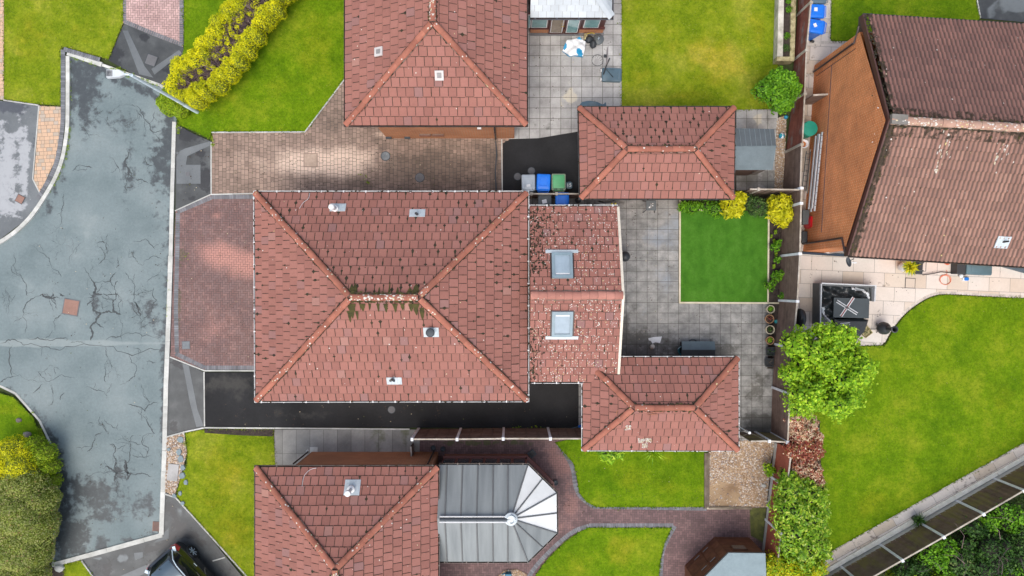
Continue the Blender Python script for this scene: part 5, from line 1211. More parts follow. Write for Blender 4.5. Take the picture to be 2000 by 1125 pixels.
for nm, p, q in (('rake_board', BL, RL), ('rake_board', TL, RL)):
    a = MB(); o_ = u_ * -.05
    for dd, zt, zb, mi in ((o_, .05, -.22, 0),):
        A, B = p + dd, q + dd; a.loft([[A + Vector((0, 0, zt)), A + u_ * .06 + Vector((0, 0, zt)), A + u_ * .06 + Vector((0, 0, zb)), A + Vector((0, 0, zb))], [B + Vector((0, 0, zt)), B + u_ * .06 + Vector((0, 0, zt)), B + u_ * .06 + Vector((0, 0, zb)), B + Vector((0, 0, zb))]], 0, cap=True)
    a.build(nm, plain('red_brown_board', (.10, .04, .032), .6, grain=.25), eh_)
wb0, wb1 = P(1568, 491), P(1590.5, 128); wdir = (wb1 - wb0).normalized(); wu = Vector((wdir.y, -wdir.x, 0))
wb0.z = wb1.z = -.04
mw = RL - u_ * .02; apex = wb0 + wdir * ((RL - wb0).dot(wdir)); apz = rhh - .08
lowz = lambda p: 5.0 - .12 + (p - (BL if (p - BL).length < (p - TL).length else TL)).dot(wdir) * 0
a = MB(); k1, k0 = Vector((wb1.x, wb1.y, 4.0)), Vector((wb0.x, wb0.y, 3.95)); ap = Vector((apex.x, apex.y, apz))
back = wu * (LX - .4)
for pts in ([wb0, wb1, k1, ap, k0], [p + back for p in (wb0, k0, ap, k1, wb1)], [wb0, k0, k0 + back, wb0 + back], [wb1, wb1 + back, k1 + back, k1]): a.poly(pts, 0)
a.build('wall', X['brick_east'], eh_)
a = MB()   # movement joint and soldier line, eave boxes, downpipes
q0, q1 = wb0 + wdir * .7, wb1 - wdir * .55
a.tube([Vector((q0.x, q0.y, 1.75)) - wu * .004, Vector((q1.x, q1.y, 1.75)) - wu * .004], .014, 5); a.tube([Vector((q1.x, q1.y, .3)) - wu * .004, Vector((q1.x, q1.y, 3.75)) - wu * .004], .014, 5); a.build('movement_joint', X['iron_dark'], eh_)
a = MB()
for p, s_ in ((wb1, 1), (wb0, -1)):
    a = MB(); b_ = p - wdir * .32 * s_ - wu * .06; a.tube([Vector((b_.x, b_.y, .1)), Vector((b_.x, b_.y, 3.7)), Vector((p.x, p.y, 3.92)) - wu * .02 + wdir * .25 * s_], .042, 8); a.build('downpipe', X['brownp'], eh_)
for p in (TL, BL):
    a = MB(); s_ = 1 if p is TL else -1; c = p - v_ * s_ * .3 - Vector((0, 0, 0)); a.box(c.x + .06, c.y, 3.65, .16, .7, .32, math.atan2(u_.y, u_.x)); a.build('eave_box', plain('dark_eave', (.075, .045, .038), .6), eh_)
gutter('gutter', [BL + u_ * .02, BR], X['brownp'], eh_, wd=.07, dirty=.1); gutter('gutter', [TR, TL], X['fascia_g'], eh_, wd=.07, dirty=.1)
aw = math.atan2(wu.y, wu.x)
for d_, z_, w__, h__ in ((2.2, .05, 2.4, 2.05), (6.2, .9, 1.6, 1.2), (10.0, .9, 1.6, 1.2)): q_ = wb0 + wu * d_; wall_window(eh_, q_.x, q_.y, z_, w__, h__, aw, (-wdir.x, -wdir.y), 'patio_door' if z_ < .1 else 'window')
a = MB(); c = P(1612, 0, 0); a.box(wb1.x + .35 * 0 + .02 - .03, wb1.y - 1.4, 1.2, .05, .16, .3); a.build('meter_box', X['white'], eh_)
c = on_plane(PB, 1958, 473, .06); a = MB(); flash_plate(a, c, PB.u, PB.v, PB.n, .5, .48, .03); a.tube([c, c + Vector((.05, .02, .25))], .035, 8, 1); a.build('vent_tile', [X['lead'], X['black']], eh_)
a = MB(); p = BL + u_ * .15 - v_ * .25; c = Vector((p.x, p.y, 3.6)); a.lathe(c.x, c.y, [(0, c.z + .02), (.1, c.z + .04), (.17, c.z + .11), (.18, c.z + .12), (.1, c.z + .05), (0, c.z + .03)], 18, sx=.55, sy=1.1, rz=R(15)); a.tube([c, c + Vector((.25, .12, .0)), c + Vector((.3, .3, .05))], .015, 6); a.tube([c + Vector((.12, -.02, .05)), c + Vector((.32, -.03, .1))], .03, 6, 1); a.build('satellite_dish', [X['iron_dark'], X['white']], eh_, smooth='auto')
a = MB(); A, B = P(1566, 494), P(1650, 499); a.tube([A + Vector((0, 0, .1)), B + Vector((0, 0, .1))], .06, 6); a.build('drain_channel', plain('navy', (.02, .04, .07), .5), eh_)
a = MB(); A, B = P(1610, 494, .4), P(1650, 486, .4); a.prism([(A.x, A.y), (B.x, A.y - .02), (B.x, B.y), (B.x - .1, B.y)], .3, .42); a.build('door_step', X['white'], eh_)
# ------------------------------------------------------------------ plants
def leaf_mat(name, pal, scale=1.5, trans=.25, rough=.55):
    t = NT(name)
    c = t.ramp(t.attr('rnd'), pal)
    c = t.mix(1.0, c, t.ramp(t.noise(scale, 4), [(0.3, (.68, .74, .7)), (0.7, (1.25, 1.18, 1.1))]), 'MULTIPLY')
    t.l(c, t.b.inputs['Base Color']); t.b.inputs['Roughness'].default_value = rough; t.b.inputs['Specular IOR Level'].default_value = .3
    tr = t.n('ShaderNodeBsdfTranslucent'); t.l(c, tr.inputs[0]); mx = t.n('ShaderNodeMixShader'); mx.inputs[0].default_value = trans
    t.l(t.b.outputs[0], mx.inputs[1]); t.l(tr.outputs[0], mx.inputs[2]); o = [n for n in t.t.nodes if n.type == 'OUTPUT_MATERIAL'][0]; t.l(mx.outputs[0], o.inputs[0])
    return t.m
X['leaf_yellow'] = leaf_mat('leaf_yellow', [(0, (.28, .30, .006)), (.5, (.55, .54, .008)), (.85, (.70, .66, .012)), (1, (.74, .70, .05))])
X['leaf_hedge_y'] = leaf_mat('golden_conifer', [(0, (.34, .40, .006)), (.4, (.58, .60, .007)), (.8, (.80, .76, .008)), (1, (.86, .82, .02))])
X['leaf_solid'] = mk('inner_green', [(0.3, (.10, .13, .012)), (0.7, (.22, .25, .02))], 9, 5, .9, .3, 40, .8)
X['leaf_hedge_g'] = leaf_mat('green_conifer', [(0, (.09, .19, .008)), (.5, (.24, .39, .012)), (1, (.44, .55, .02))])
X['leaf_lime'] = leaf_mat('leaf_lime', [(0, (.06, .19, .008)), (.45, (.21, .43, .012)), (.85, (.40, .62, .02)), (1, (.54, .70, .07))])
X['leaf_mid'] = leaf_mat('leaf_mid', [(0, (.03, .11, .006)), (.5, (.10, .28, .008)), (1, (.22, .46, .02))])
X['leaf_dark'] = leaf_mat('leaf_dark', [(0, (.012, .04, .008)), (.5, (.03, .085, .014)), (.9, (.06, .15, .02)), (1, (.12, .22, .04))])
X['leaf_shrub'] = leaf_mat('leaf_shrub', [(0, (.02, .06, .01)), (.5, (.06, .14, .03)), (.9, (.12, .22, .05)), (1, (.25, .28, .1))])
X['leaf_laurel'] = leaf_mat('leaf_laurel', [(0, (.05, .16, .012)), (.5, (.19, .38, .016)), (.8, (.36, .55, .03)), (.95, (.58, .66, .10)), (1, (.66, .72, .3))], rough=.35)
X['leaf_red'] = leaf_mat('leaf_red', [(0, (.14, .03, .025)), (.4, (.34, .07, .05)), (.75, (.48, .16, .11)), (1, (.24, .26, .05))])
X['blossom'] = leaf_mat('blossom_cream', [(0, (.55, .36, .24)), (.5, (.76, .56, .40)), (1, (.88, .76, .60))])
X['leaf_heather'] = leaf_mat('leaf_conifer_brown', [(0, (.15, .22, .035)), (.35, (.27, .35, .06)), (.7, (.37, .42, .11)), (.93, (.42, .40, .19)), (1, (.46, .24, .12))], 2.5)
X['leaf_lily'] = leaf_mat('leaf_lily', [(0, (.12, .25, .01)), (1, (.35, .5, .03))])
X['bark'] = mk('bark', [(0.3, (.06, .045, .03)), (0.7, (.13, .10, .075))], 6, 5, .95, .3, 30, .8)
X['twig'] = mk('twig', (.1, .07, .06), grain=.2, palette=([(0, (.045, .03, .035)), (.4, (.12, .08, .085)), (.8, (.22, .15, .13)), (1, (.32, .24, .2))], 1.0))
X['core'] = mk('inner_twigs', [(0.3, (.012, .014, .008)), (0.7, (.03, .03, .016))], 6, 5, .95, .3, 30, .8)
def leafcloud(parent, name, clumps, n, size, mat, depth=.35, flat=.0, up=.25, aspect=.45, rnd_bias=True, low=-.35, bump=.12, tri=False):
    """clumps: (x, y, z, rx, ry, rz) world; leaves on and under the clump surface"""
    C_ = np.array(clumps, float); wgt = (C_[:, 3] * C_[:, 4] + C_[:, 3] * C_[:, 5]); wgt /= wgt.sum()
    ci = nr.choice(len(C_), n, p=wgt); c = C_[ci]
    d = nr.normal(size=(n, 3)); d /= np.linalg.norm(d, axis=1)[:, None]
    bad = d[:, 2] < low; d[bad, 2] *= -1
    rad = 1 - nr.rand(n) ** 2.0 * depth
    lump = 1 + bump * np.sin(d[:, 0] * 7 + ci * 1.7) * np.sin(d[:, 1] * 8 + ci) + bump * .8 * np.sin(d[:, 2] * 11 + d[:, 0] * 5 + ci)
    p = c[:, :3] + d * c[:, 3:6] * (rad * lump)[:, None]
    keep = p[:, 2] > .03
    for k, q in enumerate(C_):          # drop leaves deep inside a neighbouring clump
        rel = (p - q[:3]) / q[3:6]; keep &= ~((np.linalg.norm(rel, axis=1) < .62) & (ci != k))
    p, d, rad = p[keep], d[keep], rad[keep]; n = len(p)
    nrm = d * .7 + nr.normal(size=(n, 3)) * .55 + np.array([0, 0, up + flat]); nrm /= np.linalg.norm(nrm, axis=1)[:, None]
    t = np.cross(nrm, nr.normal(size=(n, 3))); t /= np.linalg.norm(t, axis=1)[:, None]; b = np.cross(nrm, t)
    L = (nr.uniform(size[0], size[1], n))[:, None]; W_ = L * aspect * nr.uniform(.7, 1.3, n)[:, None]
    v = np.stack([p - t * L * .5, p + b * W_ * .5 - t * L * .05, p + t * L * .5, p - b * W_ * .5 - t * L * .05], 1).reshape(-1, 3)
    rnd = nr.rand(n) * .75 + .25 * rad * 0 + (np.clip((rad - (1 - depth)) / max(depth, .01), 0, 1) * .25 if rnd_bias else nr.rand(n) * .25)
    return npmesh(name, v, 4, mat, parent, rnd)
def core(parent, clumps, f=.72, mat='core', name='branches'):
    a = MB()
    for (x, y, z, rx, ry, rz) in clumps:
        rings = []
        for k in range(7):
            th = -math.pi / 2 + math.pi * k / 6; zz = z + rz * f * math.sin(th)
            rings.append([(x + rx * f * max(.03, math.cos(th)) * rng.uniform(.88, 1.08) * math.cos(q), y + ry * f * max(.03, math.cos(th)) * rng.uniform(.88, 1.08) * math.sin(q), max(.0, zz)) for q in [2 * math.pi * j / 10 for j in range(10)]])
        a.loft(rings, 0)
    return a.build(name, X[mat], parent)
def cl(px, py, z, r, rz=None, ry=None): p = P(px, py, z + (rz or r) * .5); return (p.x, p.y, z, r * M_PX, (ry or r) * M_PX, (rz or r * M_PX))
def bush(label, clumps, n, size, mat, cat='shrub', name='shrub', group=None, trunk=None, **k):
    """clumps: (px, py, centre height, radius in px, vertical radius in m)"""
    W_ = []
    for (px, py, z, r_, rz) in clumps:
        p = P(px, py, z + rz * .6); W_.append((p.x, p.y, z, r_ * M_PX * .95, r_ * M_PX * .95, rz))
    cx = sum(q[0] for q in W_) / len(W_); cy = sum(q[1] for q in W_) / len(W_)
    t = thing(name, label, cat, (cx, cy, 0), 0, group)
    extra = k.pop('second', None)
    leafcloud(t, 'foliage', W_, n, size, X[mat], **k)
    if extra: leafcloud(t, extra[0], W_, extra[1], extra[2], X[extra[3]], depth=.12)
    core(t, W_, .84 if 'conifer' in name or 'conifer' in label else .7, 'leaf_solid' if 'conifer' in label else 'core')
    a = MB()
    tr = trunk or .04; top = max(q[2] for q in W_)
    a.tube([(cx, cy, -.03), (cx + .03, cy, top * .5), (cx, cy + .02, top)], [tr, tr * .8, tr * .5], 8)
    for q in W_[:10]:
        m_ = Vector((cx, cy, top * .3)); e = Vector(q[:3]); a.tube([m_, (m_ + e) / 2 + Vector((0, 0, .05)), e], [tr * .6, tr * .45, tr * .2], 6)
    a.build('trunk' if tr > .06 else 'stem', X['bark'], t)
    return t
def blob(px, py, z, r, rz, k, spread, rs, seed=1):
    q = random.Random(seed); out = []
    for i in range(k):
        a = q.uniform(0, 6.28); d = r * spread * math.sqrt(q.random()); rr = r * q.uniform(*rs)
        out.append((px + d * math.cos(a), py + d * math.sin(a), z + q.uniform(-.2, .25) * rz * (1.2 - d / r), rr, rz * q.uniform(.5, .75)))
    return out
# light green tree over the fence
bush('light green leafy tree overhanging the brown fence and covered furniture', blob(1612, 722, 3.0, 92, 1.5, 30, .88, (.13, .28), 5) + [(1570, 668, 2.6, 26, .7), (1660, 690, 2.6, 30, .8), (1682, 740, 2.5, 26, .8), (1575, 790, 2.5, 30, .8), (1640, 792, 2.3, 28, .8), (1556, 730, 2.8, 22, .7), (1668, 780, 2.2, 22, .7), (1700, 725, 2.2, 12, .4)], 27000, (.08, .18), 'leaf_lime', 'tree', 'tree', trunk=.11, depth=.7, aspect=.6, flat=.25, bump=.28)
bush('bright green round evergreen bush between the lawn and fence', blob(1522, 172, 1.3, 46, 1.0, 14, .6, (.34, .5), 2), 9000, (.08, .14), 'leaf_mid', flat=.3, aspect=.6, trunk=.05)
bush('cream and red leaved shrub below the light green tree', [(1560, 822, 1.5, 20, .6), (1582, 828, 1.4, 20, .6), (1568, 846, 1.6, 22, .7), (1590, 856, 1.3, 20, .6)], 2600, (.07, .13), 'leaf_red', second=('blossom', 3600, (.07, .13), 'blossom'), aspect=.5)
bush('dark red leaved shrub in the middle of the fence planting', [(1562, 876, 1.6, 24, .7), (1586, 872, 1.5, 25, .7), (1576, 893, 1.4, 22, .6), (1598, 885, 1.2, 15, .5)], 4200, (.08, .15), 'leaf_red', aspect=.35, second=('blossom', 420, (.06, .12), 'blossom'))
bush('red shrub with cream flower heads touching the laurel', [(1568, 912, 1.4, 20, .6), (1590, 920, 1.3, 20, .6), (1598, 940, 1.1, 15, .5), (1562, 925, 1.3, 16, .5)], 2800, (.08, .14), 'leaf_red', aspect=.35, second=('blossom', 1500, (.06, .12), 'blossom'))
bush('variegated green laurel hedge growing over the red fence', [(1552, 962, 1.6, 30, .8), (1585, 972, 1.5, 30, .8), (1550, 1000, 1.7, 32, .9), (1588, 1010, 1.5, 32, .8), (1556, 1040, 1.7, 32, .9), (1590, 1052, 1.4, 30, .8), (1575, 1085, 1.5, 34, .9), (1546, 940, 1.5, 18, .6), (1605, 1075, 1.2, 20, .6), (1545, 1070, 1.6, 22, .7), (1600, 985, 1.3, 20, .6), (1606, 1035, 1.2, 16, .5), (1614, 1000, 1.0, 9, .3), (1612, 1062, 1.0, 11, .3), (1528, 985, 1.4, 12, .4), (1526, 1030, 1.4, 11, .4), (1608, 955, 1.1, 10, .3), (1615, 1085, .9, 12, .3)], 13500, (.10, .19), 'leaf_laurel', 'hedge', 'hedge', flat=.2, aspect=.42, bump=.22, depth=.5)
bush('small dark green shrub at the top of the laurel', [(1540, 930, 1.2, 14, .45), (1550, 938, 1.3, 12, .4)], 800, (.09, .15), 'leaf_mid', aspect=.5)
bush('yellow green shrub at the bottom edge beside the shed', [(1520, 1108, 1.3, 24, .7), (1548, 1118, 1.5, 26, .8), (1580, 1118, 1.4, 28, .8), (1506, 1120, 1.0, 20, .5), (1560, 1140, 1.3, 34, .8), (1600, 1110, 1.2, 20, .6)], 7000, (.08, .14), 'leaf_yellow', aspect=.5, second=('shoots', 3000, (.08, .14), 'leaf_lime'))
bush('bright yellow shrub at the corner of the upper garage', [(1434, 392, 1.2, 20, .55), (1440, 408, 1.0, 17, .5), (1425, 410, .9, 15, .4), (1446, 388, 1.2, 15, .45), (1418, 398, .9, 10, .35)], 1500, (.12, .22), 'leaf_yellow', aspect=.34, flat=.2)
bush('bright yellow shrub against the fence corner by the artificial lawn', [(1528, 400, 1.2, 22, .55), (1536, 418, 1.1, 18, .5), (1518, 416, .9, 17, .45), (1532, 432, .8, 13, .4), (1516, 396, 1.0, 16, .4)], 1800, (.12, .22), 'leaf_yellow', aspect=.34, flat=.2)
bush('low green shrub at the top left corner of the artificial lawn', [(1337, 403, .55, 12, .35), (1352, 405, .55, 14, .35), (1362, 400, .5, 9, .3)], 700, (.08, .14), 'leaf_mid', aspect=.45)
bush('straggly green shrub growing out from under the garage gutter', [(1380, 402, .6, 14, .35), (1396, 406, .6, 14, .4), (1400, 418, .4, 9, .25), (1410, 402, .6, 10, .3)], 850, (.07, .13), 'leaf_mid', aspect=.45)
bush('dark green shrub between the two bright yellow ones', [(1462, 392, .9, 16, .45), (1480, 398, .9, 17, .5), (1494, 402, .8, 14, .4), (1474, 410, .7, 14, .4), (1490, 415, .6, 10, .3)], 1500, (.06, .12), 'leaf_shrub', aspect=.4)
for i, (x, y, r_, lb) in enumerate([(1514, 431, 5, 'just under the yellow shrub'), (1507, 461, 4, 'small and close to the lawn edging'), (1515, 453, 5, 'small round one next to the lawn edging'), (1533, 458, 5, 'against the fence'), (1512, 470, 4, 'yellowish, halfway up the bed'), (1516, 482, 12, 'leafy one in the middle of the bed'), (1522, 473, 7, 'dense, above the leafy middle one'),
                                (1516, 497, 5, 'single rosette'), (1520, 507, 8, 'below the single rosette'), (1512, 520, 5, 'rosette beside the concrete post'), (1521, 538, 14, 'large one by the fence'), (1506, 558, 14, 'spilling over the lawn edging'), (1534, 578, 13, 'at the lower end of the bed')]):
    if r_ < 6:
        p = P(x, y, .2); t = thing('bed_plant', 'small green plant in the dark bed, ' + lb, 'plant', (p.x, p.y, .02), 0, 'plants in the bed by the artificial lawn')
        a = MB()
        for k in range(16):
            an = k * 2.4; L = r_ * M_PX * (.5 + .5 * (k % 4) / 3) * 1.15; c, s = math.cos(an), math.sin(an); w_ = L * .26
            a.poly([(c * .01, s * .01, .16), (c * L * .5 - s * w_, s * L * .5 + c * w_, .2), (c * L, s * L, .14), (c * L * .5 + s * w_, s * L * .5 - c * w_, .2)], 0)
        a.build('leaves', X['leaf_lily'], t, True); a = MB(); a.tube([(0, 0, 0), (0, 0, .17)], .012, 6); a.build('stem', X['bark'], t, True)
    else:
        bush('green plant in the dark bed, ' + lb, [(x - r_ * .3, y, .35, r_ * .62, .22), (x + r_ * .35, y - r_ * .3, .4, r_ * .55, .22), (x + r_ * .1, y + r_ * .4, .3, r_ * .5, .18)], int(20 * r_), (.06, .12), 'leaf_mid', 'plant', 'bed_plant', 'plants in the bed by the artificial lawn', aspect=.5, trunk=.015)
bush('small bright green shrub at the foot of the red fence', [(1501, 914, .5, 9, .25), (1510, 920, .5, 8, .25), (1504, 926, .4, 7, .2)], 260, (.08, .14), 'leaf_lime', aspect=.55, trunk=.015)
bush('yellow green exotic shrub poking out below the lower garage gutter', [(1180, 886, 1.2, 12, .35), (1194, 890, 1.2, 13, .35), (1208, 886, 1.2, 12, .35), (1192, 899, .9, 9, .3), (1181, 896, .9, 7, .3)], 420, (.18, .3), 'leaf_lime', aspect=.28, flat=.4)
bush('low green plant in the soil beside the big round conifer', [(88, 1062, .3, 9, .25)], 260, (.07, .12), 'leaf_mid', 'plant', 'bed_plant', aspect=.5, trunk=.015)
def tuft(parent, x, y, z, n, L, mat='leaf_mid', w_=.012, lean=.7):
    a = MB()
    for k in range(n):
        an = rng.uniform(0, 6.28); l_ = L * rng.uniform(.6, 1.1); c, s = math.cos(an), math.sin(an); le = rng.uniform(.15, lean) * l_
        b0 = Vector((x + rng.uniform(-.03, .03), y + rng.uniform(-.03, .03), z)); b1 = b0 + Vector((c * le * .45, s * le * .45, l_ * .6)); b2 = b0 + Vector((c * le, s * le, l_ * (.85 if le < .5 * l_ else .55))); sd_ = Vector((-s, c, 0)) * w_
        a.poly([b0 - sd_, b0 + sd_, b1 + sd_, b1 - sd_], 0); a.poly([b1 - sd_, b1 + sd_, b2], 0)
    return a.build('leaves', X[mat], parent)
p = P(1278, 885, .6); t = thing('grass_plant', 'spiky grass plant showing below the lower garage gutter', 'plant', (p.x, p.y, 0)); tuft(t, p.x, p.y, 0, 60, .75, 'leaf_lime', .014, 1.1)
p = P(1784, 1011); t = thing('potted_grass', 'green grass plant in a black pot by the diagonal fence', 'potted plant', (p.x, p.y, 0)); tuft(t, p.x, p.y, .2, 150, .42, 'leaf_dark', .016, 1.2); a = MB(); a.lathe(p.x, p.y, [(.11, .02), (.15, .25), (.16, .26), (.13, .24), (.12, .2)], 14, cap=True); a.build('pot', X['black'], t)
# golden conifer hedge, flat brown top
hp = [(356, 160), (378, 146), (402, 128), (425, 100), (447, 70), (470, 38), (492, 8), (520, -32), (550, -75)]
hl = smooth_line(hp, 6); t = thing('hedge', 'long golden conifer hedge with bare brown clipped top', 'hedge', (P(430, 90).x, P(430, 90).y, 0))
rimc, tops = [], []
hz = 1.55
for i, (x, y) in enumerate(hl):
    a_, b_ = hl[max(0, i - 1)], hl[min(len(hl) - 1, i + 1)]; d = Vector((b_[0] - a_[0], b_[1] - a_[1])).normalized(); n_ = Vector((-d.y, d.x))
    for s_ in (-1, 1):
        w_ = 30 + 6 * math.sin(i * 1.3 + s_)
        q = P(x + n_.x * s_ * w_ + rng.uniform(-3, 3), y + n_.y * s_ * w_ + rng.uniform(-3, 3), hz); r_ = rng.choice((.18, .24, .3, .36, .42)) * rng.uniform(.85, 1.1); rimc.append((q.x, q.y, hz - .5, r_, r_, rng.uniform(.6, .75)))
    if i % 2 == 0:
        for f in (-.45, .0, .45): q = P(x + n_.x * f * 36, y + n_.y * f * 36, hz); tops.append((q.x, q.y, .6, .5, .5, .72))
for k in range(8): an = R(60 + k * 27); q = P(352 + 22 * math.cos(an), 163 + 20 * math.sin(an), hz); rimc.append((q.x, q.y, hz - .55, .32, .32, .6))
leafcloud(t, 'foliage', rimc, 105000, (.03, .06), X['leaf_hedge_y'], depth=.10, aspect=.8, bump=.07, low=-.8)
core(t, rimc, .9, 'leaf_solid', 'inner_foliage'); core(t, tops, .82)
tw = MB(); hpw = [P(x, y, hz) for x, y in hl]
def near_axis(P_, thr):
    return min((Vector((P_[0], P_[1])) - Vector((q.x, q.y))).length for q in hpw) < thr
n_ = 0; xs_ = [q.x for q in hpw]; ys_ = [q.y for q in hpw]
while n_ < 5200:
    q = rng.choice(hpw); x, y = q.x + rng.gauss(0, .42), q.y + rng.gauss(0, .42)
    if not near_axis((x, y), .66 + .14 * math.sin(x * 5) * math.sin(y * 4)): continue
    n_ += 1; L = rng.uniform(.12, .3); an = R(-28) + rng.gauss(0, .35); z = rng.uniform(hz - .45, hz - .1); w_ = rng.uniform(.006, .014)
    d = Vector((math.cos(an), math.sin(an), rng.uniform(.2, .9))) * L; s_ = Vector((-math.sin(an), math.cos(an), 0)) * w_
    b = Vector((x, y, z)); tw.poly([b - s_, b + s_, b + d + s_ * .4, b + d - s_ * .4], 0)
tw.build('bare_twigs', X['twig'], t)
sp = []
for _ in range(130):
    q = rng.choice(hpw); x, y = q.x + rng.gauss(0, .45), q.y + rng.gauss(0, .45)
    if near_axis((x, y), .85): r_ = rng.uniform(.05, .13); sp.append((x, y, hz - .12, r_, r_, r_))
leafcloud(t, 'sprigs', sp, 6000, (.03, .06), X['leaf_hedge_y'], depth=.3, aspect=.8)
bush('rounded green conifer at the road end of the golden hedge', [(328, 200, .55, 24, .5), (346, 212, .45, 17, .45), (314, 198, .5, 13, .4), (330, 186, .6, 22, .5)], 13000, (.03, .07), 'leaf_hedge_g', depth=.18, aspect=.7, low=-.8, bump=.05)
# big clipped conifer lower left
bigc = [(30, 960, 1.3, 46, .9), (58, 985, 1.2, 38, .9), (20, 1010, 1.5, 52, 1.0), (48, 1035, 1.3, 46, .9), (10, 1075, 1.4, 55, 1.0), (40, 1085, 1.2, 44, .9), (-30, 1000, 1.4, 60, 1.0), (-20, 1120, 1.3, 60, 1.0), (25, 1135, 1.2, 50, .9), (66, 1020, .9, 30, .7), (60, 1075, .8, 28, .7)]
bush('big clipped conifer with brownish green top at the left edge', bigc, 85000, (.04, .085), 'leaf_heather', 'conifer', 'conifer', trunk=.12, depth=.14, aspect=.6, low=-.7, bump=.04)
bush('golden topped conifer at the road bend', [(12, 890, 1.2, 34, .7), (40, 892, 1.1, 26, .6), (25, 915, 1.4, 34, .6), (-10, 905, 1.2, 34, .7), (55, 915, 1.0, 20, .5)], 15000, (.04, .09), 'leaf_hedge_y', 'conifer', 'conifer', depth=.25, aspect=.5, low=-.7)
bush('bright green conifer wrapping the road side of the big clipped one', [(75, 890, .9, 22, .6), (88, 915, .7, 17, .6), (92, 945, .6, 15, .6), (94, 975, .6, 12, .5), (60, 872, .9, 18, .5), (88, 1000, .6, 10, .4), (90, 1020, .4, 9, .35)], 9500, (.04, .09), 'leaf_hedge_g', 'conifer', 'conifer', depth=.25, aspect=.5, low=-.7)
# rocks and weeds at the kerb
X['rock'] = mk('rock', [(0.3, (.12, .10, .085)), (0.7, (.3, .26, .23))], 3, 6, .9, .3, 20, .8)
for x, y, r_, lb in ((38, 820, 6, 'brown rock at the top end of the left verge'), (55, 848, 8, 'brown rock above the green conifer on the verge'), (88, 1112, 9, 'dark rock beside the bottom kerb'), (118, 1108, 10, 'pale flat rock under the bottom kerb end'), (70, 1120, 9, 'dark rock at the foot of the big clipped conifer'), (1491, 948, 5, 'cream rock on the gravel near the red fence'), (1498, 956, 2.5, 'tiny cream rock next to the larger cream rock')):
    a = MB(); c = P(x, y); m_ = r_ * M_PX
    a.loft([[(c.x + m_ * f * rng.uniform(.8, 1.15) * math.cos(k * .8), c.y + m_ * f * .75 * rng.uniform(.8, 1.15) * math.sin(k * .8), .02 + z * m_) for k in range(8)] for f, z in ((1, 0), (1.02, .35), (.75, .65), (.25, .75))], 0, cap=True)
    tag(a.build('rock', X['kerb'] if 'cream' in lb or 'pale' in lb else X['rock']), lb, 'rock')
# weeds along the kerb line: nobody could count them
W_ = []
def weedline(pts, n, sc=3, r=(.03, .09)):
    for _ in range(n):
        k = rng.randrange(len(pts) - 1); f = rng.random(); a_, b_ = pts[k], pts[k + 1]; p = P(a_[0] + (b_[0] - a_[0]) * f + rng.gauss(0, sc), a_[1] + (b_[1] - a_[1]) * f + rng.gauss(0, sc)); r_ = rng.uniform(*r); W_.append((p.x, p.y, .03, r_, r_, r_ * .7))
weedline([(140, 110), (190, 125)], 22, 2); weedline([(215, 134), (300, 164)], 40, 3); weedline([(138, 120), (138, 240)], 16, 1.2, (.02, .05)); weedline([(137, 250), (130, 300), (120, 330), (105, 362)], 60, 1.6); weedline([(105, 362), (75, 405), (30, 455)], 26, 1.5, (.02, .05)); weedline([(329, 545), (327, 620)], 16, 1.2, (.02, .06))
weedline([(346, 240), (350, 262)], 10, 2); weedline([(413, 262), (414, 285)], 10, 1.5); weedline([(1005, 836), (1060, 836)], 16, 2, (.03, .07)); weedline([(100, 1090), (110, 1105)], 10, 3); weedline([(60, 800), (85, 850), (98, 870)], 26, 3); weedline([(362, 868), (370, 850)], 12, 4); weedline([(702, 343), (722, 352)], 12, 4, (.02, .06)); weedline([(356, 505), (368, 495)], 10, 5, (.01, .03))
o = leafcloud(None, 'weeds', W_, 6500, (.02, .05), X['leaf_hedge_g'], depth=.9, aspect=.5, low=.0); o['kind'] = 'stuff'
# the wood beyond the diagonal fence: separate trees and the undergrowth
q = random.Random(21)
def below_fence(x, y): return y - (905 + (2010 - x) * .575) > 58
tr_spots = [(1965, 1000, 3.4, 50, 'leaf_mid', 'mid green tree closest to the right end of the diagonal fence'), (1900, 1045, 3.2, 46, 'leaf_dark', 'dark tree below the middle of the diagonal fence'), (1838, 1085, 3.0, 44, 'leaf_mid', 'mid green tree behind the fence near the black pot'), (1780, 1115, 2.8, 40, 'leaf_dark', 'dark green tree nearest the bottom of the diagonal fence'),
            (1950, 1085, 4.0, 60, 'leaf_dark', 'dark tree in the lower right corner of the wood'), (1880, 1130, 3.6, 55, 'leaf_shrub', 'dull green thin tree at the bottom edge of the wood'), (1810, 1140, 3.2, 40, 'leaf_hedge_g', 'yellowish green tree at the bottom edge of the wood'), (2010, 1130, 4.0, 60, 'leaf_mid', 'mid green tree cut by the lower right corner'), (2020, 1040, 4.0, 50, 'leaf_shrub', 'dull tree at the right edge of the wood'), (1752, 1132, 2.2, 24, 'leaf_hedge_g', 'small yellowish tree by the lowest white posts')]
for i, (x, y, z, r_, m_, lb) in enumerate(tr_spots):
    z *= .42; x += 8; y += 12
    bush(lb, blob(x, y, z, r_, .8, 9, .75, (.3, .5), 40 + i), 3600, (.08, .16), m_, 'tree', 'woodland_tree', 'trees in the wood beyond the fence', trunk=.07, depth=.75, aspect=.5, bump=.25)
und = []
while len(und) < 90:
    x, y = q.uniform(1640, 2080), q.uniform(930, 1180)
    if below_fence(x, y + 18): p = P(x, y, .5); und.append((p.x, p.y, q.uniform(.3, .9), q.uniform(.4, .8), q.uniform(.4, .8), q.uniform(.4, .7)))
o = leafcloud(None, 'undergrowth', und, 22000, (.07, .14), X['leaf_dark'], depth=.6, aspect=.5, bump=.3); o['kind'] = 'stuff'
a = MB()
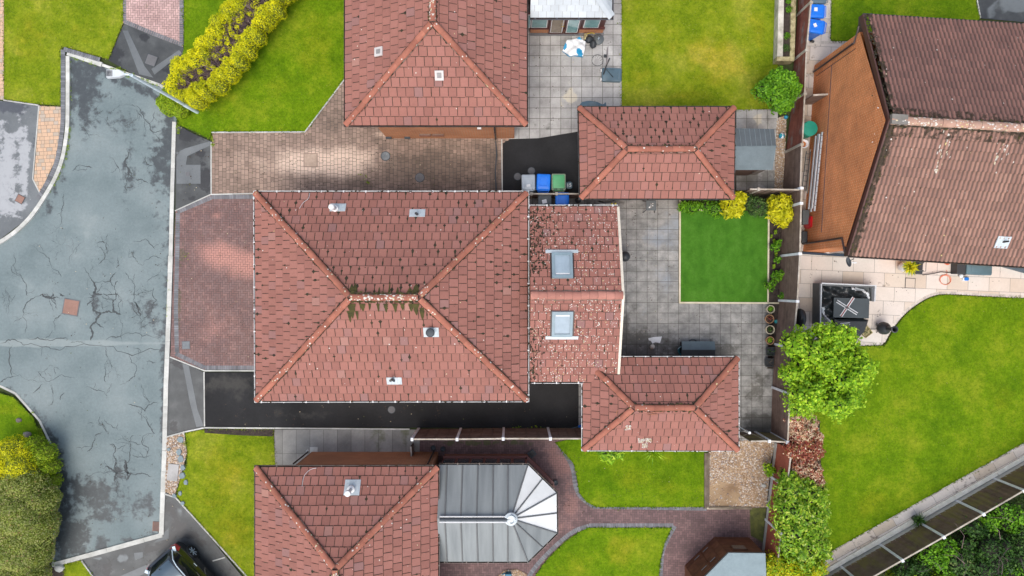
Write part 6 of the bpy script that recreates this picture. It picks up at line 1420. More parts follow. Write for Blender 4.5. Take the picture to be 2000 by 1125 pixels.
for _ in range(34):
    x, y = q.uniform(1760, 2040), q.uniform(980, 1150)
    if below_fence(x, y - 25): c = P(x, y, 2.0 + q.random() * .4); an = q.uniform(0, 6.28); L = q.uniform(.4, 1.3); a.tube([c, c + Vector((math.cos(an) * L * .5, math.sin(an) * L * .5, q.uniform(0, .3))), c + Vector((math.cos(an + .3) * L, math.sin(an + .3) * L, q.uniform(-.1, .3)))], [.014, .009, .003], 5)
tag(a.build('dead_branches', X['twig'], None), kind='stuff')

# ------------------------------------------------------------------ fences
X['post'] = plain('concrete_post', (.84, .87, .90), .85, grain=.15, bump=.4); X['post_old'] = mk('old_post', [(0.3, (.30, .26, .20)), (0.7, (.52, .48, .42))], 3, 5, .9, .25, 30, .5)
def wood(name, a_, b_, stretch=(1, 1, 6), algae=None):
    return mk(name, [(0.3, a_), (0.7, b_)], 3, 6, .85, .3, 24, .5, rnd=.16, st=((algae or (.1, .1, .03)), .75, .5, 1.4, .2))
X['panel'] = wood('brown_boards', (.12, .078, .06), (.20, .135, .105), algae=(.20, .17, .05)); X['panel_red'] = wood('red_boards', (.29, .075, .045), (.38, .11, .065), algae=(.12, .06, .04)); X['panel_old'] = wood('worn_red_boards', (.16, .045, .03), (.25, .08, .055), algae=(.2, .2, .19)); X['cap'] = mk('weathered_rail', [(0.3, (.30, .25, .19)), (0.7, (.55, .50, .43))], 3, 5, .9, .25, 30, .4)
def fence(label, base, h, posts, mat='panel', postmat='post', vertical=True, board=.14, capmat='cap', capw=.06, gravel=None, rails=0, side=1, algae=0.0, gcol=None, pw=.10):
    """base: (px,py) line on the ground; posts: parameters (0..len-1) along it where posts stand; h per point"""
    B = [P(x, y) for x, y in base]; hh = [q_ * .81 for q_ in (h if isinstance(h, list) else [h] * len(B))]
    def at(t): i = min(int(t), len(B) - 2); f = t - i; return B[i].lerp(B[i + 1], f), hh[i] + (hh[i + 1] - hh[i]) * f
    t_ = thing('fence', label, 'fence', tuple((B[0] + B[-1]) / 2))
    posts = sorted(posts)
    for t in posts:
        p, z = at(t); p2, _ = at(min(t + .02, len(B) - 1)); p1, _ = at(max(t - .02, 0)); an = math.atan2((p2 - p1).y, (p2 - p1).x)
        a = MB(); a.box(p.x, p.y, -.04, pw, pw + .03, z + .09, an); a.box(p.x, p.y, z + .05, pw + .02, pw + .05, .04, an, taper=.8); a.build('post', X[postmat], t_)
    ends = sorted(set([0.0] + posts + [len(B) - 1.0]))
    for t0, t1 in zip(ends[:-1], ends[1:]):
        if t1 - t0 < .05: continue
        ks = [t0] + [k for k in range(len(B)) if t0 < k < t1] + [t1]; a = MB(); cp = MB(); gv = MB()
        for u0, u1 in zip(ks[:-1], ks[1:]):
            p, z0 = at(u0); q_, z1 = at(u1); d = q_ - p; L = d.length; d.normalize(); n_ = Vector((-d.y, d.x, 0)) * side; an = math.atan2(d.y, d.x); zb = .3 if gravel else .05
            if vertical:
                m_ = max(1, int(L / board)); 
                for k in range(m_):
                    f0, f1 = k / m_, (k + 1) / m_ - .004; off = .012 * (k % 2) + rng.uniform(0, .004)
                    A, Bq = p + d * L * f0, p + d * L * f1; za, zc = z0 + (z1 - z0) * f0, z0 + (z1 - z0) * f1; r_ = rng.random(); s_ = algae * rng.uniform(.5, 1)
                    for o_ in (n_ * (.02 + off), n_ * (-.02 - off)):
                        a.poly([A + o_ + Vector((0, 0, zb)), Bq + o_ + Vector((0, 0, zb)), Bq + o_ + Vector((0, 0, zc)), A + o_ + Vector((0, 0, za))], 0, r_, [s_ * 1.3, s_ * 1.3, s_ * .6, s_ * .6], [0] * 4)
                    A2, B2 = A + n_ * .03 + Vector((0, 0, za)), Bq + n_ * .03 + Vector((0, 0, zc)); a.poly([A2, B2, Bq - n_ * .03 + Vector((0, 0, zc)), A - n_ * .03 + Vector((0, 0, za))], 0, r_)
            else:
                m_ = int((z0 - zb) / board)
                for k in range(m_):
                    b0, b1 = zb + k * (z0 - zb) / m_, zb + (k + 1) * (z0 - zb) / m_; e0, e1 = zb + k * (z1 - zb) / m_, zb + (k + 1) * (z1 - zb) / m_; r_ = rng.random(); s_ = algae * rng.uniform(.3, 1)
                    for sg in (1, -1):
                        a.poly([p + n_ * sg * .028 + Vector((0, 0, b0)), q_ + n_ * sg * .028 + Vector((0, 0, e0)), q_ + n_ * sg * .012 + Vector((0, 0, e1)), p + n_ * sg * .012 + Vector((0, 0, b1))], 0, r_, [s_] * 4, [0] * 4)
                        a.poly([p + n_ * sg * .028 + Vector((0, 0, b0)), q_ + n_ * sg * .028 + Vector((0, 0, e0)), q_ + n_ * sg * .012 + Vector((0, 0, e0)), p + n_ * sg * .012 + Vector((0, 0, b0))], 0, 0)
            for o_, zz in ((0, 0),):
                cp.loft([[p + n_ * (s_ * capw / 2) + Vector((0, 0, z0 + dz)) for s_, dz in ((-1, 0), (1, 0), (1, .035), (-1, .035))], [q_ + n_ * (s_ * capw / 2) + Vector((0, 0, z1 + dz)) for s_, dz in ((-1, 0), (1, 0), (1, .035), (-1, .035))]], 0, cap=True)
            for r_ in range(rails):   # upright battens on the seen side
                f = (r_ + 1) / (rails + 1); c = p + d * L * f; zt = z0 + (z1 - z0) * f; a.loft([[c + d * s1 * .025 + n_ * (.04 if s2 > 0 else .02) + Vector((0, 0, zz)) for s1, s2 in ((-1, -1), (1, -1), (1, 1), (-1, 1))] for zz in (zb, zt)], 0, .0)
            if gravel:
                c = (p + q_) / 2; gv.box(c.x, c.y, -.04, L - .1, .06, .33, an)
        a.build('panel', X[mat], t_, st=True); cp.build('capping', X[capmat], t_)
        if gravel: gv.build('gravel_board', X[gcol or 'post'], t_)
    return t_
# seen side: the side the camera looks at, i.e. towards the picture centre
fence('tall fence with worn red boards beside the sleeper planter', [(1561, -80), (1558, 30), (1551, 118), (1547, 200), (1535, 298)], [1.65, 1.65, 1.55, 1.6, 2.1], [1.0, 2.0, 3.0], 'panel_old', 'post_old', False, .12, side=-1, algae=.45)
fence('brown board fence behind the grey shed and gravel strip', [(1534, 298), (1529, 377)], [2.1, 2.25], [0.0], 'panel', 'post_old', False, .12, side=-1)
fence('dark brown fence with white posts along the artificial lawn and patio', [(1529, 380), (1527.5, 408), (1526, 500), (1522, 587), (1514, 672), (1509, 756), (1506, 845)], [2.4, 2.45, 2.4, 2.35, 2.35, 2.3, 2.25], [0, 1, 2, 3, 4, 5], 'panel', 'post', False, .1, side=-1, capmat='cap')
fence('red panel fence with white posts beside the gravel yard', [(1514, 862), (1506, 930), (1496, 1014), (1487, 1090), (1482, 1180)], [2.15, 2.15, 2.1, 2.1, 2.1], [1, 2], 'panel_red', 'post', True, .9, side=-1, capmat='cap', gravel=True, gcol='kerb')
fence('short brown fence behind the upper garage and shrubs', [(1437, 381), (1453, 381), (1529, 382)], 2.2, [1], 'panel', 'post_old', True, .14, side=1)
fence('short brown fence with a white post at the foot of the patio', [(1440, 845), (1474, 844.5), (1506, 846)], [2.1, 2.1, 2.2], [1, 2], 'panel', 'post', False, .12, side=1, algae=.9)
fence('brown panel fence with white posts beside the lower black drive', [(818, 838), (900, 838), (984, 837), (1070, 837), (1138, 837)], [2.5, 2.5, 2.5, 2.5, 2.5], [0, 1, 2, 3], 'panel', 'post', False, .12, rails=3, side=1, capmat='cap')
fence('diagonal brown fence with white posts in front of the wood', [(1570, 1147), (1641, 1106), (1717, 1063), (1793, 1020), (1866, 978), (1940, 935), (2014, 892), (2130, 825)], 2.2, [1, 2, 3, 4, 5, 6], 'panel', 'post', True, .12, side=1, gravel=True, gcol='kerb', algae=.62)
fence('low dark fence between the black yard and the wheelie bins', [(1036, 386), (1131, 386)], 1.5, [0.0, .5], 'panel', 'post_old', False, .12, side=-1)
fence('timber side gate between the tall fence and brick gable', [(1558, 205), (1596, 203)], 1.9, [], 'panel', 'post_old', False, .12, side=1, capw=.07)
t = fence('small gate with open bars beside the lower left bungalow path', [(808, 864), (809, 889)], 1.0, [], 'panel', 'post_old', True, .1, side=1)
g = MB(); strip(g, [(q_.x, q_.y) for q_ in (P(1600, 1121), P(2014, 884), P(2130, 817))], .2, 0, .1, seg=1.8, jit=.012); struct('edging', g, mk('cream_haunching', [(0.3, (.66, .64, .54)), (0.7, (.84, .82, .72))], 4, 5, .9, .25, 30, .5), st=False)
# raised sleeper planter
t = thing('raised_planter', 'long raised planter of pale weathered sleepers with dark soil', 'planter', (P(1537, 50).x, P(1537, 50).y, 0))
X['sleeper'] = mk('pale_sleeper', [(0.3, (.30, .28, .22)), (0.6, (.58, .55, .47)), (0.8, (.68, .66, .6))], 3, 6, .9, .3, 20, .6, st=None); X['sleeper_y'] = mk('mossy_sleeper', [(0.3, (.16, .13, .06)), (0.6, (.46, .40, .22)), (0.8, (.55, .50, .36))], 5, 6, .9, .3, 20, .6)
hs_ = .5
for nm, pts, m_ in (('sleeper', [(1523, -80), (1533, -80), (1529, 110), (1518, 110)], 'sleeper'), ('sleeper', [(1547, -80), (1557, -80), (1552, 110), (1543, 110)], 'sleeper_y'), ('sleeper', [(1517.5, 110.5), (1552, 110.5), (1551, 119), (1517, 119)], 'sleeper_y')):
    a = MB(); a.prism([(P(x, y, hs_).x, P(x, y, hs_).y) for x, y in pts], -.03, hs_); a.build(nm, X[m_], t)
a = MB(); sheet(a, [(P(x, y, .4).x, P(x, y, .4).y) for x, y in [(1532, -80), (1548, -80), (1544, 111), (1528, 111)]], .4, 0, .3); a.build('soil_bed', X['soil'], t, st=True)
for x, y, r_, m_, lb in ((1541, 18, 7, 'leaf_mid', 'small green seedling clump high in the sleeper planter'), (1537, 70, 7, 'leaf_mid', 'round green clump in the middle of the sleeper planter'), (1536, 94, 8, 'leaf_shrub', 'straggly olive plant at the end of the sleeper planter'), (1540, 2, 6, 'leaf_mid', 'green seedling clump at the picture edge in the sleeper planter')):
    p = P(x, y, .5); t = thing('planter_plant', lb, 'plant', (p.x, p.y, .4), 0, 'plants in the sleeper planter'); leafcloud(t, 'leaves', [(p.x, p.y, .48, r_ * M_PX, r_ * M_PX, .12)], 240, (.03, .08), X[m_], depth=.7, low=0); a = MB(); a.tube([(p.x, p.y, .4), (p.x, p.y, .5)], .01, 5); a.build('stem', X['bark'], t)
# ------------------------------------------------------------------ street lamp
X['galv'] = plain('galvanised', (.64, .76, .83), .5, .0, grain=.1)
b0 = P(386, 219); t = thing('street_lamp', 'pale blue grey street lamp leaning over the road by the hedge', 'street lamp', (b0.x, b0.y, 0))
hh_ = 5.3
a = MB(); a.tube([(b0.x, b0.y, -.05), (b0.x, b0.y, 1.2), (b0.x, b0.y, 1.22), (b0.x, b0.y, 1.3)], [.085, .085, .075, .055], 14); a.tube([(b0.x, b0.y, 1.3), (b0.x, b0.y, hh_)], [.068, .058], 14); a.build('pole', X['galv'], t, smooth='auto')
a = MB(); a.box(b0.x - .085, b0.y, .5, .012, .09, .5); a.build('access_door', X['galv'], t)
hp_ = P(224, 146, hh_ + .12); a = MB(); a.tube([(b0.x, b0.y, hh_ - .02), (b0.x - .06, b0.y, hh_ + .07), (b0.x - .28, b0.y + .01, hh_ + .1)], .035, 10); a.build('bracket', X['galv'], t)
a = MB(); x0 = b0.x - .2; y0 = b0.y + .01; z0 = hh_ + .06
a.loft([[(x0 - dx, y0 + w_ * s_, z0 + zz) for s_, zz in ((-1, .02), (-.85, tt), (.85, tt), (1, .02), (.8, -.05), (-.8, -.05))] for dx, w_, tt in ((0, .05, .07), (.06, .09, .10), (.16, .15, .13), (.45, .165, .13), (.62, .165, .11), (.645, .15, .08))], 0, cap=True)
lh = a.build('lamp_head', plain('lamp_head_grey', (.62, .66, .68), .5, grain=.1), t, smooth='auto')
a = MB(); [a.box(x0 - .40 - .028 * k, y0, z0 + .128, .012, .22, .012) for k in range(8)]; a.build('cooling_fins', X['iron'], lh)
a = MB(); a.box(x0 - .42, y0, z0 - .07, .3, .2, .02); a.build('lens', plain('lamp_lens', (.6, .62, .6), .1, grain=0), lh)

# ------------------------------------------------------------------ car
cp_ = P(392, 1141); t = thing('car', 'dark glossy car on the wet tarmac at the bottom edge', 'car', (cp_.x, cp_.y, 0.02), R(-49))
X['car_paint'] = plain('dark_paint', (.012, .016, .02), .12, .3, grain=.03, bump=0, spec=.8, coat=1); X['car_roof'] = plain('roof_sky_sheen', (.06, .10, .13), .12, .3, grain=.04, bump=0, spec=.8, coat=1); X['car_glass'] = plain('car_glass', (.008, .012, .016), .03, grain=0, bump=0, spec=1.0)  # car roof colour lightened to blue grey, sky reflection painted in
def ring_car(x, w, zb, zt, tuck=.9): return [(x, y, z) for y, z in ((-w * .75, zb), (-w * .98, zb + .1), (-w, zb + (zt - zb) * .45), (-w * .985, zb + (zt - zb) * .75), (-w * tuck, zt - .02), (-w * tuck * .8, zt), (0, zt + .01), (w * tuck * .8, zt), (w * tuck, zt - .02), (w * .985, zb + (zt - zb) * .75), (w, zb + (zt - zb) * .45), (w * .98, zb + .1), (w * .75, zb))]
a = MB(); a.loft([list(reversed(ring_car(*s_))) for s_ in ((-2.12, .62, .42, .80), (-2.07, .78, .32, .92), (-1.9, .86, .25, .99), (-1.5, .90, .2, 1.01), (-.5, .91, .2, 1.0), (.6, .91, .2, .98), (1.2, .90, .2, .95), (1.7, .86, .22, .86), (2.0, .76, .28, .74), (2.12, .6, .35, .6))], 0, cap=True)
body = a.build('body', X['car_paint'], t, True, smooth='auto')
def ring_g(x, wb, wt, zb, zt): return [(x, y, z) for y, z in ((-wb, zb), (-wt - .03, zt - .09), (-wt, zt - .03), (-wt * .8, zt), (0, zt + .015), (wt * .8, zt), (wt, zt - .03), (wt + .03, zt - .09), (wb, zb))]
a = MB(); a.loft([list(reversed(ring_g(*s_))) for s_ in ((-1.98, .66, .5, .96, 1.06), (-1.82, .76, .56, .96, 1.25), (-1.6, .80, .60, .96, 1.40), (-1.35, .82, .63, .96, 1.475), (-.4, .82, .65, .96, 1.51), (.2, .82, .64, .96, 1.47), (.75, .82, .60, .95, 1.25), (1.25, .78, .55, .93, .99))], 0, cap=True); a.build('windows', X['car_glass'], t, True, smooth='auto')
def roofp(xs_, z_off, hw, m, nm, par):
    a = MB(); rings = []
    for x, w, z in xs_: rings.append([(x, -w, z - .02 + z_off), (x, -w * .75, z + .004 + z_off), (x, 0, z + .018 + z_off), (x, w * .75, z + .004 + z_off), (x, w, z - .02 + z_off)])
    a.loft(rings, 0, close=False); return a.build(nm, m, par, True, smooth=True)
rf_ = roofp([(-1.72, .48, 1.34), (-1.55, .54, 1.43), (-1.33, .57, 1.485), (-.4, .60, 1.52), (.2, .585, 1.48)], .006, 0, X['car_roof'], 'roof', t)
for s_ in (-1, 1):
    a = MB(); a.tube([(-1.95, s_ * .68, 1.0), (-1.6, s_ * .67, 1.38), (-1.3, s_ * .665, 1.47), (-.4, s_ * .685, 1.50), (.25, s_ * .67, 1.46), (.8, s_ * .66, 1.22), (1.3, s_ * .72, .98)], .022, 6); a.build('roof_rail', X['galv'], t, True)
    a = MB(); a.loft([[(x, s_ * y, z) for x, y, z in q_] for q_ in ([(-2.10, .60, .80), (-2.05, .80, .80), (-1.80, .895, .84), (-1.80, .885, .74), (-2.06, .80, .70), (-2.12, .60, .70)], [(-2.04, .60, .97), (-1.97, .74, .98), (-1.72, .85, .975), (-1.80, .90, .84), (-2.075, .80, .80), (-2.115, .60, .80)])], 0, cap=True); tl = a.build('tail_light', plain('tail_red', (.5, .015, .02), .1, grain=0, spec=.8, coat=1), t, True)
    a = MB(); a.box(-1.92, s_ * .76, .975, .22, .13, .02, s_ * R(-25)); a.build('reflector', X['galv'], tl, True)
    a = MB(); a.bbox(.55, s_ * 1.0, .98, .14, .2, .13, .03); a.build('mirror', X['car_roof'], t, True)
    a = MB(); a.tube([(-.9, s_ * .915, .84), (-.72, s_ * .93, .845)], .014, 6); a.tube([(.1, s_ * .915, .84), (.28, s_ * .93, .845)], .014, 6); a.build('door_handle', X['galv'], t, True)
    for x in (-1.32, 1.32):
        a = MB(); y0_ = s_ * .80; rings = [[(x + r_ * math.cos(k * math.pi / 14), s_ * (yy), .33 + r_ * math.sin(k * math.pi / 14)) for k in range(28)] for r_, yy in ((.2, .9), (.24, .925), (.32, .925), (.335, .9), (.335, .72), (.3, .70))]
        if s_ > 0: rings = [list(reversed(r__)) for r__ in rings]
        a.loft(rings, 0); wh = a.build('tyre', X['black'], t, True, smooth='auto')
        a = MB(); rr = [[(x + r_ * math.cos(k * math.pi / 14), s_ * yy, .33 + r_ * math.sin(k * math.pi / 14)) for k in range(28)] for r_, yy in ((.235, .915), (.2, .90), (.2, .86), (.02, .86))]; a.loft(rr, 1)
        for k in range(7): an = k * 2 * math.pi / 7; a.tube([(x + .04 * math.cos(an), s_ * .905, .33 + .04 * math.sin(an)), (x + .21 * math.cos(an), s_ * .915, .33 + .21 * math.sin(an))], .016, 5)
        a.build('rim', [X['galv'], X['black']], wh, True)
a = MB(); a.box(-1.66, 0, 1.452, .05, .05, .05, taper=.5); a.lathe(-1.0, -.05, [(.03, 1.50), (.028, 1.56), (0, 1.57)], 10); a.box(-1.0, -.05, 1.522, .16, .07, .03, taper=.7); a.build('aerial', X['black'], t, True)

# ------------------------------------------------------------------ wheelie bins
X['bin_grey'] = plain('bin_grey', (.10, .115, .12), .5); X['bin_dark'] = plain('bin_dark', (.035, .04, .045), .5); X['bin_blue'] = plain('bin_blue', (.008, .19, .80), .4); X['bin_silver'] = plain('bin_silver', (.40, .45, .49), .35, spec=.8); X['bin_green'] = plain('bin_green', (.075, .32, .13), .5); X['bin_olive'] = plain('bin_olive', (.20, .24, .17), .6); X['paper'] = plain('paper', (.8, .8, .79), .8); X['bin_slate'] = plain('bin_slate', (.09, .15, .19), .5)
def bin_(px, py, rz, label, bm, lm, sticker=None, style=0, group='wheelie bins', h=1.04):
    p = P(px, py, 1.0); t = thing('wheelie_bin', label, 'bin', (p.x, p.y, .0), rz, group)
    a = MB()   # back with the hinge at -y, front at +y
    rc = lambda wx, wy, y0, z, r_=.05: [(sx * (wx / 2 - r_) + r_ * math.cos(R(a0 + k * 30)), y0 + sy * (wy / 2 - r_) + r_ * math.sin(R(a0 + k * 30)), z) for (sx, sy, a0) in ((1, 1, 0), (-1, 1, 90), (-1, -1, 180), (1, -1, 270)) for k in range(4)]
    a.loft([rc(.44, .50, .0, .03), rc(.50, .56, .0, .5), rc(.555, .64, .0, .96), rc(.59, .70, .0, .97), rc(.59, .70, .0, 1.0)], 0, cap=True); a.build('body', X[bm], t, True, smooth='auto')
    a = MB()
    if style == 2:   # framed lid
        a.loft([rc(.60, .70, .0, 1.0), rc(.60, .70, .0, 1.03), rc(.55, .65, .0, 1.045), rc(.52, .62, .0, 1.04)], 1); a.loft([rc(.52, .60, .01, 1.04), rc(.50, .58, .01, 1.075), rc(.44, .50, .01, 1.09)], 0, cap=True)
        for s_ in (-1, 1): a.box(s_ * .13, -.31, 1.046, .15, .05, .012, 0, 2)
    else:
        a.loft([rc(.585, .68, .01, 1.0), rc(.585, .68, .01, 1.025), rc(.54, .62, .01, 1.06), rc(.50, .56, .02, 1.07), rc(.34, .40, .02, 1.075), rc(.33, .385, .02, 1.066), rc(.30, .35, .02, 1.066), rc(.285, .335, .02, 1.082)], 0, cap=True)
        for s_ in (-1, 1): a.tube([(s_ * .2, .2, 1.075), (s_ * .25, .27, 1.065)], .014, 5)
        if style == 1: [a.tube([(s_ * .12, -.17, 1.08), (s_ * .2, -.3, 1.065)], .012, 5) for s_ in (-1, 1)]
    l_ = a.build('lid', [X[lm], X['bin_olive'], X['black']], t, True, smooth='auto')
    if sticker: a = MB(); a.box(sticker[0], sticker[1], 1.083 if style != 2 else 1.09, sticker[2], sticker[3], .004, sticker[4]); a.build('label', X['paper'], l_, True)
    a = MB(); a.tube([(-.24, -.36, 1.0), (-.22, -.42, .99), (.22, -.42, .99), (.24, -.36, 1.0)], .017, 8); a.build('handle', X[bm], t, True)
    a = MB(); a.tube([(-.2, -.345, 1.02), (.2, -.345, 1.02)], .022, 8); a.build('hinge', X[lm], t, True)
    for s_ in (-1, 1): a = MB(); a.tube([(s_ * .25, -.27, .1), (s_ * .30, -.27, .1)], .1, 14); a.build('wheel', X['black'], t, True)
    return t
bin_(1032, 357, R(1), 'wheelie bin with silver grey lid and paper label, leftmost in the black yard', 'bin_grey', 'bin_silver', (.0, -.13, .17, .11, .15), 1)
bin_(1061.5, 356, R(-2), 'bright blue wheelie bin between the silver lidded and green bins', 'bin_blue', 'bin_blue')
bin_(1091, 355.5, R(0), 'olive framed wheelie bin with green lid in the black yard', 'bin_olive', 'bin_green', style=2)
bin_(1064, 393, R(2), 'dark grey wheelie bin with a paper label behind the low fence', 'bin_grey', 'bin_grey', (-.02, -.02, .2, .16, .2), 1)
bin_(1098, 392, R(0), 'blue wheelie bin next to the dark grey one behind the low fence', 'bin_blue', 'bin_blue')
bin_(1594, 52, R(80), 'blue wheelie bin with crooked label, nearest the sandstone path corner', 'bin_blue', 'bin_blue', (.02, .08, .16, .13, .6))
bin_(1594, 22, R(88), 'blue wheelie bin in the middle of the row behind the tall fence', 'bin_blue', 'bin_blue', (.05, .05, .16, .14, 0))
bin_(1598, -6, R(88), 'slate coloured bin cut by the top edge behind the fence', 'bin_slate', 'bin_slate')
p = P(1112, 361, .6); t = thing('food_caddy', 'small black food caddy with the white number 15 on its lid', 'caddy', (p.x, p.y, 0), R(2), None)
a = MB(); a.bbox(0, 0, 0, .24, .26, .42, .02); a.build('body', X['bin_dark'], t, True); a = MB(); a.bbox(0, 0, .421, .29, .32, .05, .03, corner=.1); l_ = a.build('lid', X['bin_slate'], t, True, smooth='auto')
fc = bpy.data.curves.new('number', 'FONT'); fc.body = '15'; fc.size = .22; fc.extrude = .003; fc.align_x = 'CENTER'; fc.align_y = 'CENTER'; fc.materials.append(X['paper']); tmp = bpy.data.objects.new('number_curve', fc); nm_ = bpy.data.meshes.new_from_object(tmp); bpy.data.objects.remove(tmp); fo = bpy.data.objects.new('number', nm_); col.objects.link(fo); fo.parent = l_; fo.location = (0, 0, .475)
a = MB(); a.tube([(-.13, -.1, .44), (-.15, .12, .46), (.15, .12, .46), (.13, -.1, .44)], .01, 6); a.build('handle', X['black'], t, True)

# ------------------------------------------------------------------ sheds
X['felt'] = plain('grey_shed_roof', (.135, .175, .19), .75, grain=.15, bump=.3); X['felt_d'] = plain('grey_shed_roof_ribbed', (.105, .125, .135), .75, grain=.15, bump=.3)
q = [P(1425, 250, 1.85), P(1512, 252, 1.85), P(1516, 285, 2.15), P(1425, 286, 2.15), P(1425, 332, 1.85), P(1509, 332, 1.85)]
for i in (0, 3, 4): q[i].x = P(1436, 0, 2).x - .35
t = thing('garden_shed', 'grey plastic garden shed with ribbed roof beside the upper garage', 'shed', ((q[0].x + q[1].x) / 2, q[3].y, 0))
a = MB(); a.poly([q[0], q[1], q[2], q[3]], 1); a.poly([q[3], q[2], q[5], q[4]], 0)
for k in range(9): x = lerp(q[0], q[1], (k + .6) / 9.5); y = lerp(q[3], q[2], (k + .6) / 9.5); a.tube([x + Vector((0, 0, .01)), y + Vector((0, 0, .01))], .016, 6, 2)
a.tube([q[3], q[2]], .025, 6, 0); a.build('roof', [X['felt'], X['felt_d'], plain('pale_rib', (.18, .22, .24), .7)], t)
a = MB(); a.prism([(q[0].x, q[0].y - .08), (q[1].x - .06, q[1].y - .08), (q[5].x - .06, q[5].y + .1), (q[4].x, q[5].y + .1)], 0, 1.8); xr_ = q[1].x - .06; a.poly([(xr_, q[0].y - .08, 1.8), (xr_, q[3].y, 2.1), (xr_, q[5].y + .1, 1.8)], 0); a.build('wall', plain('taupe_wall', (.22, .19, .17), .8), t)
a = MB(); a.box((q[4].x + q[5].x) / 2 + .1, q[5].y + .09, .05, .9, .05, 1.7); o = a.build('door', plain('brown_door', (.10, .055, .04), .7), t); a = MB(); a.box((q[4].x + q[5].x) / 2 + .45, q[5].y + .05, .95, .04, .04, .12); a.build('handle', X['black'], o)
sb = [(1395, 1049), (1463, 1050), (1466, 1180), (1338, 1180), (1338, 1104)]; sw_ = W2(sb)
t = thing('garden_shed', 'brown corner shed with pale blue grey roof at the bottom edge', 'shed', (P(1410, 1100).x, P(1410, 1100).y, 0))
X['shed_wood'] = wood('dark_brown_boards', (.10, .035, .016), (.17, .065, .03), (1, 1, 5)); rngs = []
a = MB(); 
for (ax, ay), (bx, by) in zip(sw_, sw_[1:] + sw_[:1]):
    L = math.hypot(bx - ax, by - ay); n_ = max(1, int(1.88 / .14))
    for k in range(n_):
        z0_, z1_ = k * 1.88 / n_, (k + 1) * 1.88 / n_; ux, uy = (by - ay) / L, -(bx - ax) / L
        if True: ox, oy = ux * -.018, uy * -.018
        a.poly([(ax + ox, ay + oy, z0_), (bx + ox, by + oy, z0_), (bx, by, z1_), (ax, ay, z1_)], 0); a.poly([(ax, ay, z0_), (bx, by, z0_), (bx + ox, by + oy, z0_), (ax + ox, ay + oy, z0_)], 0)
a.build('wall', X['shed_wood'], t)
a = MB(); cxm, cym = P(1415, 1120).x, P(1415, 1120).y; rp_ = [(P(x, y, 1.98).x, P(x, y, 1.98).y) for x, y in ((1423, 1079.5), (1495, 1080.5), (1500, 1215), (1358, 1215), (1362, 1141))]
a.prism(rp_, 1.9, 1.98, 0, bottom=True); a.build('roof', plain('blue_grey_felt', (.25, .32, .34), .85, grain=.2, bump=.5, gscale=60), t)
a = MB(); a.loft([[(x, y, z) for x, y in rp_] for z in (1.92, 1.99)], 0); a.build('trim', X['shed_wood'], t)
a = MB(); c = P(1447, 0, 1.6); yy = sw_[0][1] + .03; a.box(c.x, yy, 1.1, .62, .04, .45); w__ = a.build('window', X['shed_wood'], t); a = MB(); a.box(c.x, yy + .03, 1.14, .52, .012, .37); a.build('pane', X['pane_warm'], w__)
a = MB(); dx_, dy_ = sw_[4][0] - sw_[0][0], sw_[4][1] - sw_[0][1]; L = math.hypot(dx_, dy_); ang = math.atan2(dy_, dx_)
for f in (.36, .64):
    cx2, cy2 = sw_[0][0] + dx_ * f, sw_[0][1] + dy_ * f; a = MB(); a.box(cx2 - .03 * math.sin(ang) * -1 * -1, cy2 + .03, .08, .46, .05, 1.7, ang); dd = a.build('door', X['shed_wood'], t)
    for zz in (.4, 1.5): a = MB(); a.box(cx2 - .05, cy2 + .055, zz, .3, .02, .03, ang); a.build('hinge', X['iron'], dd)

# ------------------------------------------------------------------ things in the top patio
X['tarp_w'] = plain('white_tarp', (.82, .83, .84), .6, grain=.05); X['tarp_b'] = plain('blue_tarp', (.02, .30, .55), .5)
def crumple(name, outline, z, amp, mat, parent=None, n=11, seed=1, edge=None, base=.03):
    """a thin cloth lying in folds over its outline (world xy)"""
    q = random.Random(seed); x0, x1, y0, y1 = bnds(outline); a = MB(); ph = [(q.uniform(2, 9), q.uniform(2, 9), q.uniform(0, 6), q.uniform(.3, 1)) for _ in range(6)]
    hf = lambda x, y: z + amp * (.5 + .5 * sum(w_ * math.sin(fx * x * 2 + p_) * math.cos(fy * y * 2 + p_) for fx, fy, p_, w_ in ph) / 2.2)
    cell = max(x1 - x0, y1 - y0) / (n * 3); o2 = outline if area2(outline) > 0 else list(reversed(outline)); cx = sum(p[0] for p in o2) / len(o2); cy = sum(p[1] for p in o2) / len(o2)
    x = x0
    while x < x1:
        y = y0
        while y < y1:
            c = clip_convex(o2, [(x, y), (x + cell, y), (x + cell, y + cell), (x, y + cell)])
            if len(c) > 2: a.poly([(u, v, hf(u, v)) for u, v in c], 1 if edge and edge(*c[0]) else 0, .5)
            y += cell
        x += cell
    for i in range(len(o2)):
        A, B = o2[i], o2[(i + 1) % len(o2)]; m_ = max(1, int(math.hypot(B[0] - A[0], B[1] - A[1]) / cell))
        for k in range(m_):
            u0 = (A[0] + (B[0] - A[0]) * k / m_, A[1] + (B[1] - A[1]) * k / m_); u1 = (A[0] + (B[0] - A[0]) * (k + 1) / m_, A[1] + (B[1] - A[1]) * (k + 1) / m_)
            a.poly([(*u0, base), (*u1, base), (*u1, hf(*u1)), (*u0, hf(*u0))], 1 if edge else 0, .5)
    return a.build(name, mat, parent, smooth=False)
ow = W2([(1098, 101), (1106, 82), (1125, 79), (1131, 75), (1143, 84), (1141, 100), (1138, 113), (1120, 110), (1112, 112)])
tag(crumple('tarpaulin', ow, .05, .26, [X['tarp_w'], X['tarp_b']], seed=4, edge=lambda x, y: (math.sin(x * 9) + math.cos(y * 7 + x * 3)) > 1.35 or y > P(0, 80).y), 'crumpled white tarpaulin with blue underside on the top patio', 'tarpaulin')
p = P(1169, 76, .1); t = thing('parasol_base', 'round grey parasol base by the sun room corner', 'parasol base', (p.x, p.y, .02))
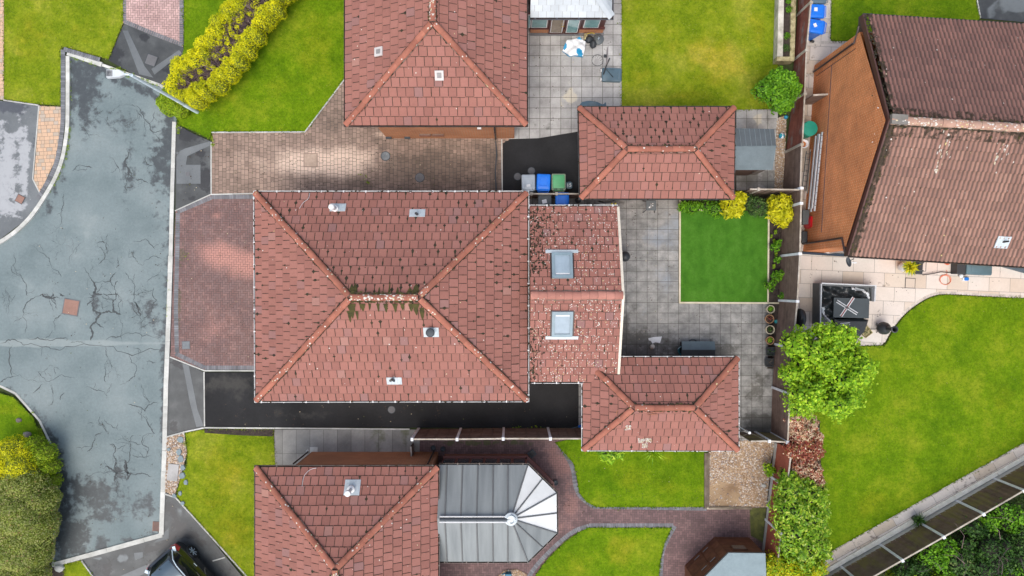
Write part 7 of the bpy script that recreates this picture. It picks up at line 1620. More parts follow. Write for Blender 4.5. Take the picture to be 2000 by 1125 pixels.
a = MB(); a.lathe(0, 0, [(.24, 0), (.245, .05), (.2, .09), (.06, .11)], 28, cap=True); a.build('weight', X['bin_grey'], t, True, smooth='auto'); a = MB(); a.tube([(0, 0, .1), (0, 0, .34)], .035, 12); a.tube([(0, 0, .335), (0, 0, .342)], .03, 12, 1); a.build('sleeve', [X['galv'], X['black']], t, True)
for (x, y, sx, sy, lb, sd_) in ((1150, 79, 9, 8, 'black bag on the patio beside the parasol base', 3), (1158, 88, 7, 9, 'dark pointed bag lying under the parasol base', 5)):
    c = P(x, y); a = MB(); m_ = M_PX
    a.loft([[(c.x + sx * m_ * f * rng.uniform(.85, 1.1) * math.cos(k * .63), c.y + sy * m_ * f * rng.uniform(.85, 1.1) * math.sin(k * .63), .02 + z) for k in range(10)] for f, z in ((.8, 0), (1, .1), (.8, .22), (.35, .28))], 0, cap=True); tag(a.build('bag', X['bin_dark'], smooth='auto'), lb, 'bag')
c = P(1143, 74); a = MB(); a.bbox(c.x, c.y, .02, .16, .26, .2, .03); a.tube([(c.x + .05, c.y + .1, .2), (c.x + .25, c.y + .14, .24), (c.x + .4, c.y + .1, .22)], .015, 5, 1); tag(a.build('garden_tool', [X['sleeper_y'], plain('yellow_plastic', (.55, .42, .04), .5)]), 'small wooden block with yellow handled tool by the brick plinth', 'garden tool')
c = P(1194, 144, .3); t = thing('basketball_stand', 'dark portable basketball stand with hoop on the top patio', 'basketball stand', (c.x, c.y, .02), R(-2))
a = MB(); a.bbox(.04, 0, 0, .88, .60, .17, .05, corner=.08); 
for k in range(6): a.box(.12 + .0 * k, -.2 + .07 * k, .168, .42, .02, .012)
a.bbox(.36, 0, .165, .1, .4, .03, .015); a.box(-.02, .25, .165, .3, .05, .05); a.box(-.02, -.25, .165, .3, .05, .05); a.build('base', X['bin_slate'], t, True, smooth='auto')
for s_ in (-1, 1): a = MB(); a.tube([(-.40, s_ * .2, .08), (-.45, s_ * .2, .08)], .07, 12); a.build('wheel', X['paper'], t, True)
a = MB(); a.tube([(-.33, .0, .15), (-.36, .02, 1.2), (-.34, .05, 2.1)], .03, 10); a.tube([(.1, -.12, .17), (-.34, .02, .9)], .014, 6); a.build('pole', X['bin_dark'], t, True)
a = MB(); a.box(-.42, .22, 1.75, .03, .62, .42); a.build('backboard', plain('pale_board', (.30, .27, .26), .4, grain=.1), t, True)
hc = P(1167, 119, 1.9) - c; a = MB(); rg = [(hc.x + .0 + .235 * math.cos(k * math.pi / 14), hc.y + .235 * math.sin(k * math.pi / 14), 1.88) for k in range(29)]; a.tube(rg, .011, 6, cap=False); a.box(-.5, .22, 1.86, .12, .12, .05); a.build('hoop', X['bin_dark'], t, True)
a = MB()
for k in range(12): an = k * math.pi / 6; a.tube([(hc.x + .23 * math.cos(an), hc.y + .23 * math.sin(an), 1.87), (hc.x + .15 * math.cos(an + .3), hc.y + .15 * math.sin(an + .3), 1.6)], .004, 4)
a.build('net', X['paper'], t, True)
c = P(1155, 205, .1); a = MB(); c = P(1160, 204); ow = W2([(1131, 207), (1136, 200), (1150, 198), (1166, 201), (1176, 204), (1183, 200), (1184, 210), (1131, 212)])
tag(crumple('groundsheet', ow, .04, .12, [X['bin_slate']], seed=8), 'dark sheet lying on the patio along the upper garage gutter', 'sheet')

# ------------------------------------------------------------------ main patio
c = P(1272, 401, .6); t = thing('side_table', 'square dark side table with a printed top under the garage eave', 'table', (c.x, c.y, .02))
a = MB(); a.bbox(0, 0, .52, .44, .44, .05, .015); a.build('top', X['bin_grey'], t, True)
for sx, sy in ((-1, -1), (1, -1), (1, 1), (-1, 1)): a = MB(); a.tube([(sx * .17, sy * .17, .52), (sx * .26, sy * .26, 0)], .018, 6); a.build('leg', X['bin_dark'], t, True)
a = MB(); [a.box(rng.uniform(-.08, .08), rng.uniform(-.1, .08), .572 + .0006 * k, rng.uniform(.02, .06), rng.uniform(.02, .06), .0006, rng.uniform(0, 3), k % 2) for k in range(16)]; a.build('print', [X['paper'], X['joint_pale']], t, True)
ow = [(P(1000 + x / 3, 375 + y / 3).x, P(1000 + x / 3, 375 + y / 3).y) for x, y in ((798, 856), (826, 850), (877, 846), (873, 860), (866, 884), (838, 880), (822, 888), (812, 872), (800, 868))]
tag(crumple('towel', ow, .03, .05, [X['tarp_w']], seed=6), 'white towel dropped on the grey patio', 'towel')
c = P(1274, 677, .11); a = MB(); a.lathe(c.x, c.y, [(.11 * math.sin(k * math.pi / 10) + .0005, .13 - .11 * math.cos(k * math.pi / 10)) for k in range(11)], 18); tag(a.build('ball', plain('dirty_white_ball', (.62, .58, .52), .6, grain=.3, gscale=8), smooth=True), 'dirty white ball on the patio below the towel', 'ball')
c = P(1364, 683, .55); t = thing('storage_box', 'grey plastic storage box with pitched lid beside the lower garage', 'storage box', (c.x, c.y + .0, .02))
a = MB(); a.bbox(0, -.02, 0, 1.36, .66, .48, .03); a.build('body', X['bin_dark'], t, True)
a = MB(); w_ = .72; a.loft([[(-w_, .36, .48), (-w_, .36, .5), (-w_, -.0, .6), (-w_, -.36, .5), (-w_, -.36, .48)], [(w_, .36, .48), (w_, .36, .5), (w_, .0, .6), (w_, -.36, .5), (w_, -.36, .48)]], 0, cap=True, close=False)
a.m = [0] * len(a.m); a.m[2] = 1; a.build('lid', [plain('lid_grey', (.125, .17, .19), .6), plain('lid_grey_rear', (.05, .06, .065), .6)], t, True); a = MB(); a.lathe(0, -.2, [(.025, .54), (.022, .556), (0, .556)], 10); a.build('catch', X['black'], t, True)
c = P(1331, 684, .2); t = thing('bucket', 'teal bucket half hidden by the grey storage box', 'bucket', (c.x, c.y, .02)); a = MB(); a.lathe(0, 0, [(.13, 0), (.19, .3), (.2, .31), (.18, .3), (.13, .04), (0, .04)], 22); a.build('body', plain('teal_plastic', (.02, .20, .24), .4), t, True, smooth='auto'); a = MB(); a.tube([(.19 * math.cos(k * .4) , .19 * math.sin(k * .4) * .9 , .31 + .0 * k) for k in range(8)], .008, 5); a.build('handle', X['galv'], t, True)
c = P(1354, 666, .1); a = MB(); a.tube([(c.x + .16 * math.cos(k * .35), c.y - .06 + .13 * math.sin(k * .35), .05) for k in range(10)], .03, 8); tag(a.build('hose_coil', X['bin_grey']), 'short grey hose loop behind the storage box', 'hose')
c = P(1221, 501, .6); t = thing('kettle_barbecue', 'black kettle barbecue tucked against the extension gable', 'barbecue', (c.x - .02, c.y, .02))
a = MB(); a.lathe(0, 0, [(.02, .4), (.12, .45), (.2, .55), (.22, .64), (.225, .66), (.2, .74), (.12, .82), (.03, .85), (0, .85)], 22); a.build('bowl', X['bin_dark'], t, True, smooth='auto'); a = MB(); a.tube([(-.04, 0, .86), (-.04, 0, .9), (.04, 0, .9), (.04, 0, .86)], .01, 6); a.build('handle', X['black'], t, True)
for k in range(3): a = MB(); a.tube([(.1 * math.cos(k * 2.1), .1 * math.sin(k * 2.1), .46), (.24 * math.cos(k * 2.1), .24 * math.sin(k * 2.1), 0)], .012, 6); a.build('leg', X['iron'], t, True)
for (x, y, r_, m_, lb, pl_, rimm) in ((1505, 604, 7.8, 'cream', 'cream rimmed pot of bright green leaves, nearest the artificial lawn', 'leaf_mid', 0), (1503, 623, 8.6, 'terra', 'brown rimmed pot of sparse red plants beside a teal dish', 'leaf_red', 0), (1504, 644, 8.6, 'cream', 'cream pot with thin green shoots in the middle of the row', 'leaf_shrub', 0), (1504, 665, 7.8, 'terra', 'orange rimmed pot with grassy leaves by the concrete post', 'leaf_lime', 0)):
    X.setdefault('cream', plain('cream_pot', (.62, .55, .38), .7)); X.setdefault('terra', plain('terracotta_pot', (.40, .22, .11), .8, grain=.2))
    c = P(x, y, .3); r = r_ * M_PX; t = thing('plant_pot', lb, 'plant pot', (c.x, c.y, .02), 0, 'pots along the patio fence'); a = MB(); a.lathe(0, 0, [(r * .65, 0), (r * .9, .26), (r, .27), (r * 1.02, .31), (r * .86, .31), (r * .82, .25), (0, .25)], 24); a.lathe(0, 0, [(r * .82, .252), (0, .256)], 20, 1); a.build('pot', [X[m_], X['soil']], t, True, smooth='auto')
    t.location = (c.x, c.y, .02); o = leafcloud(t, 'plant', [(c.x, c.y + .02, .3, r * .62, r * .62, .1)], {'leaf_mid': 420, 'leaf_red': 60, 'leaf_shrub': 130, 'leaf_lime': 170}[pl_], (.03, .07), X[pl_], depth=.8, low=0)
for (x, y, lb) in ((1504, 686, 'black square pot holding a small tangled plant'), (1502, 708, 'empty looking black square pot with dead stems')):
    c = P(x, y, .2); t = thing('plant_pot', lb, 'plant pot', (c.x, c.y, .02), 0, 'pots along the patio fence'); a = MB(); a.loft([[(sx * w_, sy * w_, z) for sx, sy in ((-1, -1), (1, -1), (1, 1), (-1, 1))] for w_, z in ((.13, 0), (.17, .24), (.185, .25), (.15, .25), (.15, .18))], 0, cap=True); a.build('pot', X['bin_dark'], t, True); a = MB()
    for k in range(9): an = rng.uniform(0, 6.28); a.tube([(0, 0, .18), (.1 * math.cos(an), .1 * math.sin(an), .34), (.22 * math.cos(an + .4), .2 * math.sin(an + .4), .36)], .006, 4)
    a.build('stems', X['bark'] if 'dead' in lb else X['leaf_shrub'], t, True)
c = P(1515, 628, .05); a = MB(); a.lathe(c.x, c.y, [(.02, .03), (.07, .04), (.08, .07), (.06, .06), (0, .05)], 14); tag(a.build('dish', plain('teal_dish', (.03, .28, .30), .3)), 'small teal dish on the ground beside the brown rimmed pot', 'dish')
for (x, y, lb) in ((1532, 266, 'blue and white ball on the gravel strip by the shed'), (1535, 229, 'small blue ball under the round evergreen bush')):
    y2 = y; c = P(x - 6 if y > 250 else x, y2, .1); r = .13 if y > 250 else .09; a = MB(); a.lathe(c.x, c.y, [(r * math.sin(k * math.pi / 10) + .0005, .02 + r - r * math.cos(k * math.pi / 10)) for k in range(11)], 18, 0); a.m = [(i % 18 // 3) % 3 for i in range(len(a.m))]; tag(a.build('ball', [plain('ball_blue', (.01, .25, .42), .4), X['tarp_w'] if y > 250 else plain('ball_blue2', (.01, .2, .4), .4), plain('ball_teal', (.05, .38, .42), .4)], smooth=True), lb, 'ball', 'play balls')
# rotary dryer folded by the lower garage
c = P(1463, 842, 1.2); t = thing('rotary_airer', 'folded white rotary clothes airer beside the lower garage', 'clothes airer', (c.x - .1, c.y, .02)); a = MB(); a.tube([(0, 0, 0), (0, 0, 1.5)], .022, 10); a.build('pole', X['galv'], t, True)
a = MB()
for k in range(4): an = k * 1.57 + .5; a.tube([(.02 * math.cos(an), .02 * math.sin(an), 1.5), (.07 * math.cos(an) - .05, .07 * math.sin(an), 1.1)], .012, 6)
a.lathe(0, 0, [(.05, 1.48), (.06, 1.54), (0, 1.55)], 12); a.build('arms', X['tarp_w'], t, True)
a = MB()
for (x, y, z_) in ((1447, 842, 2.0), (1446, 863, 1.9), (1500, 862, 2.0), (1442, 846, 2.1)): e = P(x, y, z_) - Vector((c.x - .1, c.y, .02)); a.tube([(0, 0, 1.5), (e.x * .5, e.y * .5, 1.45), tuple(e)], .006, 4)
a.build('line', X['joint_pale'], t, True)
c = P(1134, 833, .1); t = thing('blue_tool', 'blue handled garden tool at the end of the lower black drive', 'garden tool', (c.x, c.y, .02)); a = MB(); a.tube([(.1, .02, .05), (-.25, -.05, .05), (-.5, -.12, .03)], .02, 6); a.build('shaft', X['bin_slate'], t, True); a = MB(); a.box(.02, .02, .02, .25, .09, .06, .2); a.build('head', X['bin_blue'], t, True)
c = P(1188, 392, .2); t = thing('garden_hoe', 'dark curved garden tool half under the upper garage gutter', 'garden tool', (c.x, c.y, .02)); a = MB(); a.tube([(-.4, -.02, .1), (-.2, -.08, .2), (.05, -.08, .22), (.3, .02, .2)], .035, 8); a.build('frame', X['bin_dark'], t, True); a = MB(); a.bbox(.18, -.12, .02, .07, .07, .1, .02); a.bbox(.33, -.12, .02, .09, .07, .1, .02); a.build('grip', plain('yellow_plastic2', (.6, .5, .05), .5), t, True)
c = P(1129, 391, .1); a = MB(); a.lathe(c.x, c.y, [(.12, .0), (.13, .05), (.08, .09), (.05, .3)], 14, sx=1.1); tag(a.build('drain_hopper', X['iron_dark'], smooth='auto'), 'dark drain hopper at the corner of the upper garage', 'drain')
for (x, y, w_, lb) in ((1041, 866, .3, 'black square drain box by the conservatory corner'),):
    c = P(x - 2, y + 20, .05); a = MB(); a.box(c.x, c.y, .0, .3, .3, .07, R(40)); a.box(c.x, c.y, .071, .2, .2, .02, R(40), 1); tag(a.build('drain_box', [X['iron_dark'], X['black']]), lb, 'drain')
for (x, y, lb) in ((846, 875, 'dark round drain pot beside the gate and brick corner'), (865, 877, 'smaller round drain pot right of the brick corner'), (1085, 943, 'round black drain pot at the fan end of the conservatory')):
    c = P(x, y, .1); a = MB(); a.lathe(c.x, c.y, [(.1, .0), (.12, .12), (.10, .13), (.08, .1), (0, .08)], 14); tag(a.build('drain_pot', X['iron_dark'], smooth='auto'), lb, 'drain')
c = P(993, 1124, .2); a = MB(); a.bbox(c.x, c.y, .03, .28, .2, .25, .03); a.tube([(c.x - .15, c.y + .05, .1), (c.x - .3, c.y - .02, .05)], .02, 5); tag(a.build('watering_can', plain('blue_teal', (.02, .16, .26), .5)), 'blue container on the round gravel bed at the bottom edge', 'watering can')
# ------------------------------------------------------------------ beside the brick house
c = P(1582, 251, 1.0); t = thing('water_butt', 'green round water butt by the brick gable', 'water butt', (c.x, c.y, .02)); r = .33; X['butt'] = plain('butt_green', (.015, .30, .21), .45)
a = MB(); a.lathe(0, 0, [(r * .8, 0), (r * .95, .4), (r * .97, .7), (r * .9, .95)], 28, cap=True); a.build('body', X['butt'], t, True, smooth='auto'); a = MB(); a.lathe(0, 0, [(r * .98, .94), (r * 1.0, .98), (r * .97, 1.0), (r * .5, 1.02), (0, 1.02)], 28); a.lathe(-.12, .04, [(.05, 1.02), (.05, 1.04), (0, 1.04)], 12); a.lathe(.14, .07, [(.03, 1.02), (.03, 1.04), (0, 1.04)], 12); a.build('lid', X['butt'], t, True, smooth='auto')
c = P(1572, 280, 1.2); t = thing('hanging_pot', 'white rimmed pot with orange inside next to the fence post', 'plant pot', (c.x, c.y, .9)); a = MB(); a.lathe(0, 0, [(.12, 0), (.17, .24), (.19, .25), (.17, .27), (.15, .25), (.12, .1)], 22); a.lathe(0, 0, [(.13, .12), (0, .12)], 20, 1); a.build('pot', [X['tarp_w'], plain('orange_clay', (.40, .13, .03), .8)], t, True, smooth='auto'); a = MB(); a.tube([(0, 0, -.85), (0, 0, .0)], .03, 8); a.build('stand', X['iron'], t, True)
X['alu'] = plain('aluminium', (.62, .68, .72), .35, .3, grain=.1)
t = thing('ladder', 'long aluminium ladder hung sideways along the brick gable', 'ladder', (P(1590, 340, 1).x, P(1590, 340, 1).y, 1.0))
A, B = P(1598, 262, 1.1), P(1583, 414, 1.1); d = (B - A).normalized(); s_ = Vector((-d.y, d.x, 0))
for o_, zz in ((0, 0), (0, .34)): a = MB(); a.loft([[p + s_ * -.03 + Vector((0, 0, zz)), p + s_ * .03 + Vector((0, 0, zz)), p + s_ * .03 + Vector((0, 0, zz + .07)), p + s_ * -.03 + Vector((0, 0, zz + .07))] for p in (A, B)], 0, cap=True); a.build('rail', X['alu'], t)
for o_ in (-.11,): 
    for zz in (0, .34): a = MB(); a.loft([[p + s_ * o_ + s_ * -.025 + Vector((0, 0, zz)), p + s_ * o_ + s_ * .025 + Vector((0, 0, zz)), p + s_ * o_ + s_ * .025 + Vector((0, 0, zz + .07)), p + s_ * o_ + s_ * -.025 + Vector((0, 0, zz + .07))] for p in (A + d * .1, B - d * .1)], 0, cap=True); a.build('rail', X['alu'], t)
for k in range(12): a = MB(); p = A + d * (.15 + k * .27); a.tube([p + Vector((0, 0, .02)), p + Vector((0, 0, .4))], .014, 6); a.box(p.x, p.y, p.z + .41, .05, .02, .004, 0, 1); a.build('rung', [X['alu'], X['black']], t)
t = thing('ladder', 'dark narrow ladder standing on edge left of the aluminium one', 'ladder', (P(1577, 330).x, P(1577, 330).y, 0))
A, B = P(1579, 296, .5), P(1570, 372, .5); d = (B - A).normalized(); s_ = Vector((-d.y, d.x, 0))
for o_ in (-.09, .09): a = MB(); a.tube([A + s_ * o_, B + s_ * o_], .02, 6); a.build('rail', X['bin_grey'], t)
for k in range(7): a = MB(); p = A + d * (.1 + k * .24); a.tube([p + s_ * -.09, p + s_ * .09], .012, 6); a.build('rung', X['bin_grey'], t)
a = MB(); A, B = P(1583, 292, .3), P(1577, 378, .3); a.tube([A, B], .035, 6); tag(a.build('drain_pipe_length', X['post_old'], None), 'grey length of pipe lying between the two ladders', 'pipe')
c = P(1580, 434, .5); t = thing('sledge', 'bright red plastic sledge leaning on the brick wall', 'sledge', (c.x, c.y, .02)); a = MB(); a.loft([[(w_ * math.cos(k * .63), .3 * s2 * math.sin(k * .63), z) for k in range(10)] for w_, s2, z in ((.05, .7, .02), (.08, .95, .3), (.085, 1, .55), (.05, .8, .75))], 0, cap=True); a.tube([(.0, -.22, .76), (0.02, .22, .76)], .025, 6); a.build('shell', plain('red_plastic', (.62, .01, .02), .35), t, True, smooth='auto')
a = MB(); a.tube([(.07, -.2, .5), (.07, .2, .5)], .012, 5); a.build('rope', X['black'], t, True)
c = P(1573, 440, .5); t = thing('garden_store', 'dark low store box between the brown fence and the sledge', 'storage box', (c.x - .02, c.y, .02)); a = MB(); a.bbox(0, .35, 0, .26, .6, .55, .03); a.bbox(.02, -.5, 0, .24, .5, .45, .03); a.build('body', X['bin_dark'], t, True); a = MB(); a.bbox(0, .35, .555, .3, .64, .04, .015); a.build('lid', X['bin_grey'], t, True)
a = MB(); A = P(1568, 471); a.tube([A + Vector((0, 0, .05)), A + Vector((.4, -.05, .06))], .02, 5); a.tube([A + Vector((0, -.1, .05)), A + Vector((.3, -.14, .06))], .02, 5); tag(a.build('timber_offcuts', X['sleeper']), 'pale timber offcuts by the brick house corner', 'timber')
# ------------------------------------------------------------------ east patio
X['rattan'] = plain('grey_rattan', (.12, .13, .135), .7, grain=.25); X['alu_edge'] = plain('silver_edge', (.62, .65, .67), .4); X['cover'] = plain('black_cover', (.022, .027, .03), .38, grain=.2, bump=.4, gscale=6); X['cover_top'] = plain('dark_cover_top', (.05, .065, .072), .5, grain=.1)
def pr(mb, pts, z0, z1, mi=0): mb.prism([(P(x, y, z1).x, P(x, y, z1).y) for x, y in pts], z0, z1, mi, bottom=True)
t = thing('corner_sofa', 'grey corner garden sofa half under a crumpled black cover', 'sofa', (P(1650, 590).x, P(1650, 590).y, .02))
a = MB(); pr(a, [(1606, 553), (1711, 557.5), (1711, 562), (1606, 558)], .02, .72); pr(a, [(1601, 553), (1606, 553), (1604, 634), (1600, 634)], .02, .72); pr(a, [(1700, 562), (1711, 562), (1709, 588), (1703, 588)], .02, .5); a.build('back', X['rattan'], t)
a = MB(); pr(a, [(1606, 558), (1700, 562), (1700, 583), (1630, 582), (1630, 632), (1604, 632)], .02, .38); a.build('seat', X['rattan'], t)
a = MB(); pr(a, [(1605, 552), (1712, 557), (1712, 559), (1605, 554.5)], .72, .735); pr(a, [(1603.5, 554), (1605.5, 554), (1603.5, 635), (1601.5, 635)], .72, .735); pr(a, [(1709, 559), (1712, 559), (1710, 589), (1707.5, 589)], .5, .735); pr(a, [(1602, 632), (1630, 634.5), (1630, 637), (1602, 635)], .38, .42); a.build('trim', X['alu_edge'], t)
ow = [(P(x, y, .6).x, P(x, y, .6).y) for x, y in ((1607, 555), (1640, 557), (1672, 561), (1694, 567), (1700, 580), (1697, 594), (1690, 590), (1684, 580), (1632, 578), (1626, 585), (1624, 632), (1614, 622), (1607, 608), (1604, 600))]
silver = lambda x, y: max(lin([(1662, 563), (1682, 565), (1694, 573), (1698, 588)], 2.2)(x / (H - .6) * F + 1000, 562.5 - y / (H - .6) * F), lin([(1606, 602), (1612, 618), (1620, 629)], 2.5)(x / (H - .6) * F + 1000, 562.5 - y / (H - .6) * F))
tag(crumple('furniture_cover', ow, .42, .34, [X['cover'], X['alu_edge']], seed=12, n=14, edge=lambda x, y: silver(x, y) > .5, base=.39), 'crumpled black cover thrown over the corner sofa', 'furniture cover')
t = thing('covered_table', 'garden table under a fitted black cover with crossed straps', 'table', (P(1660, 612).x, P(1660, 612).y, .02))
a = MB(); tp_ = [(P(x, y, .74).x, P(x, y, .74).y) for x, y in ((1628, 581), (1698, 583), (1697, 622), (1627, 620))]
def pleat(pts, z0, z1, grow, n=60, amp=.03):
    L = []; m_ = len(pts); cx = sum(p[0] for p in pts) / m_; cy = sum(p[1] for p in pts) / m_
    for i in range(m_):
        for k in range(n // m_): f = k / (n // m_); L.append((pts[i][0] * (1 - f) + pts[(i + 1) % m_][0] * f, pts[i][1] * (1 - f) + pts[(i + 1) % m_][1] * f))
    rings = []
    for j in range(5):
        f = j / 4; rings.append([(cx + (x - cx) * (1 + grow * (1 - f)) + amp * (1 - f) * math.sin(i * 1.9), cy + (y - cy) * (1 + grow * (1 - f)) + amp * (1 - f) * math.cos(i * 2.3), z0 + (z1 - z0) * f) for i, (x, y) in enumerate(L)])
    return [list(reversed(r__)) for r__ in rings]
a.loft(pleat(tp_, .03, .74, .10), 0); a.build('cover_skirt', X['cover'], t); a = MB(); a.prism(tp_, .70, .755, bottom=True, taper=.985); a.build('cover_top', X['cover_top'], t)
a = MB(); 
for (p_, q_, mi) in (((1634, 588), (1674, 613), 0), ((1667, 581), (1642, 618), 1)):
    A, B = P(*p_, .775), P(*q_, .775); dv = (B - A).normalized(); sv = Vector((-dv.y, dv.x, 0))
    for s_, m3 in ((-.045, 0), (.0, 1 if mi == 0 else 2), (.045, 0)): a.loft([[p + sv * (s_ - .018) + Vector((0, 0, 0)), p + sv * (s_ + .018), p + sv * (s_ + .018) + Vector((0, 0, .02)), p + sv * (s_ - .018) + Vector((0, 0, .02))] for p in (A, B)], m3, cap=True)
a.build('strap', [X['alu_edge'], X['bin_grey'], plain('red_strap', (.3, .06, .05), .6)], t)
bb = [(P(x, y, .6).x, P(x, y, .6).y) for x, y in ((1629, 623), (1696, 624), (1688, 648), (1672, 664), (1635, 660))]
t = thing('covered_barbecue', 'large black covered barbecue between the table and the light green tree', 'barbecue', (P(1660, 645).x, P(1660, 645).y, .02)); a = MB(); a.loft(pleat(bb, .03, .62, .06, amp=.02), 0); a.loft([[(x, y, .62) for x, y in reversed(bb)], [(P(1660, 642).x + (x - P(1660, 642).x) * .8, P(1660, 642).y + (y - P(1660, 642).y) * .8, .7) for x, y in reversed(bb)]], 0, cap=True); a.build('cover', X['cover'], t)
a = MB(); c = P(1650, 633, .7); [a.tube([(c.x - .2, c.y + o_, .71), (c.x + .22, c.y + o_ + .03, .71)], .012, 5) for o_ in (-.05, .03)]; a.build('piping', X['alu_edge'], t)
c = P(1562, 621, .8); t = thing('covered_barbecue', 'small black hooded shape against the brown fence', 'barbecue', (c.x + .06, c.y, .02)); a = MB(); a.lathe(0, 0, [(.22, 0), (.24, .3), (.27, .7), (.24, .9), (.12, 1.0), (0, 1.02)], 18, sx=.75, sy=1.55); a.build('cover', X['cover'], t, True, smooth='auto')
c = P(1718, 640, .4); t = thing('chiminea', 'black chiminea with upright flue at the lawn corner', 'chiminea', (P(1716, 640).x, P(1716, 640).y, .02))
a = MB(); a.lathe(0, 0, [(.12, .12), (.22, .2), (.28, .35), (.27, .5), (.18, .65), (.1, .72), (.09, 1.2), (.14, 1.22), (.15, 1.27), (.11, 1.28), (.08, 1.2)], 22); a.build('body', X['bin_dark'], t, True, smooth='auto')
for k in range(3): a = MB(); a.tube([(.12 * math.cos(k * 2.1), .12 * math.sin(k * 2.1), .18), (.24 * math.cos(k * 2.1), .24 * math.sin(k * 2.1), 0)], .018, 6); a.build('leg', X['bin_dark'], t, True)
a = MB(); a.tube([(-.2, .1, .35), (-.34, .16, .4)], .02, 6); a.tube([(-.2, -.06, .1), (-.5, -.06, .12)], .014, 5); a.build('door_handle', X['bin_dark'], t, True)
c = P(1692, 648, .2); t = thing('plant_pot', 'small square planter of low leaves between barbecue cover and chiminea', 'plant pot', (c.x, c.y, .02), R(38)); a = MB(); a.loft([[(sx * w_, sy * w_, z) for sx, sy in ((-1, -1), (1, -1), (1, 1), (-1, 1))] for w_, z in ((.17, 0), (.2, .2), (.2, .22), (.17, .22), (.17, .17))], 0, cap=True); a.build('pot', X['sleeper_y'], t, True); a = MB()
for k in range(60): x_, y_ = rng.uniform(-.15, .15), rng.uniform(-.15, .15); an = rng.uniform(0, 6); a.poly([(x_, y_, .2), (x_ + .03 * math.cos(an), y_ + .03 * math.sin(an), .25), (x_ + .05 * math.cos(an + .6), y_ + .05 * math.sin(an + .6), .23)], 0)
a.build('leaves', X['leaf_shrub'], t, True)
c = P(1766, 521, .3); t = thing('potted_yucca', 'yellow green spiky plant in a large white pot on the sandstone', 'potted plant', (c.x, c.y, .02)); a = MB(); a.lathe(0, 0, [(.14, 0), (.22, .25), (.24, .42), (.22, .5), (.2, .5), (.19, .44), (0, .44)], 24); a.build('pot', plain('white_pot', (.72, .73, .74), .3, grain=.05), t, True, smooth='auto')
tuft(t, P(1785, 521, .9).x, P(1785, 521, .9).y, .45, 110, .40, 'leaf_yellow', .03, 1.3); tuft(t, P(1785, 521, .9).x, P(1785, 521, .9).y, .42, 70, .38, 'leaf_lime', .028, 1.3)
c = P(1796, 521, .3); t = thing('hose_cart', 'black garden hose cart behind the potted yucca', 'hose cart', (c.x, c.y, .02), R(-3)); a = MB(); a.bbox(0.05, 0, 0, .42, .62, .1, .02); a.build('tray', X['bin_dark'], t, True)
for s_ in (-1, 1): a = MB(); rg = [(0.0 + .14 * math.cos(k * .45), s_ * .17 + .0, .3 + .14 * math.sin(k * .45)) for k in range(15)]; a.tube(rg, .02, 6, cap=False); a.build('reel', X['bin_grey'], t, True)
a = MB(); a.tube([(0, -.2, .3), (0, .2, .3)], .07, 10); a.tube([(.1, -.2, .3), (.12, -.2, .55), (.12, .2, .55), (.1, .2, .3)], .014, 5); a.build('drum', X['iron_dark'], t, True)
a = MB(); pts_ = [P(1802, 537, .1), P(1823, 534, .12), P(1838, 531, .1), P(1872, 534, .08), P(1885, 537, .06)]; a.tube(pts_, .02, 6); tag(a.build('broom_pole', X['black']), 'long thin black pole lying across the sandstone', 'pole')
c = P(1845, 547); a = MB()
for k in range(3): r = .22 + .015 * k; a.tube([(c.x + r * math.cos(q_ * .3 + k), c.y + r * .92 * math.sin(q_ * .3 + k) + .01 * k, .035 + .012 * k) for q_ in range(19 + k)], .011, 5)
a.tube([(c.x + .05, c.y + .2, .04), (c.x + .1, c.y + .35, .04), (c.x + .05, c.y + .45, .04)], .011, 5); tag(a.build('hose', plain('salmon_hose', (.75, .22, .12), .5)), 'coil of salmon orange hose on the sandstone', 'hose')
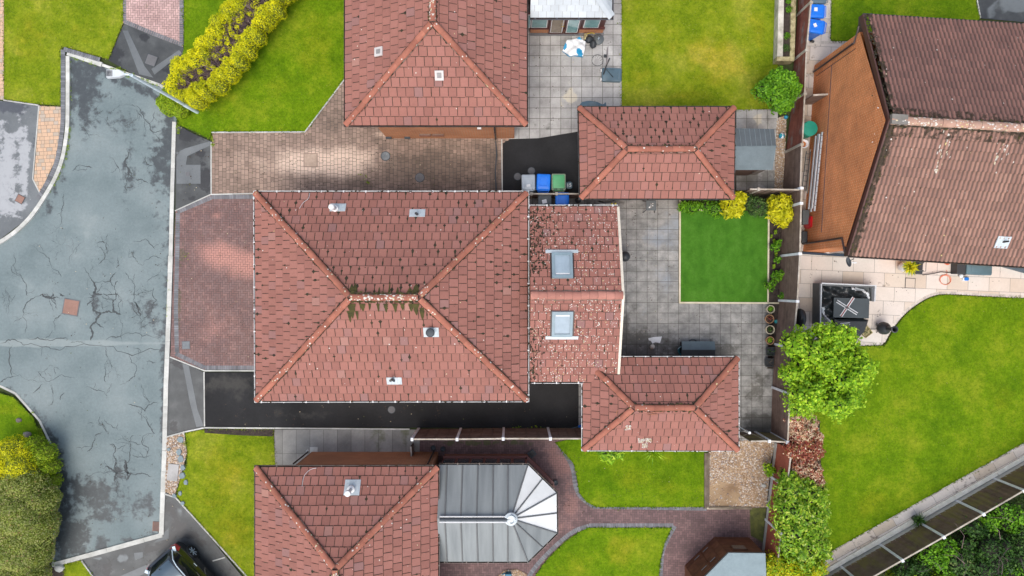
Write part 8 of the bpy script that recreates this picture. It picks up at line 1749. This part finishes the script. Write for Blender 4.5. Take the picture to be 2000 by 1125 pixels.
c = P(1850, 511, .2); a = MB(); a.lathe(c.x, c.y, [(.08, .02), (.14, .2), (.15, .21), (.12, .2), (0, .15)], 16); tag(a.build('plant_pot', plain('orange_pot', (.65, .13, .04), .6), smooth='auto'), 'orange pot tucked under the gutter of the brick house', 'plant pot')
c = P(1865, 518, .1); a = MB(); [a.box(c.x + .01 * k, c.y - .06 + .07 * k, .02, .11, .055, .22, .1) for k in range(4)]; tag(a.build('spare_bricks', X['brick_dark']), 'small stack of red bricks beside the long storage box', 'bricks')
c = P(1905, 525, .5); t = thing('storage_box', 'long dark box with a teal grey lid under the gutter', 'storage box', (c.x, c.y, .02), R(-2.5)); a = MB(); a.bbox(-.02, 0, 0, 1.5, .5, .45, .02); a.build('body', X['bin_dark'], t, True); a = MB(); a.bbox(.16, 0, .452, 1.12, .52, .06, .03, corner=.06); a.bbox(.16, .02, .512, .7, .3, .012, .008); a.build('lid', plain('teal_grey', (.085, .16, .19), .5), t, True, smooth='auto')
c = P(1886, 545, .1); t = thing('tub', 'small white tub with a blue lid on the sandstone', 'tub', (c.x, c.y, .02)); a = MB(); a.bbox(0, 0, 0, .28, .16, .12, .02, corner=.05); a.build('body', X['tarp_w'], t, True); a = MB(); a.bbox(.01, .0, .121, .2, .15, .03, .015, corner=.05); a.build('lid', plain('lid_blue', (.01, .18, .6), .4), t, True)
c = P(1877, 539, .1); a = MB(); a.lathe(c.x, c.y, [(.09 * math.sin(k * math.pi / 8) + .0005, .1 - .08 * math.cos(k * math.pi / 8)) for k in range(9)], 16); tag(a.build('ball', X['tarp_w'], smooth=True), 'white ball next to the blue lidded tub', 'ball')
t = thing('raised_edging', 'dark blue grey raised edge beside soil under the gutter corner', 'edging', (P(1970, 525).x, P(1970, 525).y, 0)); a = MB(); a.prism(W2([(1940, 517), (1950, 514), (2060, 543), (2060, 551)]), 0, .3); a.build('wall', plain('slate_blue', (.07, .11, .14), .6), t); a = MB(); a.prism(W2([(1955, 512), (2060, 506), (2060, 541)]), 0, .26); a.build('soil_bed', X['soil'], t)
